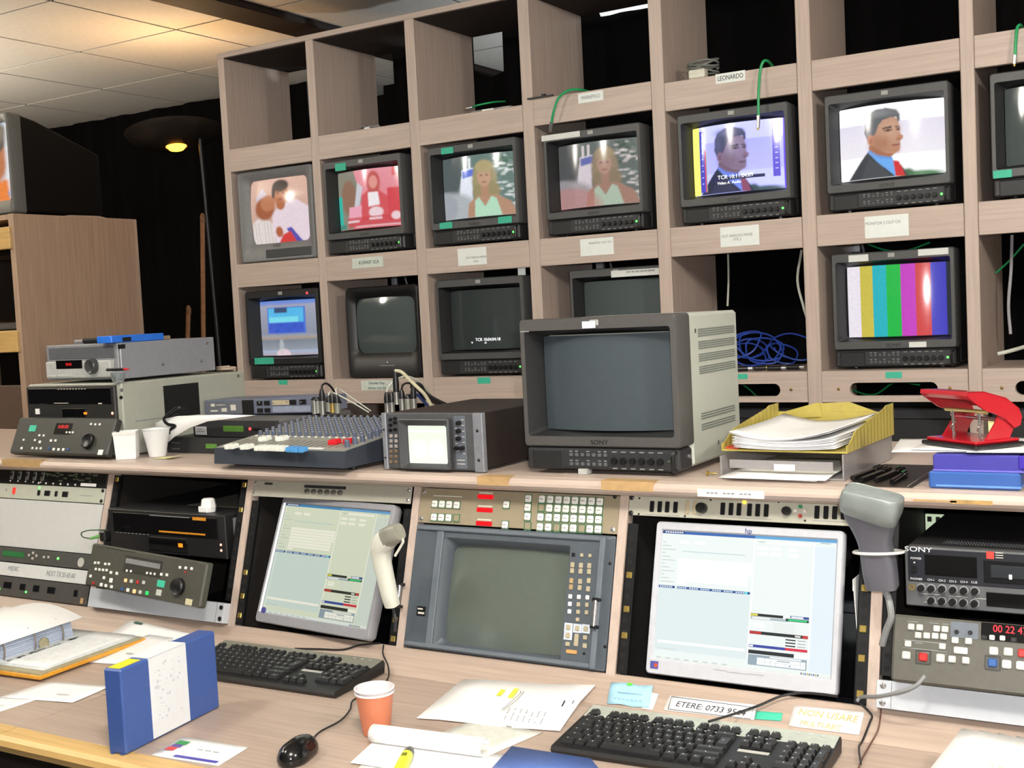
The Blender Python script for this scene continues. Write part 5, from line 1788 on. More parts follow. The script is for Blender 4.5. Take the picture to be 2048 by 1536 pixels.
o = thing('video_cassette', 'bright blue cassette lying on top of the silver deck', 'cassette', (-1.365, -1.175, zt2), math.radians(92))
L_ = .19
B().box(-L_ / 2, L_ / 2, -.012, .045, 0.0005, .020, .002).obj('case', mat('bright_blue_plastic', '#2b6fd6', .35), o)
B().box(-L_ * .30, -L_ * .14, -.0126, -.011, .003, .014).obj('dark_window', KNOBM, o)
B().box(L_ / 2, L_ / 2 + .03, -.008, .035, 0.0005, .012, .002).obj('tan_end', mat('tan_plastic', '#8c7a60', .5), o)
p = at(168, 678, z=zt2 + .008)
o = thing('plug_adapter', 'small dark cable adapter with silver tip on the silver deck', 'adapter', (-1.52, -1.20, zt2 + .0006))
B().cyl((-.05, -.01, .0065), (-.02, -.004, .0065), .006, .006, 12).obj('silver_tip', STEEL(), o, smooth=True)
B().cyl((-.02, -.004, .0075), (.03, .006, .0075), .0075, .0075, 12).obj('dark_body', KNOBM, o, smooth=True)
B().tube([(.03, .006, .0085), (.05, .02, .012), (.06, .05, .006)], .003, 8).obj('lead', mat('grey_cord', '#7c7f80', .5), o, smooth=True)

# glass with pen between the decks, at the right front corner
p = at(222, 757, z=ZS + .197)
o = thing('glass_dish', 'low clear glass dish beside the silver deck', 'dish', (-1.335, -1.274, ZS + .1976))
CLEAR = mat('clear_glass', '#dfe6ea', .05, trans=.9, noise=0.0)
B().lathe([(.0005, .0006), (.014, .0006), (.0185, .018), (.0195, .030), (.0175, .030), (.013, .006), (.0005, .004)], n=22, c=(.02, -.012, 0)).obj('bowl', CLEAR, o, smooth=True)
B().lathe([(.0195, .028), (.0205, .029), (.0195, .0304)], n=22, c=(.02, -.012, 0)).obj('rim', mat('glass_rim', '#cfd4d8', .1, trans=.5), o, smooth=True)
o = thing('marker_pen', 'dark marker pen with red tip resting on the glass dish', 'pen', (-1.318, -1.289, ZS + .197 + .0325))
B().cyl((-.03, -.004, .004), (.028, .004, .004), .004, .004, 10).obj('barrel', KNOBM, o, smooth=True)
B().cyl((.028, .004, .004), (.042, .006, .004), .0038, .002, 10).obj('red_tip', mat('red_plastic', '#c8222a', .4), o, smooth=True)
o = thing('cable_tie_bundle', 'small pale coil of cord on the rear of the large deck', 'cord', (-1.34, -.862, ZS + .1978))
B().tube([(.03 * math.cos(a) * (1 + .1 * math.sin(2 * a)), .018 * math.sin(a), .004 + .001 * a) for a in np.linspace(0, 12, 40)], .0035, 6, 2).obj('coil', mat('pale_sheet', '#a89888', .7), o, smooth=True)

# paper cup, plastic cup, note ------------------------------------------------------
p = at(240, 917, z=ZS)
o = thing('paper_box_cup', 'white folded square paper cup on the shelf beside the plastic cup', 'cup', (p[0] + .026, p[1] + .004, ZS + .0008), math.radians(38))
lo, hi = .025, .029
L = lambda r, z: [(sx * r, sy * r, z) for sx, sy in ((-1, -1), (1, -1), (1, 1), (-1, 1))]
B().loft([L(lo, 0), L(hi, .072), L(hi - .0015, .072), L(lo - .001, .002)], True, True).obj('walls', PAPER(), o)
B().loft([L(hi + .0006, .064), L(hi + .0008, .0725), L(hi - .0006, .0725)]).obj('folded_rim', mat('paper_shade', '#dcdcd8', .7), o)
p = at(297, 913, z=ZS)
CUPW = mat('thin_white_plastic', '#dfe2e4', .35, noise=.02)
o = thing('plastic_cup', 'white disposable plastic cup on the shelf', 'cup', (p[0] + .026, p[1] + .008, ZS + .0008))
prof = [(.0005, .002), (.022, .0)]
for k in range(9):
    prof.append((.0225 + .0125 * k / 9 + .0004 * (k % 2), .004 + .066 * k / 9))
prof += [(.0355, .072), (.0345, .072), (.022, .004), (.0005, .004)]
B().lathe(prof, n=28).obj('cup_wall', CUPW, o, smooth=True)
B().lathe([(.0345, .0705), (.0368, .0715), (.0368, .0735), (.0345, .074)], n=28).obj('rolled_rim', CUPW, o, smooth=True)
p = at(333, 917, z=ZS)
o = B()
vv = []
for i in range(9):
    s = i / 8
    vv += [(-.035 + .07 * s, -.016, .0006 + .010 * max(0, s - .6) ** 1.2), (-.033 + .07 * s, .02, .0006 + .016 * max(0, s - .5) ** 1.2)]
o.add(vv, [(2 * i, 2 * i + 2, 2 * i + 3, 2 * i + 1) for i in range(8)])
o = o.obj('sticky_note', mat('pale_yellow_paper', '#d8d69a', .7), None)
o.modifiers.new('thickness', 'SOLIDIFY').thickness = .0006
o.location = (p[0], p[1], ZS + .0006)
tag(o, 'small curled pale yellow sticky note in front of the plastic cup', 'note')

# black rack units between deck and mixer -----------------------------------------------
DKU = mat('black_metal_unit', '#222325', .4, .2, noise=.1)
x0, x1 = at(333, 880, y=-1.19)[0], -.872
t = thing('black_rack_unit', 'low black metal rack unit on the shelf behind the mixer', 'rack unit', ((x0 + x1) / 2, -1.19, ZS + .0006))
W = x1 - x0
h = W / 2
M_ = frame(t)
B().box(-h, h, .006, .32, .0, .040, .002).obj('chassis', DKU, t)
B().box(-h, h, 0, .008, .0, .042, .001).obj('front_plate', mat('black_front', '#2a2b2d', .45), t)
xa, za = ly(M_, 412, 893)
B().box(xa, xa + .040, -.0012, .001, .014, .026).obj('green_display', LCDG, t)
for k in range(2):
    B().box(-h + .02, -h + .05, -.001, .001, .010 + .016 * k, .012 + .016 * k).obj('slot', STEEL(), t)
xq = at(402, 850, y=-1.17)[0]
t = thing('effects_unit', 'black unit with green display and red light behind the mixer', 'rack unit', ((xq - .03 - .872) / 2, -1.17, ZS + .0425))
W = -.872 - xq + .03
h = W / 2
M_ = frame(t)
B().box(-h, h, .006, .30, 0, .042, .002).obj('chassis', mat('grey_top_sheen', '#6f7072', .45, .3), t)  # grey chassis colour holds the reflection on the black unit's top
B().box(-h, h, 0, .008, 0, .044, .001).obj('front_plate', mat('black_front', '#2a2b2d', .45), t)
xa, za = ly(M_, 447, 858)
xb, _ = ly(M_, 487, 860)
B().box(xa, xb, -.0012, .001, .015, .030).obj('green_display', LCDG, t)
led(t, ly(M_, 500, 858)[0], .0225, .0042, LED_R)
for u in (509, 515, 521):
    knob(t, ly(M_, u, 858)[0], .022, .0035, KNOBM, .005)

x0, x1 = max(at(375, 803, y=-1.01)[0], -1.291), at(632, 797, y=-1.01)[0]
t = thing('distribution_unit', 'blue grey one unit rack box with rear sockets lying on black units', 'rack unit', ((x0 + x1) / 2, -1.01, ZS + .0870), Matrix.Rotation(math.radians(-1.0), 4, 'Y'))
W = x1 - x0
h = W / 2
M_ = frame(t)
BG = mat('blue_grey_metal', '#6f7689', .4, .2, noise=.04)
B().box(-h, h, .004, .13, 0, .042, .0015).obj('chassis', BG, t)
B().box(-h + .012, h, 0, .006, .001, .041, .001).obj('rear_plate', BG, t)
B().box(-h + .018, -h + .150, -.001, .001, .004, .036).obj('rating_plate', mat('grey_rating_plate', '#6a6d74', .4), t)
marks([(-h + .03, -h + .045, .024, .032), (-h + .05, -h + .085, .027, .029), (-h + .027, -h + .055, .010, .014), (-h + .07, -h + .09, .009, .019), (-h + .105, -h + .125, .012, .028)], mat('pale_print', '#d0cdc2', .6), t, -.001)
B().box(-h + .150, -h + .192, -.002, .001, .002, .040).obj('mains_inlet', KNOBM, t)
for xx, zz in ((.205, .030), (.205, .010), (.232, .030), (.232, .010)):
    B().box(-h + xx, -h + xx + .02, -.002, .001, zz - .006, zz + .006).obj('socket', KNOBM, t)
for xx, w in ((.262, .06), (.325, .022), (.36, .022), (.41, .03)):
    B().box(-h + xx, -h + min(xx + w, W - .004), -.002, .001, .024, .037).obj('socket', mat('beige_key', '#b5a98c', .5) if xx < .3 else KNOBM, t)
for k in range(5):
    screw(t, -h + .215 + .05 * k, .032 - .002 * (k % 2), .004)
B().box(-h + .262, h - .02, -.0015, .001, .004, .020).obj('pale_strip', mat('pale_blue_strip', '#8d96aa', .4), t)

# sheet of paper draped over the units
pts = [(383, 831), (400, 829), (450, 828), (520, 832)]
vv = []
fr_ = [at(u, v, y=-1.175) for u, v in ((535, 830), (490, 836), (440, 842), (405, 855), (375, 872), (346, 897))]
bk_ = [at(u, v, y=-1.16) for u, v in ((470, 828), (440, 829), (410, 830), (385, 831), (360, 836), (340, 845))]
b = B()
vv = []
for a_, c_ in zip(fr_, bk_):
    vv += [a_ + np.array([0, -.045, .004]), c_ + np.array([0, -.052, .004])]
b.add(vv, [(2 * i, 2 * i + 2, 2 * i + 3, 2 * i + 1) for i in range(5)])
o = b.obj('paper_sheet', PAPER(), None, smooth='all')
o.modifiers.new('thickness', 'SOLIDIFY').thickness = .0006
tag(o, 'white sheet of paper draped over the black units behind the cups', 'paper')
o = thing('paper_slip', 'small white paper slip stuck on the black unit left of its display', 'paper', at(406, 862, y=-1.172))
B().box(-.028, .014, -.0008, 0, -.010, .012).obj('slip', mat('slip_paper', '#c9ccd0', .7), o)
marks([(-.02, .008, -.002, 0), (-.02, .0, .004, .006)], GINK(), o, -.001)
# power lead at the left of the units
o = thing('power_lead', 'black power lead bunched between the large deck and the black unit', 'cable', at(338, 850, y=-1.19))
q0 = at(338, 850, y=-1.19)
B().tube([tuple(at(u, v, y=yy) - q0) for u, v, yy in ((372, 818, -1.2), (356, 815, -1.22), (340, 826, -1.22), (328, 838, -1.22), (335, 848, -1.22), (350, 852, -1.22), (338, 862, -1.22), (346, 870, -1.21), (352, 866, -1.2), (345, 838, -1.19), (358, 828, -1.19))], .0042, 7).obj('lead', KNOBM, o, smooth=True)
B().box(-.012, .02, -.012, .006, -.012, .012, .004).obj('plug', KNOBM, o)

# mixer -------------------------------------------------------------------------------
xm0, xm1 = -.858, -.452
t = thing('audio_mixer', 'dark blue audio mixer with white, blue and red fader caps on shelf', 'mixer', ((xm0 + xm1) / 2, -1.415, ZS), math.radians(-1.5))
M_ = frame(t)
W, D_ = xm1 - xm0, .385
h = W / 2
SL = .105
CASE = mat('mixer_navy_case', '#353b45', .5, noise=.05)
B().prism([(0, .010), (.004, .047), (D_, .047 + SL * D_), (D_, .010)], 'x', -h, h).obj('case', CASE, t)
for fx in (-h + .03, h - .02):
    for fy in (.05, D_ - .03):
        piece('foot', ('mfoot',), lambda: B().cyl((0, 0, .0008), (0, 0, .011), .010, .010, 10), KNOBM, t, (fx, fy, 0))
ang = math.atan(SL)
Mt = M_ @ Matrix.Translation((0, .004, .0475)) @ Matrix.Rotation(ang, 4, 'X')
top = B().box(-h + .004, h - .004, .002, D_ - .012, -.001, .0015).obj('top_panel', mat('mixer_panel_grey', '#8d8f88', .45, noise=.05), t)
top.location = (0, .004, .0475)
top.rotation_euler = (ang, 0, 0)
B().box(-h + .02, h - .075, .008, .018, .0015, .0025).obj('white_strip', PAPER(), top)
gr = B()
for k in range(18):
    gx = -h + .03 + .0205 * k
    gr.box(gx - .0008, gx + .0008, .024, .085, .0015, .0019)
gr.obj('fader_slots', mat('slot_black', '#101216', .25), top, kind='stuff')
Z5 = lambda a, c: (360 + a / 5.689, 770 + c / 5.689)
WF, BF, RF = mat('white_fader', '#e2e6de', .4), mat('blue_fader', '#4f95d2', .4), mat('red_fader', '#cf2028', .4)


def fader(u, v, m):
    x, y = lz(Mt, u, v, .008)
    piece('fader_cap', ('fader',), lambda: B().loft([[(sx * a, sy * c, z) for sx, sy in ((-1, -1), (1, -1), (1, 1), (-1, 1))] for a, c, z in
                                                     ((.0055, .0105, .002), (.0055, .0105, .008), (.0048, .009, .0125), (.0046, .003, .0105), (.0046, -.003, .0105))][:3], True, True), m, top, (x, y, 0))


for a, c, m in ((560, 692, WF), (615, 690, WF), (735, 696, WF), (790, 694, WF), (895, 708, WF), (945, 708, WF), (990, 710, WF), (1040, 710, WF), (1085, 712, WF), (1135, 714, WF), (1185, 716, WF),
                (1255, 722, BF), (1300, 724, BF), (1345, 726, BF), (1400, 728, BF), (940, 605, WF), (988, 600, WF), (1135, 602, WF), (1183, 598, WF),
                (1735, 642, RF), (1780, 638, RF), (1905, 632, RF), (1950, 626, RF)):
    fader(*Z5(a, c), m)
kb, kr, kw, ky = B(), B(), B(), B()
kpos = []
for i in range(17):
    for j in range(9):
        kpos.append((-h + .022 + .0215 * i, .135 + .0225 * j, i, j))
for x, y, i, j in kpos:
    tgt = kr if (i > 12 and j > 6) else kb
    tgt.lathe([(.0055, .001), (.0050, .011), (.0046, .012), (.0004, .012)], n=8, c=(x, y, 0))
    kw.box(x - .0008, x + .0008, y - .004, y + .001, .0118, .0126)
    if j == 0:
        ky.box(x - .003, x + .003, .118, .121, .0015, .004)
kb.obj('knob_field', mat('slate_knob', '#535c70', .4, noise=.05), top, smooth=True, kind='stuff')
kr.obj('red_knob_field', mat('red_knob', '#a2454a', .4), top, smooth=True, kind='stuff')
kw.obj('knob_pointers', mat('pale_print', '#d0cdc2', .6), top, kind='stuff')
ky.obj('small_switches', WKEY(), top, kind='stuff')
for k in range(6):
    piece('master_knob', ('mk',), lambda: B().lathe([(.0065, .001), (.006, .016), (.005, .018), (.0004, .018)], n=12), mat('slate_knob', '#535c70', .4, noise=.05), top, (h - .022, .035 + .027 * k, 0))
jk = B()
for k in range(17):
    jk.lathe([(.006, .001), (.006, .006), (.003, .006), (.003, .002)], n=8, c=(-h + .022 + .0215 * k, D_ - .032, 0))
jk.obj('jack_sockets', KNOBM, top, kind='stuff')


# cable plugs standing in the mixer's rear sockets
def xlr(u, v0, v1, vtop, m, lab, boot=KNOBM, r=.0075, y=-1.055):
    a = at(u, v1, y=y)
    hh = at(u, v0, y=y)[2] - a[2]
    ht = at(u, vtop, y=y)[2] - a[2]
    o = thing('cable_plug', lab, 'plug', a, group='cable plugs in the back of the mixer')
    B().lathe([(.0005, 0), (r, 0), (r, hh * .8), (r * 1.05, hh), (.0005, hh)], n=14).obj('metal_shell', m, o, smooth=True)
    B().lathe([(r * 1.06, hh), (r * 1.06, hh + (ht - hh) * .5), (r * .6, ht), (.0005, ht)], n=14).obj('boot', boot, o, smooth=True)
    return o, a + np.array([0, 0, ht])


Z6 = lambda a, c: (600 + a / 6.827, 740 + c / 6.827)
SHELL = mat('plug_silver', '#b9b9b4', .28, .85)
GOLDB = mat('plug_grey', '#8f9088', .4, .4)
ends = []
for a, c0, c1, ct, m, lab in ((205, 410, 600, 370, SHELL, 'leftmost silver plug with orange collar in the mixer'), (250, 420, 590, 375, GOLDB, 'grey plug behind the leftmost silver plug'),
                              (315, 420, 610, 260, SHELL, 'tall silver plug with black boot left of grey plugs'), (400, 440, 570, 350, GOLDB, 'grey square plug beside the tall silver plug'),
                              (450, 450, 580, 330, mat('plug_brass', '#b59a58', .35, .7), 'brass coloured plug between two grey plugs'), (515, 450, 590, 340, GOLDB, 'rightmost grey plug with thin white lead'),
                              (1198, 450, 590, 300, SHELL, 'first silver plug of the right hand row'), (1260, 440, 590, 300, SHELL, 'second silver plug of the right hand row'),
                              (1325, 300, 470, 10, SHELL, 'tallest plug with long black boot in the right hand row'), (1402, 390, 580, 270, SHELL, 'silver plug right of the tallest plug'),
                              (1482, 390, 580, 330, GOLDB, 'thin grey plug with blue collar'), (1562, 390, 580, 230, SHELL, 'rightmost silver plug with black boot by waveform monitor')):
    yy = -1.055 if a < 600 else -1.04
    o, e = xlr(*Z6(a, 0)[:1], Z6(0, c0)[1], Z6(0, c1)[1], Z6(0, ct)[1], m, lab, y=yy)
    ends.append(e)


def cable(label, pts, r, m, cat='cable', name='cable', n=8, parts=None, world=True, k=8, group=None):
    p0 = np.array(pts[0], float)
    o = thing(name, label, cat, p0, group=group)
    B().tube([tuple(np.array(p, float) - p0) for p in pts], r, n, k).obj('lead', m, o, smooth=True)
    if parts:
        parts(o, p0)
    return o


def ppx(pts):
    return [at(u, v, y=y) for u, v, y in pts]


cable('black lead arching out of the tall left plug', [ends[2]] + ppx([(645, 770, -1.05), (653, 767, -1.04), (663, 775, -1.02), (672, 790, -1.0), (682, 806, -.98)]), .0028, KNOBM)
cable('thin white lead from the rightmost grey plug running down behind mixer', [ends[5]] + ppx([(672, 778, -1.05), (680, 779, -1.03), (710, 800, -1.0), (742, 822, -.98)]), .0018, WCABLE())
cable('thin white lead from grey square plug running beside the other', [ends[3]] + ppx([(659, 785, -1.05), (668, 786, -1.03), (705, 805, -1.01), (738, 825, -.99)]), .0018, WCABLE())
cable('pale lead arching from first silver plug over the tall plug', [ends[6]] + ppx([(780, 770, -1.04), (795, 758, -1.02), (815, 753, -.98), (840, 765, -.93), (862, 790, -.85)]), .0026, WCABLE())
cable('thick cream lead coming down from the tallest plug', [ends[8]] + ppx([(803, 744, -1.04), (818, 758, -1.05), (832, 772, -1.06), (850, 790, -1.05), (868, 822, -1.03)]), .0045, mat('cream_cable', '#b9b49a', .5))
cable('bundle of black leads falling behind the waveform monitor', [ends[11]] + ppx([(838, 772, -1.01), (848, 788, -.98), (870, 802, -.93), (905, 818, -.87)]), .009, KNOBM)
cable('blue lead passing behind the rightmost silver plug', ppx([(815, 800, -1.03), (822, 790, -1.02), (834, 790, -1.0), (845, 800, -.97), (858, 815, -.93)]), .004, mat('blue_cable', '#27468c', .45))
cable('dark lead looping from plug beside the tallest one', [ends[9]] + ppx([(806, 770, -1.03), (815, 766, -1.0), (826, 772, -.97), (850, 800, -.9)]), .0026, KNOBM)

# waveform monitor ---------------------------------------------------------------------
x0, x1 = -.389, -.126
W = x1 - x0
t = thing('waveform_monitor', 'dark waveform monitor with glowing white screen and silver side rails', 'monitor', ((x0 + x1) / 2, -1.36, ZS))
M_ = frame(t)
h, H = W / 2, .127
B().box(-h + .008, h - .008, .012, .36, .008, H - .001, .002).obj('cabinet', mat('brown_black_metal', '#2b2320', .5, .2, noise=.1), t)
B().box(-h + .012, h - .022, 0, .014, .004, H, .003).obj('front_plate', mat('wfm_grey', '#4b4d50', .45), t)
RLM = mat('anodised_rail', '#9b9fa8', .35, .5)
B().box(-h, -h + .012, -.003, .012, .002, H, .0015).obj('side_rail', RLM, t)
B().box(h - .024, h, -.003, .012, .002, H, .0015).obj('side_rail', RLM, t)
for zz in (.028, .09):
    screw(t, h - .012, zz, .0035, KNOBM, -.003)
    screw(t, -h + .006, zz, .0025, KNOBM, -.003)
Z7 = lambda a, c: (440 + a / 3.303, 500 + c / 3.303)
L = lambda r, yy: [(p[0], yy, p[1]) for p in r]
xa, za = ly(M_, *Z7(1238, 1160), -.004)
xb, zb = ly(M_, *Z7(1505, 1415), -.004)
R0 = (xa - .020, xb + .014, zb - .012, za + .016, .004)
R1 = (xa - .017, xb + .011, zb - .009, za + .013, .004)
R2 = (xa - .001, xb + .001, zb - .001, za + .001, .006)
B().loft([L(rrect(*R0), .001), L(rrect(*R0), -.013), L(rrect(*R1), -.015), L(rrect(*R2), -.005), L(rrect(*R2), .001)]).obj('screen_hood', mat('wfm_hood', '#38393c', .45), t, smooth=True)
pc = Pic(72, 72, '#dfe6d6').grad('#d7dfce', '#e0e6d9', 0, 1)
pc.ell(.27, .62, .16, .2, '#f6fbf0', .9, soft=.5).ell(.72, .62, .16, .2, '#f6fbf0', .9, soft=.5).rect(0, 1, .12, .17, '#f4f8ee', .7).rect(0, 1, .72, .735, '#f4f8ee', .6)
tube_face(pc, xa, xb, zb, za, -.0025, .001, screen_mat('wfm_screen', '#3a3d38', .95, .3), t)
for r_ in range(5):
    for k in range(2):
        x, z = ly(M_, *Z7(1130 + 35 * k, 1160 + 32 * r_ if r_ < 3 else 1250 + 40 * (r_ - 3)))
for a, c in ((1130, 1120), (1160, 1112), (1130, 1155), (1160, 1140), (1130, 1190), (1160, 1185)):
    x, z = ly(M_, *Z7(a, c))
    knob(t, x, z, .0038, KNOBM, .006)
for r_ in range(6):
    for k in range(2):
        x, z = ly(M_, *Z7(1132 + 34 * k, 1228 + 34 * r_))
        button(t, x, z, .0078, .0075, mat('pinkish_key', '#9a9290', .5) if r_ < 3 else mat('brown_key', '#6f5c48', .5), .003, 'key')
rp = ly(M_, *Z7(1590, 1300))[0]
B().box(rp - .014, rp + .014, -.001, .001, .008, H - .006, .001).obj('right_strip', mat('wfm_blue_grey', '#5e646e', .45), t)
for a, c in ((1583, 1142), (1583, 1195), (1583, 1245), (1570, 1308), (1608, 1308)):
    x, z = ly(M_, *Z7(a, c))
    knob(t, x, z, .0052, KNOBM, .009, -.001)
marks([(rp + .006, rp + .012, .040 + .012 * k, .0415 + .012 * k) for k in range(7)] + [(rp - .012, rp - .006, .046 + .016 * k, .0475 + .016 * k) for k in range(4)] + [(rp - .010, rp + .010, .026, .0275), (rp - .010, rp + .010, .018, .0195)],
      mat('pale_print', '#d0cdc2', .6), t, -.0012)
B().box(-.085, -.04, -.001, .001, .006, .012).obj('maker_plate', mat('grey_rating_plate', '#6a6d74', .4), t)

# the big monitor ------------------------------------------------------------------------
big = crt('broadcast_monitor', 'large light grey monitor with blank screen standing on the shelf', -.042, .307, ZS + .004, 1.447, -1.335, .335, None, 0, None, body=mat('light_grey_green_cabinet', '#b2b7ae', .5, noise=.02),
          bezel=mat('big_bezel', '#4a4948', .45, noise=.04), side_vents=True, glass=mat('big_tube_glass', '#424b51', .09, noise=.02))
px(big, 1164, 643, 1191, 656, mat('pale_tally', '#c9ccd4', .4), -.002)
marks([(-.17, -.15, .288, .290)], GINK(), big, -.0004)
B().box(-.05, -.03, -.002, .02, -.003, .008).obj('front_foot', mat('pale_foot', '#a8aaa8', .5), big)

# letter trays and papers -------------------------------------------------------------------
YEL = mat('yellow_clear_plastic', '#d3c267', .25, trans=.35, noise=.05)
CLR = mat('clear_grey_plastic', '#c2bfc0', .2, trans=.55, noise=.03)
t = thing('letter_tray', 'clear plastic letter tray at the bottom on the shelf', 'letter tray', (.50, -1.155, ZS), math.radians(-2))
B().box(-.118, .118, -.155, .155, .001, .004).obj('base', CLR, t)
B().box(-.120, -.117, -.155, .155, .001, .040).obj('side_wall', CLR, t)
B().box(.117, .120, -.155, .155, .001, .048).obj('side_wall', CLR, t)
B().box(-.118, .118, .152, .155, .001, .045).obj('back_wall', CLR, t)
B().box(-.100, .100, -.156, -.153, .018, .034).obj('front_lip', CLR, t)
px(t, 1548, 928, 1590, 942, PAPER(), -.157, name='name_card')
t = thing('letter_tray', 'yellow translucent plastic letter tray stacked above the clear tray', 'letter tray', (.502, -1.15, ZS + .049), math.radians(-2))
B().box(-.122, .122, -.150, .155, .0, .003).obj('base', YEL, t)


def ribwall(x, y0, y1, hts):
    b = B()
    n = len(hts)
    lo, hi = [], []
    for i, z in enumerate(hts):
        y = y0 + (y1 - y0) * i / (n - 1)
        dx = .0012 * (i % 2)
        lo.append((x + dx, y, .001))
        hi.append((x + dx, y, z))
    b.add(lo + hi, [(i, i + 1, n + i + 1, n + i) for i in range(n - 1)])
    return b


hts = [.014, .016, .020, .026, .032] + [.036 + .0014 * k for k in range(18)] + [.064] * 6
o = ribwall(.122, -.150, .155, hts).obj('side_wall', YEL, t)
o.modifiers.new('thickness', 'SOLIDIFY').thickness = .002
o = ribwall(-.122, -.150, .155, hts).obj('side_wall', YEL, t)
o.modifiers.new('thickness', 'SOLIDIFY').thickness = .002
B().box(-.122, .122, .152, .155, .001, .046).obj('back_wall', YEL, t)
B().prism([(-.03, .034), (-.045, .062), (.03, .066), (.12, .034)], 'y', .157, .160).obj('raised_tab', YEL, t)
B().prism([(-.118, .030), (-.120, .042), (-.03, .066), (-.025, .036)], 'y', .1475, .1505).obj('raised_tab', YEL, t)


def sheet(w, d, cx, cy, z, rot, curl=0.0, parent=None, m=None, bend=None, name='sheet', nseg=8):
    b = B()
    vv = []
    for i in range(nseg + 1):
        s = i / nseg
        for j in range(nseg + 1):
            q_ = j / nseg
            zz = curl * (s - .5) ** 2 * 4 + (bend(s, q_) if bend else 0)
            vv.append((-w / 2 + w * s, -d / 2 + d * q_, zz))
    n = nseg + 1
    b.add(vv, [(i * n + j, (i + 1) * n + j, (i + 1) * n + j + 1, i * n + j + 1) for i in range(nseg) for j in range(nseg)])
    o = b.obj(name, m or PAPER(), parent, smooth='all')
    o.modifiers.new('thickness', 'SOLIDIFY').thickness = .0005
    o.location = (cx, cy, z)
    o.rotation_euler = (0, 0, rot)
    return o


t = thing('paper_stack', 'loose pile of white papers heaped in the yellow tray', 'papers', (.495, -1.165, ZS + .053))
r = random.Random(11)
for k in range(9):
    sheet(.196, .28, r.uniform(-.004, .004) + .007, r.uniform(-.006, .006), .0006 + .0022 * k, -.035 + r.uniform(-.025, .025), .004 + .001 * k, t, bend=(lambda s, q_, k=k: .004 * q_ ** 3 * (1 + .1 * k) + .010 * abs(s - .35) * (k > 6)))
t = thing('paper_stack', 'white papers sticking out of the clear tray over the shelf edge', 'papers', (.475, -1.21, ZS + .006))
for k in range(3):
    sheet(.19, .27, .012 + .004 * k, -.014 * (k == 2), .001 + .0015 * k, -.06 + .04 * k, .0, t, bend=(lambda s, q_: -.012 * max(0, .25 - q_) * 1.0))
o = thing('orange_card', 'thin red orange card edge showing in the tray pile', 'card', (.385, -1.27, ZS + .0525))
B().box(-.004, .02, -.02, .03, 0, .0012).obj('card', mat('red_orange_card', '#d8543a', .6), o)
B().box(-.004, .0, -.02, .03, .0012, .003).obj('fold', mat('red_orange_card', '#d8543a', .6), o)

# little screw hook at the shelf edge
p = at(1436, 953, z=ZS)
o = thing('screw_hook', 'tiny brass screw lying on the shelf beside the trays', 'screw', (p[0] - .014, p[1], ZS + .0008))
B().lathe([(.0004, 0), (.005, .0), (.005, .002), (.0018, .004), (.0016, .018), (.0004, .020)], axis='x', n=12, c=(-.008, 0, .005)).obj('shank', NUT, o, smooth=True)
B().lathe([(.0052, .0), (.0052, .0015)], axis='x', n=12, c=(-.0085, 0, .005), cap0=True).obj('head', NUT, o)

# pens and ruler ------------------------------------------------------------------------------
pen_spots = [(1705, 958, 1838, 908, 'glossy black pen lying nearest the letter trays'), (1722, 962, 1850, 912, 'black pen second from the letter trays'), (1752, 962, 1858, 918, 'black pen third from the letter trays'),
             (1784, 966, 1812, 948, 'short dark pen with green clip')]
for u0, v0, u1, v1, lab in pen_spots:
    a, c = at(u0, v0, z=ZS + .005), at(u1, v1, z=ZS + .005)
    d = c - a
    L_ = np.hypot(d[0], d[1])
    L_ = min(L_, .145)
    o = thing('pen', lab, 'pen', (a[0], a[1], ZS), math.atan2(d[1], d[0]), group='black pens on the shelf')
    B().cyl((0, 0, .005), (L_ * .72, 0, .005), .0048, .0048, 10).obj('barrel', mat('glossy_pen_black', '#101012', .15), o, smooth=True)
    B().cyl((L_ * .72, 0, .0055), (L_, 0, .0055), .0055, .005, 10).obj('cap', mat('glossy_pen_black', '#101012', .15), o, smooth=True)
    B().box(L_ * .74, L_ * .93, -.0012, .0012, .0108, .0122).obj('clip', mat('green_clip', '#3fa860', .4) if 'green' in lab else mat('glossy_pen_black', '#101012', .15), o)
a, c = at(1820, 968, z=ZS + .002), at(1862, 905, z=ZS + .002)
d = c - a
o = thing('pen_mat', 'dark sheet of card under the pens beside the blue cases', 'card', (.685, -1.25, ZS))
B().box(-.055, .060, -.115, .16, 0.0006, .0014).obj('card', mat('dark_brown_card', '#2c2622', .5), o)
B().box(.050, .0515, -.11, .14, .0014, .0022).obj('pale_edge', mat('pale_edge', '#9a948a', .4), o)
for ob in bpy.data.objects:
    if ob.name.startswith('pen') and ob.parent is None and ob.get('category') == 'pen':
        ob.location.z += .0018

# blue cases, papers, hole punch ------------------------------------------------------------------
BXY = -1.362
xa, xb = at(1857, 960, y=BXY)[0], at(2041, 960, y=BXY)[0]
t = thing('plastic_case', 'mid blue plastic case at the bottom of the pair on shelf', 'case', ((xa + xb) / 2, BXY, ZS))
w = (xb - xa) / 2
CB1, CB2 = mat('mid_blue_plastic', '#365a9e', .3, noise=.03), mat('violet_blue_plastic', '#3f3c94', .3, noise=.03)
B().box(-w, w, 0, .145, .0005, .0295, .003).obj('lid', CB1, t)
B().box(-w + .012, w + .001, -.001, .10, .004, .0075, .0005).obj('seam', mat('seam_blue', '#5f8ad0', .3), t)
xa, xb = at(1864, 915, y=BXY)[0], at(2046, 915, y=BXY)[0]
t = thing('plastic_case', 'violet blue plastic case stacked on the mid blue case', 'case', ((xa + xb) / 2, BXY + .004, ZS + .030))
w = (xb - xa) / 2
B().box(-w, w, 0, .145, 0, .0285, .003).obj('lid', CB2, t)
B().box(w - .008, w + .01, -.002, .06, .006, .0285, .002).obj('latch', mat('violet_latch', '#3a2a9c', .3), t)
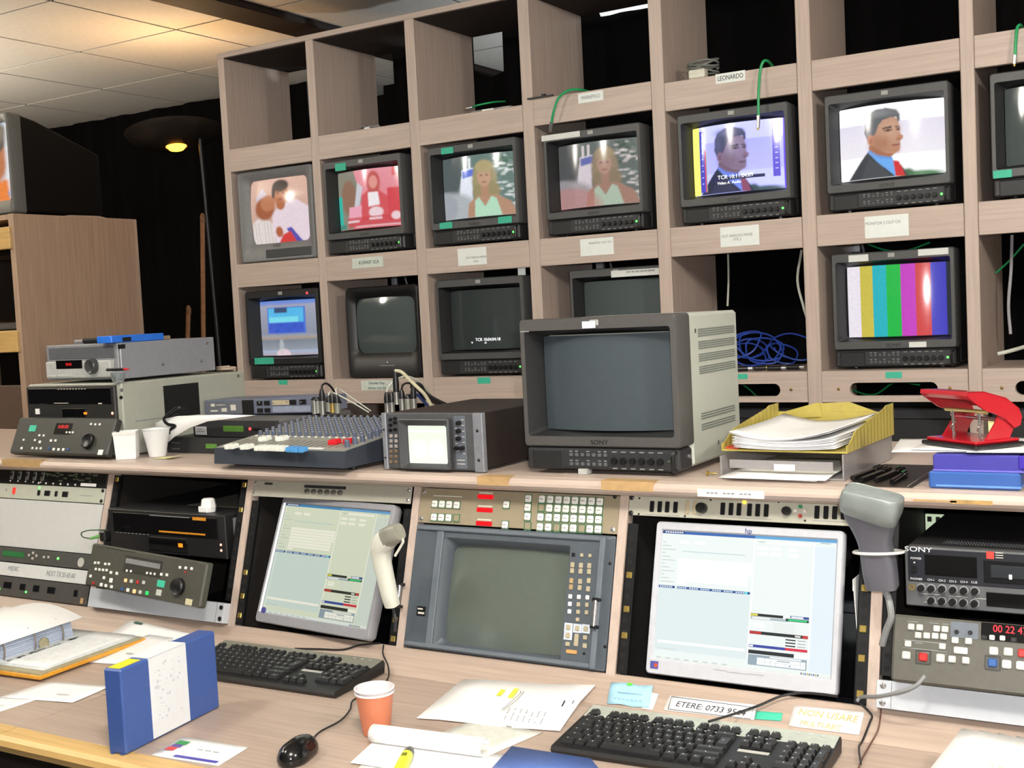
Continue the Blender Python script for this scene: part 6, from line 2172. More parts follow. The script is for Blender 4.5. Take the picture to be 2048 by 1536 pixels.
B().box(-w, w, -.001, .10, .0, .003, .0005).obj('seam', mat('seam_violet', '#6a67cc', .3), t)
zp = ZS + .0605
t = thing('paper_stack', 'spread of white papers under the red hole punch', 'papers', (.86, -1.26, zp))
for k, (cx, cy, rz) in enumerate(((-.06, .01, .15), (.03, .02, -.2), (.07, .0, .1), (-.01, .0, -.08))):
    sheet(.21, .19, cx, cy, .0008 + .0012 * k, rz, .0, t)
o = thing('yellow_note_pad', 'small pale yellow pad standing behind the hole punch', 'note pad', (at(1990, 850, y=-1.13)[0], -1.13, zp + .006))
B().box(-.012, .012, 0, .006, 0, .026, .001).obj('pad', mat('pale_yellow_paper', '#d8d69a', .7), o)
B().box(-.012, .012, -.0005, .0065, .022, .0265).obj('gummed_edge', mat('pad_edge', '#c2bc7c', .6), o)

RED = mat('red_enamel', '#a51322', .25, noise=.03, coat=.3)
zq = zp + .0062
t = thing('hole_punch', 'red metal two hole punch standing on white papers', 'hole punch', (.825, -1.29, zq), math.radians(-38))
M_ = frame(t)
wx_ = .062
B().box(-wx_ - .006, wx_ + .006, -.045, .060, 0, .007, .002).obj('rubber_mat', KNOBM, t)
B().box(-wx_, wx_, -.040, .056, .007, .013, .003).obj('base_plate', RED, t)
for sx in (-1, 1):
    x0_, x1_ = (wx_ - .012, wx_ - .009) if sx > 0 else (-wx_ + .009, -wx_ + .012)
    B().prism([(-.012, .012), (.010, .040), (.016, .052), (.030, .046), (.050, .050), (.054, .036), (.040, .012)], 'x', x0_, x1_).obj('side_bracket', RED, t)
lv = B()
prof = [(-.050, .098), (-.052, .092), (-.044, .084), (-.014, .064), (.004, .058), (.030, .046), (.048, .030), (.060, .034), (.064, .048), (.058, .062), (.030, .082), (-.016, .096)]
for sx in (-1, 1):
    x0_, x1_ = (wx_ - .008, wx_ - .004) if sx > 0 else (-wx_ + .004, -wx_ + .008)
    B().prism(prof, 'x', x0_, x1_).obj('lever_cheek', RED, t)
tp_ = [(-.044, .084), (-.052, .091), (-.0505, .098), (-.016, .0965), (.030, .083), (.058, .063)]
b = B()
n = len(tp_)
b.add([(-wx_ + .004, y, z) for y, z in tp_] + [(wx_ - .004, y, z) for y, z in tp_], [(i, i + 1, n + i + 1, n + i) for i in range(n - 1)])
o = b.obj('lever_plate', RED, t)
o.modifiers.new('thickness', 'SOLIDIFY').thickness = .002
B().cyl((-wx_ + .008, .042, .042), (wx_ - .008, .042, .042), .0035, n=10).obj('pivot_rod', STEEL(), t, smooth=True)
B().cyl((-wx_ + .012, -.004, .060), (wx_ - .012, -.004, .060), .0035, n=10).obj('bright_bar', mat('pale_brass', '#d2c98a', .25, .8), t, smooth=True)
for sx in (-.032, .032):
    B().tube([(sx + .004 * math.cos(a), -.004 + .004 * math.sin(a), .014 + .0075 * a / 2) for a in np.linspace(0, 12, 44)], .0009, 5, 0).obj('spring', STEEL(), t, smooth=True)
    B().cyl((sx, -.004, .008), (sx, -.004, .06), .0022, n=8).obj('punch_pin', STEEL(), t, smooth=True)

# ------------------------------------------------------------------ on the desk
def strip_pt(u, v, lift=0.0):
    """pixel -> point on the sloping strip below the racks"""
    p0 = np.array([0, -1.496, ZD + .003])
    d2 = np.array([0, .053, .038])
    d2 = d2 / np.linalg.norm(d2)
    nn = np.array([0, -d2[2], d2[1]])
    r = ray(u, v)
    return CAM + r * ((p0 + nn * lift - CAM) @ nn) / (r @ nn)


SA = math.atan2(.038, .053)
ST0 = Matrix.Translation((0, -1.496, ZD + .003)) @ Matrix.Rotation(SA, 4, 'X')


def quad_sheet(name, label, cat, P, m, t=.0005, group=None, n=6, wave=0.0):
    """a flat sheet through four corners (near-left, near-right, far-right, far-left)"""
    P = [np.array(p, float) for p in P]
    c = sum(P) / 4
    b = B()
    vv = []
    for i in range(n + 1):
        for j in range(n + 1):
            s, q_ = i / n, j / n
            p = (P[0] * (1 - s) + P[1] * s) * (1 - q_) + (P[3] * (1 - s) + P[2] * s) * q_
            zz = wave * math.sin(s * 5 + q_ * 3) ** 2
            vv.append(p - c + np.array([0, 0, zz]))
    k = n + 1
    b.add(vv, [(i * k + j, (i + 1) * k + j, (i + 1) * k + j + 1, i * k + j + 1) for i in range(n) for j in range(n)])
    o = b.obj(name, m, None, smooth='all')
    o.location = c
    md_ = o.modifiers.new('thickness', 'SOLIDIFY')
    md_.thickness = t
    md_.offset = 0
    tag(o, label, cat, group)
    return o, c, P


def print_on(o, c, P, rects, m, lift=.0016, name='printing'):
    """print on a quad sheet, in the sheet's own (s,q) coordinates"""
    b = B()
    for s0, s1, q0, q1 in rects:
        f = lambda s, q_: (P[0] * (1 - s) + P[1] * s) * (1 - q_) + (P[3] * (1 - s) + P[2] * s) * q_ - c + np.array([0, 0, lift])
        b.quad(f(s0, q0), f(s1, q0), f(s1, q1), f(s0, q1))
    return b.obj(name, m, o, kind='stuff')


D = lambda u, v, z=ZD: at(u, v, z=z)

# keyboards ---------------------------------------------------------------------------
KEYB = mat('black_key', '#17181a', .35, noise=.08)
KEYL = mat('key_legend', '#c9cbd0', .5)


def keyboard(label, x, y, rot, trim, group):
    W, Dp = .444, .165
    t = thing('computer_keyboard', label, 'keyboard', (x, y, ZD + .0006), rot, group)
    h = W / 2
    # wedge body: front edge y=0, back edge y=Dp
    tilt = math.atan2(.014, Dp)
    B().prism([(0, .001), (-.004, .008), (0, .014), (Dp * .74, .014 + .014 * .74), (Dp, .030), (Dp + .004, .022), (Dp, .004)], 'x', -h, h).obj('case', BLK(), t)
    B().prism([(Dp * .755, .0150 + .014 * .755), (Dp * .755, .0135 + .014 * .755), (Dp, .0265), (Dp + .003, .0275), (Dp, .0315)], 'x', -h + .002, h - .002).obj('back_trim', trim, t)
    u = .01835
    zt = lambda yy: .014 + .014 * yy / Dp

    def key(cx, cy, w=1.0, hgt=1.0, name='key'):
        kw, kh = u * w - .0012, .0178 * hgt - .0012
        piece(name, ('kkey', round(kw, 4), round(kh, 4)), lambda: B().loft([[(sx * (kw / 2 - i1), sy * (kh / 2 - i1) + i2, z) for sx, sy in ((-1, -1), (1, -1), (1, 1), (-1, 1))] for i1, i2, z in
                                                                            ((0, 0, 0), (.0008, 0, .003), (.0034, .0008, .0085))], False, True), KEYB, t, (cx, cy, zt(cy) - .0008))
        LEG.append((cx, cy, zt(cy)))

    LEG = []
    x0 = -h + .010
    rows = [.113, .0945, .076, .0575, .039]
    # number row
    for k in range(13):
        key(x0 + u * (k + .5), rows[0])
    key(x0 + u * 14, rows[0], 2)
    key(x0 + u * .75, rows[1], 1.5)
    for k in range(12):
        key(x0 + u * (2 + k), rows[1])
    key(x0 + u * .875, rows[2], 1.75)
    for k in range(12):
        key(x0 + u * (2.25 + k), rows[2])
    key(x0 + u * 14.35, (rows[1] + rows[2]) / 2, 1.3, 2.02, 'enter_key')
    key(x0 + u * .625, rows[3], 1.25)
    for k in range(11):
        key(x0 + u * (1.75 + k), rows[3])
    key(x0 + u * 13.6, rows[3], 2.75)
    for cx, w in ((.7, 1.4), (1.95, 1.1), (3.2, 1.3)):
        key(x0 + u * cx, rows[4] - .0195, w)
    for cx, w in ((10.6, 1.3), (11.9, 1.1), (13.05, 1.1), (14.3, 1.4)):
        key(x0 + u * cx, rows[4] - .0195, w)
    key(x0 + u * 6.9, rows[4] - .0195, 5.9, 1, 'space_bar')
    # bottom letter row sits between shift row and space bar
    for k in range(10):
        key(x0 + u * (2.3 + k), rows[4] - .0005)
    key(x0 + u * .9, rows[4] - .0005, 1.8)
    key(x0 + u * 13.6, rows[4] - .0005, 2.7)
    # function row in wells of the trim
    well = B()
    fy = .1375
    for k0, n_ in ((.5, 1), (2.5, 4), (7.0, 4), (11.5, 4), (16.2, 3)):
        for k in range(n_):
            key(x0 + u * (k0 + k), fy)
        well.box(x0 + u * (k0 - .58), x0 + u * (k0 + n_ - .42), fy - .0105, fy + .0105, zt(fy) - .002, zt(fy) + .0022)
    well.obj('key_wells', mat('glossy_black', '#0c0c0e', .15), t)
    # navigation and arrows
    nx = x0 + u * 16.2
    for k in range(3):
        for r_ in (0, 1):
            key(nx + u * k, rows[r_])
    key(nx + u, rows[4] - .0005)
    for k in range(3):
        key(nx + u * k, rows[4] - .0195)
    px_ = x0 + u * 20.0
    for r_ in range(4):
        for k in range(3):
            key(px_ + u * k, rows[r_])
    key(px_ + u * 3, rows[0])
    key(px_ + u * 3, (rows[1] + rows[2]) / 2, 1, 2.02, 'plus_key')
    key(px_ + u * 3, rows[3] - .0095, 1, 2.02, 'enter_key')
    key(px_ + u * .5, rows[4] - .0005, 2)
    key(px_ + u * 2, rows[4] - .0005)
    lg = B()
    for cx, cy, cz in LEG:
        lg.box(cx - .0028, cx - .0008, cy + .0012, cy + .0034, cz + .0076, cz + .0080)
    lg.obj('key_legends', KEYL, t, kind='stuff')
    marks_ = B()
    for k in range(3):
        marks_.box(h - .07 + .02 * k, h - .064 + .02 * k, Dp - .012, Dp - .010, .0310, .0316)
    marks_.obj('status_lights', KEYL, t)
    B().box(nx - u * .4, nx + u * 2.4, rows[2] - .005, rows[2] + .004, zt(rows[2]) - .001, zt(rows[2]) + .0006).obj('badge_strip', mat('badge_silver', '#b9b9b2', .35), t)
    return t


KG = 'computer keyboards on the desk'
b0 = D(669, 1401)
b1 = D(745, 1347)
kb1 = keyboard('black computer keyboard with dark grey trim below the left flat screen', b0[0] - .222 - .004, b0[1] + .002, math.radians(1.5), mat('dark_grey_trim', '#75756a', .4), KG)
f0 = D(1108, 1510)
kb2 = keyboard('black computer keyboard with silver grey trim in the right foreground', f0[0] + .222 - .006, f0[1] + .012, math.radians(2.5), mat('silver_grey_trim', '#b2b8ae', .35, .2), KG)
o = B().box(-.012, .012, -.03, .03, 0, .012, .003).obj('keyboard_rest_strip', KNOBM, None)
o.location = tuple(D(458, 1262) + np.array([0, 0, .002]))
o.rotation_euler = (math.radians(12), 0, math.radians(-30))
tag(o, 'short black rubber strip behind the left keyboard under the screen', 'strip')

# paper cups ---------------------------------------------------------------------------------
cpos = (-.106, -1.795, ZD + .0008)
t = thing('paper_cup', 'orange paper cup with white rim standing on the desk', 'cup', cpos)
ORG = mat('orange_paper', '#c8795a', .5, noise=.04)
B().lathe([(.0005, .003), (.0235, .003), (.0240, .0), (.0345, .077), (.0338, .077), (.0232, .004), (.0005, .004)], n=36).obj('cup_wall', ORG, t, smooth=True)
B().lathe([(.0340, .074), (.0358, .0745), (.0358, .077), (.0338, .0775)], n=36).obj('lower_rim', PAPER(), t, smooth=True)
t = thing('paper_cup', 'second paper cup nested inside the orange cup showing a pale inside', 'cup', (cpos[0], cpos[1], ZD + .0055))
B().lathe([(.0005, .001), (.0215, .001), (.0335, .0765), (.0360, .077), (.0362, .0795), (.0345, .0805), (.0325, .0785), (.0210, .003), (.0005, .003)], n=36).obj('inner_wall', mat('cup_inside', '#d3ccd0', .5), t, smooth=True)
B().lathe([(.0345, .0775), (.0364, .0778), (.0364, .0800), (.0345, .0808)], n=36).obj('rolled_rim', PAPER(), t, smooth=True)

# mouse ---------------------------------------------------------------------------------------
mp = D(598, 1516)
t = thing('computer_mouse', 'glossy black computer mouse on the desk in front', 'mouse', (mp[0], mp[1] + .0, ZD + .0008), math.radians(14))
GB = mat('gloss_black_plastic', '#0d0d0f', .12, noise=.1)
L_ = []
n = 24
for z, s in ((.0, .92), (.006, 1.0), (.014, .97), (.022, .86), (.029, .66), (.033, .40), (.0345, .12)):
    ring = []
    for i in range(n):
        a = 2 * math.pi * i / n
        rx = .030 * s
        ry = .052 * (s ** .8)
        sq = 1 - .12 * math.cos(2 * a) ** 2
        yy = ry * math.sin(a)
        ring.append((rx * math.cos(a) * sq * (1 - .08 * (yy / .052)), yy - .006 * (1 - s), z + .004 * (1 if s < .5 else .0) * 0))
    L_.append(ring)
B().loft(L_, True, True).obj('shell', GB, t, smooth='all')
B().lathe([(.006, -.003), (.0075, -.001), (.0075, .001), (.006, .003)], axis='x', n=14, c=(0, .026, .023), cap0=True, cap1=True).obj('wheel', KNOBM, t, smooth=True)
B().box(-.0004, .0004, .008, .034, .018, .0285).obj('button_seam', KNOBM, t)

def desk_cable(label, pts, r, m):
    cable(label, pts, r, m)


CB = mat('black_cable', '#1c1c1e', .45)
cable('thin black mouse lead curving over the desk past the cup', [D(u, v) + np.array([0, 0, .004]) for u, v in ((622, 1488), (640, 1468), (680, 1446), (700, 1424), (706, 1405), (734, 1392), (762, 1376), (777, 1358))]
      + [strip_pt(776, 1332, .006), strip_pt(766, 1308, .005), strip_pt(767, 1290, .005)], .0017, CB)
cable('black keyboard lead running along the strip under the left screen', [strip_pt(u, v, .003) for u, v in ((590, 1297), (640, 1298), (685, 1299), (720, 1290), (760, 1286))], .0019, CB)
cable('black lead from right keyboard rising to the right flat screen', [D(1418, 1443, ZD + .042)] + [strip_pt(u, v, .013) for u, v in ((1480, 1424), (1520, 1410), (1560, 1393), (1600, 1386), (1640, 1388), (1676, 1393))], .0024, CB)
cable('grey lead from right control panel bending down to the strip corner', [at(1850, 1352, y=-1.51), at(1830, 1372, y=-1.52), at(1795, 1385, y=-1.52), at(1755, 1393, y=-1.50)] + [strip_pt(1724, 1394, .016), strip_pt(1714, 1402, .008)], .0032, mat('grey_cord', '#7c7f80', .5))
cable('thin black lead kinking down the strip at right', [strip_pt(u, v, .005) for u, v in ((1716, 1402), (1735, 1420), (1744, 1432), (1740, 1444))] + [D(u, v) + np.array([0, 0, .007]) for u, v in ((1726, 1488), (1718, 1504), (1722, 1536))], .0018, CB)
cable('thin brown lead curving down beside the black lead at right', [strip_pt(u, v, .005) for u, v in ((1762, 1418), (1760, 1440), (1755, 1462))] + [D(u, v) + np.array([0, 0, .003]) for u, v in ((1742, 1490), (1725, 1520), (1715, 1545))], .0014, mat('brown_cord', '#5a3a30', .5))

# blue cassette case standing on edge --------------------------------------------------------------
a, c = D(253, 1511), D(440, 1415)
d = c - a
L_ = np.hypot(d[0], d[1])
t = thing('cassette_case', 'large blue cassette case with white paper band standing on its edge', 'cassette case', ((a[0] + c[0]) / 2, (a[1] + c[1]) / 2, ZD + .0006), math.atan2(d[1], d[0]))
CBL = mat('navy_blue_plastic', '#3a5595', .4, noise=.03)
B().box(-L_ / 2, L_ / 2, 0, .040, 0, .152, .003).obj('case', CBL, t)
for yy in (.005, .027):
    B().box(-L_ / 2 - .002, -L_ / 2 + .004, yy, yy + .008, -.0, .002).obj('spine_lip', CBL, t)
xa, xb = -L_ / 2 + L_ * .27, -L_ / 2 + L_ * .66
B().box(xa, xb, -.0008, .001, .004, .1525).obj('front_band', mat('band_paper', '#d9dde2', .6, noise=.02), t)
B().box(xa, xb, -.0008, .041, .1515, .1532).obj('top_band', mat('band_paper', '#d9dde2', .6, noise=.02), t)
r = random.Random(5)
marks([(xa + .012 + .006 * k, xa + .016 + .006 * k, .03 + .01 * j + r.uniform(0, .004), .0315 + .01 * j + r.uniform(0, .006)) for k in range(12) for j in range(11) if r.random() < .33], mat('pencil_faint', '#bcc2ca', .6), t, -.0009)
B().box(-L_ / 2 + .006, -L_ / 2 + .060, .008, .034, .1516, .1528).obj('yellow_label', mat('yellow_label', '#dcd02c', .5), t)

# envelope with a coloured mark -----------------------------------------------------------------------
P = [D(302, 1512), D(437, 1533), D(497, 1496), D(366, 1475)]
P = [p + np.array([0, 0, .0012]) for p in P]
o, c_, P = quad_sheet('envelope', 'white window envelope with green red and blue mark on desk front', 'envelope', P, PAPER(), .001)
print_on(o, c_, P, [(.06, .22, .62, .80)], mat('green_print', '#2f9a52', .5), name='green_mark')
print_on(o, c_, P, [(.06, .20, .48, .61)], mat('violet_print', '#5c4aa0', .5), name='violet_mark')
print_on(o, c_, P, [(.05, .18, .30, .47)], mat('red_print', '#d8434a', .5), name='red_mark')
print_on(o, c_, P, [(.30, .94, .06, .16)], mat('blue_print', '#4a46a6', .5), name='blue_bar')
print_on(o, c_, P, [(.45 + .03 * k, .47 + .03 * k, .50, .56) for k in range(12) if k % 4 != 3], mat('pencil_grey', '#aab0b8', .6))

# sheets in the middle -----------------------------------------------------------------------------------
lift = lambda p, z: np.array([p[0], p[1], p[2] + z])
P = [lift(D(833, 1439), .0025), lift(D(1120, 1466), .0025), strip_pt(1192, 1374, .003), strip_pt(928, 1361, .003)]


def bent_sheet(name, label, corners_front, crease, back, m):
    pass


# the sheet bends where the desk meets the sloping strip
FL, FR_ = D(833, 1439), D(1120, 1466)
CLp, CRp = D(906, 1377), D(1160, 1408)
BLp, BRp = strip_pt(928, 1361, .001), strip_pt(1192, 1374, .001)
rows_ = [(FL, FR_), (FL * .5 + CLp * .5, FR_ * .5 + CRp * .5), (CLp, CRp), (BLp, BRp)]
b = B()
org = (FL + FR_ + BLp + BRp) / 4
vv = []
for a_, c2 in rows_:
    for k in range(7):
        vv.append(a_ + (c2 - a_) * k / 6 - org + np.array([0, 0, .0022 + .0015 * math.sin(k * 1.3)]))
b.add(vv, [(i * 7 + k, i * 7 + k + 1, (i + 1) * 7 + k + 1, (i + 1) * 7 + k) for i in range(3) for k in range(6)])
o = b.obj('printed_sheet', PAPER(), None, smooth='all')
o.location = org
o.modifiers.new('thickness', 'SOLIDIFY').thickness = .0005
tag(o, 'printed white sheet with yellow highlighter marks lying beside the right keyboard', 'paper')


def on_sheet(u0, v0, u1, v1, w, z=.0045):
    a_, c2 = D(u0, v0), D(u1, v1)
    if a_[1] > -1.497:
        a_ = strip_pt(u0, v0)
    if c2[1] > -1.497:
        c2 = strip_pt(u1, v1)
    d_ = c2 - a_
    nn = np.array([-d_[1], d_[0], 0])
    nn = nn / np.linalg.norm(nn) * w / 2
    zz = np.array([0, 0, z])
    return [a_ - nn - org + zz, c2 - nn - org + zz, c2 + nn - org + zz, a_ + nn - org + zz]


hl, ink, gi = B(), B(), B()
for q4 in ((1012, 1378, 997, 1396), (1037, 1378, 1020, 1400), (1056, 1380, 1048, 1390)):
    hl.quad(*on_sheet(*q4, .010, .0050))
hl.obj('highlighter_strokes', mat('highlighter_yellow', '#dfe44a', .5), o)
for q4 in ((1044, 1381, 1041, 1392), (1041, 1392, 1028, 1404), (1028, 1404, 1004, 1424), (1050, 1380, 1046, 1392), (1046, 1392, 1034, 1405), (1034, 1405, 1006, 1426)):
    ink.quad(*on_sheet(*q4, .0012, .0052))
r = random.Random(8)
for k in range(7):
    for j in range(9):
        u, v = 1026 + 12 * k + 3.2 * j * -.6, 1408 + 1.5 * k + 4.2 * j
        if r.random() < .75 and j > 2:
            ink.quad(*on_sheet(u, v, u - 2.4, v + 2.6, .0014, .0050))
ink.quad(*on_sheet(1130, 1406, 1124, 1418, .003, .0050))
for k in range(8):
    u, v = 1160 - k * 2.0, 1386 + k * 3.4
    ink.quad(*on_sheet(u, v, u - 1, v + 2.0, .003, .0050))
ink.quad(*on_sheet(1172, 1381, 1164, 1385, .008, .0050))
ink.obj('ink_print', INK(), o, kind='stuff')

P = [lift(D(868, 1472), .0008), lift(D(960, 1520), .0008), lift(D(1085, 1466), .0012), lift(D(950, 1440), .0012)]
o, c_, P = quad_sheet('printed_sheet', 'grey printed sheet half hidden under the rolled paper', 'paper', P, mat('greyish_paper', '#d8d9d2', .7), .0005)
print_on(o, c_, P, [(.1 + .0 * k, .85, .35 + .035 * k, .355 + .035 * k) for k in range(14)], mat('faint_print', '#b8bcae', .7))
P = [lift(D(700, 1560), .0008), lift(D(960, 1580), .0008), lift(D(1010, 1510), .0008), lift(D(752, 1492), .0008)]
o, c_, P = quad_sheet('printed_sheet', 'white letter sheet under the highlighter pen', 'paper', P, PAPER(), .0005)
text('O', .014, INK(), o, tuple(D(765, 1496) - c_ + np.array([0, -.004, .0014])), rot=(0, 0, .1), name='letterhead')
print_on(o, c_, P, [(.24 + .035 * k, .262 + .035 * k, .88, .90) for k in range(6)] + [(.12 + .02 * k, .135 + .02 * k, .55 - .07 * j, .565 - .07 * j) for k in range(16) for j in range(4) if (k * 3 + j) % 4], GINK())
# rolled paper
a, c2 = D(752, 1482, ZD + .0), D(975, 1512, ZD + .0)
d_ = c2 - a
L_ = np.hypot(d_[0], d_[1])
t = thing('rolled_sheet', 'white sheet curled into a loose roll beside the orange cup', 'paper', ((a[0] + c2[0]) / 2 + .004, (a[1] + c2[1]) / 2 - .022, ZD + .0030), math.atan2(d_[1], d_[0]))
pr = []
for k in range(20):
    s = k / 19
    th = -math.pi * .5 + s * math.pi * 1.55
    rr = .0165 - .003 * s
    pr.append((-rr * math.cos(th) * 1.15 + .012, .0165 + rr * math.sin(th)))
pr = [(-.06, .0006), (-.03, .0004)] [:0] + pr
b = B()
n = len(pr)
vv = []
for sx in np.linspace(-L_ / 2, L_ / 2, 7):
    for yy, zz in pr:
        vv.append((sx, yy, zz))
b.add(vv, [(i * n + j, (i + 1) * n + j, (i + 1) * n + j + 1, i * n + j + 1) for i in range(6) for j in range(n - 1)])
o = b.obj('curl', mat('bright_paper', '#f3f3f3', .7), t, smooth='all')
o.modifiers.new('thickness', 'SOLIDIFY').thickness = .0005
b = B()
b.quad((-L_ / 2, .012, .0004), (L_ / 2, .012, .0004), (L_ / 2 + .012, -.085, -.0005), (-L_ / 2 + .015, -.085, -.0005))
b.obj('flat_tail', PAPER(), t)

# highlighter
a, c2 = D(822, 1500, ZD + .010), D(800, 1545, ZD + .010)
d_ = c2 - a
t = thing('highlighter_pen', 'yellow highlighter pen with dark cap lying on the white sheet', 'pen', (a[0], a[1], ZD + .0035), math.atan2(d_[1], d_[0]))
YH = mat('highlighter_body', '#d3dc3a', .35)
CAPM = mat('dark_cap', '#3a3f3e', .35)
B().lathe([(.003, -.002), (.0035, .003), (.0075, .010), (.0095, .018), (.0100, .030), (.0100, .036), (.0005, .036)], axis='x', n=18, c=(0, 0, .0095)).obj('cap', CAPM, t, smooth=True)
B().lathe([(.0005, .036), (.0102, .036), (.0105, .045), (.0105, .10), (.009, .108), (.0005, .108)], axis='x', n=18, c=(0, 0, .0105)).obj('barrel', YH, t, smooth=True)
B().box(.050, .062, -.004, .004, .0203, .0212).obj('dark_print', mat('olive_print', '#6a7020', .5), t)

# blue folder in front
P = [D(975, 1560), D(1230, 1590), D(1182, 1530), D(1024, 1505)]
P = [lift(p, .0062) for p in P]
o, c_, P = quad_sheet('document_folder', 'blue plastic folder at the bottom edge in front of right keyboard', 'folder', P, mat('folder_blue', '#5573bb', .4), .010, n=1)

# notes and labels on the sloping strip -----------------------------------------------------------------------
def strip_label(name, label, cat, pts, m, t=.0006, wave=0.0):
    P = [strip_pt(u, v, .0012) for u, v in pts]
    return quad_sheet(name, label, cat, P, m, t, wave=wave)


o, c_, P = strip_label('sticky_note', 'pale blue crumpled note stuck on the strip left of phone label', 'note', ((1214, 1408), (1298, 1418), (1306, 1374), (1222, 1365)), mat('pale_blue_paper', '#9cc6da', .6), wave=.003)
print_on(o, c_, P, [(.15 + .1 * k, .2 + .1 * k, .2, .24) for k in range(7)] + [(.2, .8, .5, .53)], mat('blue_faint', '#7ea6c2', .6), .0036)
print_on(o, c_, P, [(.40, .52, .86, .98)], mat('green_dot', '#58c83a', .5), .004, 'green_dot')
o, c_, P = strip_label('paper_scrap', 'small white paper scrap tucked behind the pale blue note', 'paper', ((1282, 1417), (1305, 1420), (1317, 1388), (1296, 1384)), PAPER())
o, c_, P = strip_label('phone_label', 'white paper label with hand written phone number on the strip', 'label', ((1326, 1420), (1508, 1440), (1513, 1410), (1340, 1391)), PAPER())
Mp = ST0


def strip_text(body, u, v, size, m, parent, c_, rz=0.0, ws=1.0, shear=.15):
    p = strip_pt(u, v, .0022)
    o2 = text(body, size, m, parent, tuple(p - c_), rot=(SA, 0, rz), shear=shear, wscale=ws)
    return o2


strip_text('ETERE: 0733 9564', 1420, 1417, .0165, INK(), o, c_, math.radians(-.5), 1.08)
fr_px = [(1336, 1418), (1343, 1393), (1508, 1415), (1501, 1438)]
fp = [strip_pt(u, v, .0022) - c_ for u, v in fr_px]
B().tube([tuple(p) for p in fp + fp[:1]], .0006, 5, 0).obj('drawn_frame', INK(), o)
o, c_, P = strip_label('tape_strip', 'teal tape strip on the desk strip right of the phone label', 'tape', ((1509, 1438), (1562, 1442), (1565, 1426), (1513, 1422)), TEAL())
o, c_, P = strip_label('warning_label', 'white paper label with orange hand lettering near right keyboard', 'label', ((1577, 1452), (1718, 1470), (1729, 1424), (1588, 1411)), mat('label_white', '#dedede', .6))
OR = mat('orange_ink', '#eeb36c', .6)
strip_text('NON USARE', 1655, 1431, .0185, OR, o, c_, math.radians(-.5), 1.0)
strip_text('MULTI-REC', 1640, 1451, .0150, OR, o, c_, math.radians(-.5), .95)

# papers at bottom right
t = thing('paper_stack', 'fanned pile of printed pages at the bottom right corner of desk', 'papers', (.985, -1.692, ZD + .034), Matrix.Rotation(math.radians(7.5), 4, 'X'))
for k in range(7):
    sheet(.21, .297, -.012 * k + .02, .004 * k - .03, .0008 + .0009 * k, math.radians(-38 + 5 * k), 0, t)
r = random.Random(4)
fm = []
for j in range(12):
    for k in range(10):
        if r.random() < .6:
            fm.append((-.06 + .012 * k, -.052 + .012 * k, .06 - .018 * j, .0625 - .018 * j))
o = fmarks(fm, mat('faint_print', '#b8bcae', .7), t, .0075)
o.rotation_euler = (0, 0, math.radians(-10))
o.location = (-.03, -.02, 0)

# ring binder, folder and sheets at the left -----------------------------------------------------------------
A, Bq = D(80, 1362, ZD + .004), D(306, 1279, ZD + .004)
Cq = D(0, 1337, ZD + .004)
e1 = Bq - A
e1 = e1 / np.linalg.norm(e1)
e2 = np.array([-e1[1], e1[0], 0])
rotb = math.atan2(e1[1], e1[0])
t = thing('ring_binder', 'open ring binder with orange board edges and thick white pages', 'binder', (A[0], A[1], ZD + .0035), rotb)
Mb = frame(t)
LB = np.linalg.norm(Bq - A) - .035
BO = mat('binder_orange', '#d99a2e', .5, noise=.08)
OLIVE = mat('binder_olive', '#a39c80', .6, noise=.08)
B().box(0, LB + .012, 0, .30, .002, .010, .001).obj('cover_board', BO, t)
B().box(.004, LB + .008, .004, .29, .010, .0145).obj('board_lining', OLIVE, t)
# loose pages on the right hand side
for k in range(4):
    sheet(LB - .02 - .004 * k, .205, LB / 2 + .012, .115 + .002 * k, .0158 + .0012 * k, .008 * k, 0, t, mat('page_white', '#dfe2e2', .7))
# page block and curled top page
pb0 = [ly(Mb, 0, 0)] if False else None
yb = .165
blk = B()
for k in range(14):
    zz = .020 + .0032 * k
    off = .0015 * math.sin(k * 2.1)
    blk.box(-.14, LB - .055 + off, yb + .0006 * k + off, yb + .24, zz, zz + .0027)
blk.obj('page_block', mat('page_edges', '#b9c4d8', .7, noise=.05), t)
b = B()
vv = []
ns = 10
for i in range(ns + 1):
    s = i / ns
    yy = yb - .022 + .27 * s
    zz = .066 + .022 * math.sin(math.pi * min(1, s * 1.1)) - .006 * (1 - s)
    vv += [(-.16, yy, zz), (LB - .04, yy + .004, zz + .003), (LB - .020, yy + .010, zz - .010)]
b.add(vv, [(3 * i + k, 3 * i + 3 + k, 3 * i + 4 + k, 3 * i + 1 + k) for i in range(ns) for k in (0, 1)])
o = b.obj('curled_page', PAPER(), t, smooth='all')
o.modifiers.new('thickness', 'SOLIDIFY').thickness = .001
for fx in (.105, .185, .02):
    xx = LB * .42 + (fx - .105)
    B().tube([(xx, yb - .006, .018), (xx + .001, yb - .009, .035), (xx - .001, yb - .007, .055), (xx - .003, yb + .010, .070)], .0022, 7).obj('ring', mat('dull_ring_metal', '#9a938a', .35, .7), t, smooth=True)
o = B().lathe([(.014, -.002), (.014, .001), (.0004, .0015)], axis='y', n=18, c=(LB * .5, yb - .008, .028)).obj('thumb_hole', OLIVE, t)
marks_b = B()
r = random.Random(2)
for k in range(40):
    xx = .03 + r.random() * (LB - .10)
    marks_b.box(xx, xx + .008, .135 + .012 * r.random(), .137 + .012 * r.random(), .0208, .0210)
marks_b.obj('page_print', GINK(), t, kind='stuff')

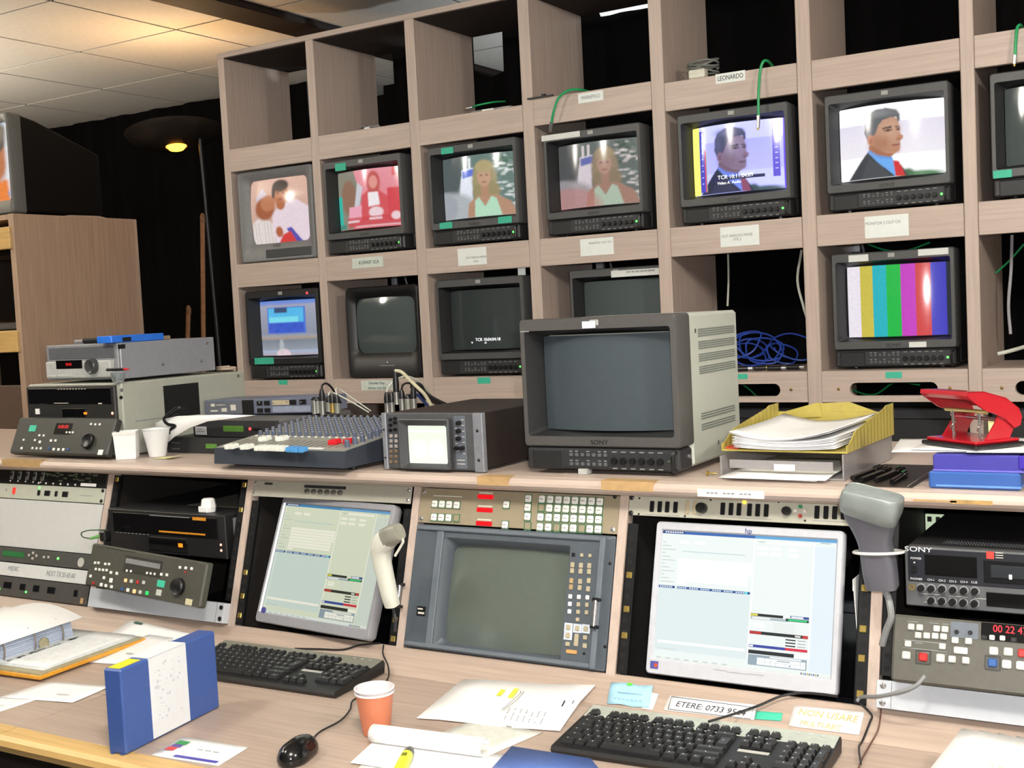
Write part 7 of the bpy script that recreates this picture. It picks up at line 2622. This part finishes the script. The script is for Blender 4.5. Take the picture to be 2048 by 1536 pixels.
for pts, lab in ((((0, 1396), (145, 1407), (222, 1374), (100, 1364)), 'white envelope lying in front of the open binder'),
                 (((-60, 1420), (0, 1424), (80, 1398), (-20, 1395)), 'white sheet at left edge under the envelope'),
                 (((160, 1325), (250, 1330), (350, 1275), (300, 1268)), 'white printed sheet beside the blue cassette case'),
                 (((215, 1272), (372, 1296), (392, 1270), (262, 1240)), 'white letter behind the binder with dark green logo')):
    zz = .0006 if 'under' in lab else .0016 if 'envelope' in lab else .0012
    P = [lift(D(u, v), zz) for u, v in pts]
    P = [p if p[1] < -1.497 else strip_pt(*q, .003 if 'logo' in lab else .0055) for p, q in zip(P, pts)]
    o, c_, P = quad_sheet('loose_sheet', lab, 'paper', P, PAPER(), .0005, wave=.0004)
    if 'logo' in lab:
        print_on(o, c_, P, [(.10, .22, .82, .93)], mat('green_ink', '#2e5a4c', .5), .003, 'logo')
    else:
        print_on(o, c_, P, [(.6 + .03 * k, .62 + .03 * k, .3, .34) for k in range(6)], GINK(), .003)

# ------------------------------------------------------------------ labels, leads and odds on the monitor wall
def rail_label(label, u0, v0, u1, v1, lines=(), m=None, size=.008, ink=None, name='paper_label', cat='label', wsc=.85):
    a, c = at(u0, v0, y=-.0006), at(u1, v1, y=-.0006)
    x0, x1, z1, z0 = a[0], c[0], a[2], c[2]
    cx, cz = (x0 + x1) / 2, (z0 + z1) / 2
    o = thing(name, label, cat, (cx, -.0004, cz))
    B().box(x0 - cx, x1 - cx, -.0008, 0, z0 - cz, z1 - cz).obj('card', m or LABELW, o)
    for txt, dx, dz in lines:
        text(txt, size, ink or INK(), o, (dx, -.0011, dz), wscale=wsc)
    return o


LW = mat('bright_label', '#e6ece8', .6, noise=.02)
rail_label('pale green and white station label under the red picture monitor', 704, 517, 767, 533, (('KUWAIT SCA', .006, 0),), mat('pale_green_label', '#cfd8d0', .6), .018, mat('green_ink', '#3d7a6a', .5))
rail_label('white card label under the left blonde presenter monitor', 915, 498, 974, 528, (('OUT ANALOG MIXER', .016, -.004), ('VTR 1', .016, -.018)), LW, .010, GINK())
rail_label('white card label under the faded blonde presenter monitor', 1160, 479, 1228, 508, (('MONITOR 1 OUT CH', .012, .012),), LW, .010, GINK())
rail_label('white card label under the blue tinted monitor', 1440, 455, 1519, 489, (('OUT ANALOG MIXER', -.008, .002), ('VTR 2', -.008, -.010)), LW, .012, GINK())
rail_label('white card label under the monitor with man in grey suit', 1729, 434, 1818, 471, (('MONITOR 2 OUT CH', -.010, .010),), LW, .012, GINK())
rail_label('white handwritten label reading LEONARDO on the upper rail', 1431, 149, 1491, 160, (('LEONARDO', 0, 0),), LW, .020, INK(), wsc=.75)
rail_label('faint white handwritten label beside the first green lead', 1156, 188, 1207, 200, (('MARIAPOLO', 0, 0),), LW, .016, GINK(), wsc=.75)
rail_label('white two line label on rail behind the cable plugs', 722, 761, 786, 780, (('Decoder Stop', 0, .008), ('Service Line Sat', 0, -.010)), mat('pale_green_label', '#cfd8d0', .6), .015, mat('green_ink', '#3d7a6a', .5))
for u0, v0, u1, v1, lab in ((557, 760, 575, 769, 'small teal tape under the blue studio monitor'), (955, 755, 981, 767, 'teal tape under the time code monitor'), (1468, 748, 1495, 758, 'teal tape on rail under the blue cable heap'),
                            (1771, 744, 1804, 756, 'teal tape on slotted rail under the colour bar monitor')):
    rail_label(lab, u0, v0, u1, v1, (), TEAL(), name='tape_label', cat='tape')


def bnc(o, p0, a, b_):
    a, b_ = np.array(a) - p0, np.array(b_) - p0
    B().cyl(tuple(a), tuple(b_), .0062, .0052, 12).obj('metal_plug', STEEL(), o, smooth=True)
    m_ = a + (b_ - a) * 1.0
    d = (b_ - a) / np.linalg.norm(b_ - a)
    B().cyl(tuple(b_), tuple(b_ + d * .006), .0035, .003, 10).obj('plug_pin', NUT, o, smooth=True)


pts = ppx([(1185, 186, .10), (1165, 180, .02), (1140, 180, -.015), (1118, 195, -.03), (1108, 220, -.035), (1103, 245, -.03)])
cable('green lead draped over the rail ending at the white strip', pts, .0042, GREENC(), parts=lambda o, p0: bnc(o, p0, at(1103, 244, y=-.03), at(1100, 262, y=-.02)))
pts = ppx([(1545, 132, .05), (1535, 122, .0), (1526, 124, -.018), (1520, 145, -.022), (1517, 190, -.03), (1517, 232, -.03)])
cable('green lead hanging over the rail in front of the blue tinted monitor', pts, .0042, GREENC(), parts=lambda o, p0: bnc(o, p0, at(1517, 231, y=-.03), at(1516, 256, y=-.03)))
pts = ppx([(2045, 56, .05), (2040, 50, .0), (2034, 58, -.015), (2031, 90, -.02), (2030, 112, -.02)])
cable('short green lead over the rail at the right edge of picture', pts, .0042, GREENC(), parts=lambda o, p0: bnc(o, p0, at(2030, 110, y=-.02), at(2029, 128, y=-.02)))
pts = ppx([(945, 217, -.004), (955, 213, .02), (985, 207, .05), (1010, 205, .12)])
cable('thin green lead with gold plug lying on the third upper shelf', [p + np.array([0, 0, .004]) for p in pts], .003, GREENC(), parts=lambda o, p0: bnc(o, p0, pts[0] + np.array([0, 0, .004]), pts[0] + np.array([-.02, -.004, .002])))
# crumpled wrapper and folded paper on the upper shelves
for u, v, w, lab, zz in ((742, 252, .04, 'crumpled silver wrapper on the second upper shelf', ZA[1]), (985, 212, .075, 'folded white paper lying on the third upper shelf', ZA[1])):
    p = at(u, v, y=.03)
    o = thing('paper_scrap', lab, 'paper', (p[0], .03, zz))
    b = B()
    r = random.Random(u)
    vv = []
    for i in range(6):
        for j in range(4):
            vv.append((-w + 2 * w * i / 5, -.02 + .04 * j / 3, .001 + .014 * r.random() * (1 if 'silver' in lab else .5)))
    b.add(vv, [(i * 4 + j, (i + 1) * 4 + j, (i + 1) * 4 + j + 1, i * 4 + j + 1) for i in range(5) for j in range(3)])
    ob = b.obj('crumpled_sheet', mat('silver_wrap', '#b4b6b8', .35, .3) if 'silver' in lab else PAPER(), o)
    ob.modifiers.new('thickness', 'SOLIDIFY').thickness = .0006
    B().box(-w * .4, w * .2, -.021, -.018, .001, .006).obj('fold', PAPER(), o)
# black bracket on the fourth shelf
p = at(1085, 193, y=-.005)
o = thing('metal_bracket', 'thin black metal bracket on the rail beside first green lead', 'bracket', (p[0], -.006, ZA[1] + .0125))
B().box(-.055, .040, -.006, .004, 0, .004).obj('flat_bar', KNOBM, o)
B().box(.0, .012, -.006, .004, .004, .010).obj('stud', KNOBM, o)
# mains adapter with coiled lead
p = at(1392, 150, y=.0)
o = thing('socket_block', 'white three way socket block with coiled grey lead on shelf', 'socket block', (p[0], .012, ZA[1] + .0008))
B().box(-.026, .026, -.010, .020, .0, .026, .003).obj('block', mat('cream_block', '#d9d8c8', .45), o)
for k in (-1, 0, 1):
    B().lathe([(.005, -.0005), (.005, .001), (.0004, .0012)], axis='y', n=10, c=(.015 * k, -.010, .014)).obj('socket_hole', KNOBM, o)
B().tube([(.045 * math.cos(a) + .004 * math.sin(3 * a), .05 + .03 * math.sin(a), .030 + .016 * math.sin(a * .7) + .001 * a) for a in np.linspace(0, 26, 90)], .0034, 6, 0).obj('coiled_lead', mat('grey_lead', '#6f736e', .5), o, smooth=True)

# heap of blue cables in the empty cubby hole
r = random.Random(21)
t = thing('cable_heap', 'tangled heap of thin blue network cables in the empty cubby hole', 'cables', (-.04, .16, ZC[1]))
for k in range(7):
    cx, cy = r.uniform(-.09, .09), r.uniform(-.06, .05)
    R_ = r.uniform(.03, .075)
    ph, tl = r.uniform(0, 6), r.uniform(-.6, .6)
    pts = [(cx + R_ * math.cos(a + ph) * (1 + .15 * math.sin(2.3 * a)), cy + R_ * .6 * math.sin(a + ph), .012 + .0045 * k + .035 * (1 + math.sin(a + ph + tl)) * R_ / .06) for a in np.linspace(0, r.uniform(6, 12), 26)]
    B().tube(pts, .0028, 6, 2).obj('blue_lead', mat('network_blue', '#22409a', .4), t, smooth=True)
for k in range(6):
    cx = -.13 + .05 * k + r.uniform(-.01, .01)
    cy = r.uniform(-.13, -.09)
    an = r.uniform(-1, 1)
    d = np.array([math.cos(an), math.sin(an) * .5, 0]) * .022
    p = np.array([cx, cy, .009])
    B().cyl(tuple(p - d), tuple(p + d), .0075, .0075, 10).obj('plug_body', KNOBM, t, smooth=True)
    B().cyl(tuple(p + d), tuple(p + d * 1.7), .0062, .0062, 10).obj('plug_tip', STEEL() if k % 3 else NUT, t, smooth=True)

# leads hanging behind the monitors
HANG = [((1456, 505, .25), (1457, 560, .25), (1455, 612, .25), .0035, WCABLE(), 'straight white lead hanging behind the empty cubby hole'),
        ((1603, 500, .12), (1595, 560, .15), (1606, 610, .15), (1615, 640, .16), .004, WCABLE(), 'curved white lead hanging at right of the empty cubby hole'),
        ((2024, 470, .2), (2022, 540, .2), (2017, 610, .2), (2021, 668, .2), .0045, mat('grey_hang', '#a2a2aa', .5), 'grey lead with plug hanging in the right cubby hole'),
        ((2048, 488, .26), (2020, 520, .26), (1992, 546, .26), .003, GREENC(), 'green lead slanting across the right cubby hole'),
        ((1735, 488, .30), (1770, 500, .3), (1810, 502, .3), (1860, 485, .3), .003, GREENC(), 'green lead sagging behind the colour bar monitor'),
        ((2048, 694, .10), (2020, 702, .06), (1995, 708, .05), .0055, WCABLE(), 'thick white lead on the floor of the right cubby hole'),
        ((1660, 760, .3), (1740, 790, .3), (1790, 765, .3), (1840, 770, .3), .003, GREENC(), 'green lead seen through the slotted rail'),
        ((1480, 765, .3), (1500, 780, .3), (1515, 795, .3), .003, GREENC(), 'short green lead seen through the middle slotted rail')]
for hgt in HANG:
    *pp, rr, m_, lab = hgt
    cable(lab, ppx(pp), rr, m_)
for u, v, w, m_, lab in ((779, 562, .012, mat('pale_metal', '#b8bcc4', .35, .6), 'pale metal connector above the black television'), (1034, 543, .013, mat('glowing_white_plug', '#e6ece0', .4, emit=.3), 'small white plug above the time code monitor'),  # white plug material emits faintly
                         (1192, 529, .015, mat('pale_metal', '#b8bcc4', .35, .6), 'pale metal connector above the labelled dark monitor'), (1703, 492, .02, mat('pale_metal', '#b8bcc4', .35, .6), 'pale ribbon leads above the colour bar monitor')):
    p = at(u, v, y=.36)
    o = thing('wall_connector', lab, 'connector', (p[0], .392, p[2] - .01))
    B().box(-w, w, -.006, .01, -.01, .035, .002).obj('body', m_, o)
    B().tube([(0, 0, .03), (0, .03, .06), (.01, .06, .02), (.02, .12, -.20)], .004, 6).obj('lead', m_, o, smooth=True)

# equipment standing below the slotted rails, behind the shelf
for x0, x1, lab in ((-.262, .130, 'black equipment box below the middle slotted rail'), (.196, .580, 'black equipment box below the slotted rail with colour bars'), (.640, 1.030, 'black equipment box below the right slotted rail')):
    t = thing('equipment_box', lab, 'equipment', ((x0 + x1) / 2, .05, .0), group='black equipment boxes below the wall')
    h = (x1 - x0) / 2
    B().box(-h, h, 0, .26, .60, 1.135, .004).obj('cabinet', mat('equip_black', '#161618', .5, noise=.1), t)
    B().box(-h + .012, h - .012, -.006, .002, 1.10, 1.128, .002).obj('front_panel', mat('equip_panel', '#26272b', .4), t)
    B().box(-h, h, .01, .25, 0, .60).obj('plinth', mat('equip_plinth', '#121214', .6), t)
    led(t, -h * .3, 1.112, .003, mat('white_pin', '#d5d8d2', .4), -.006)
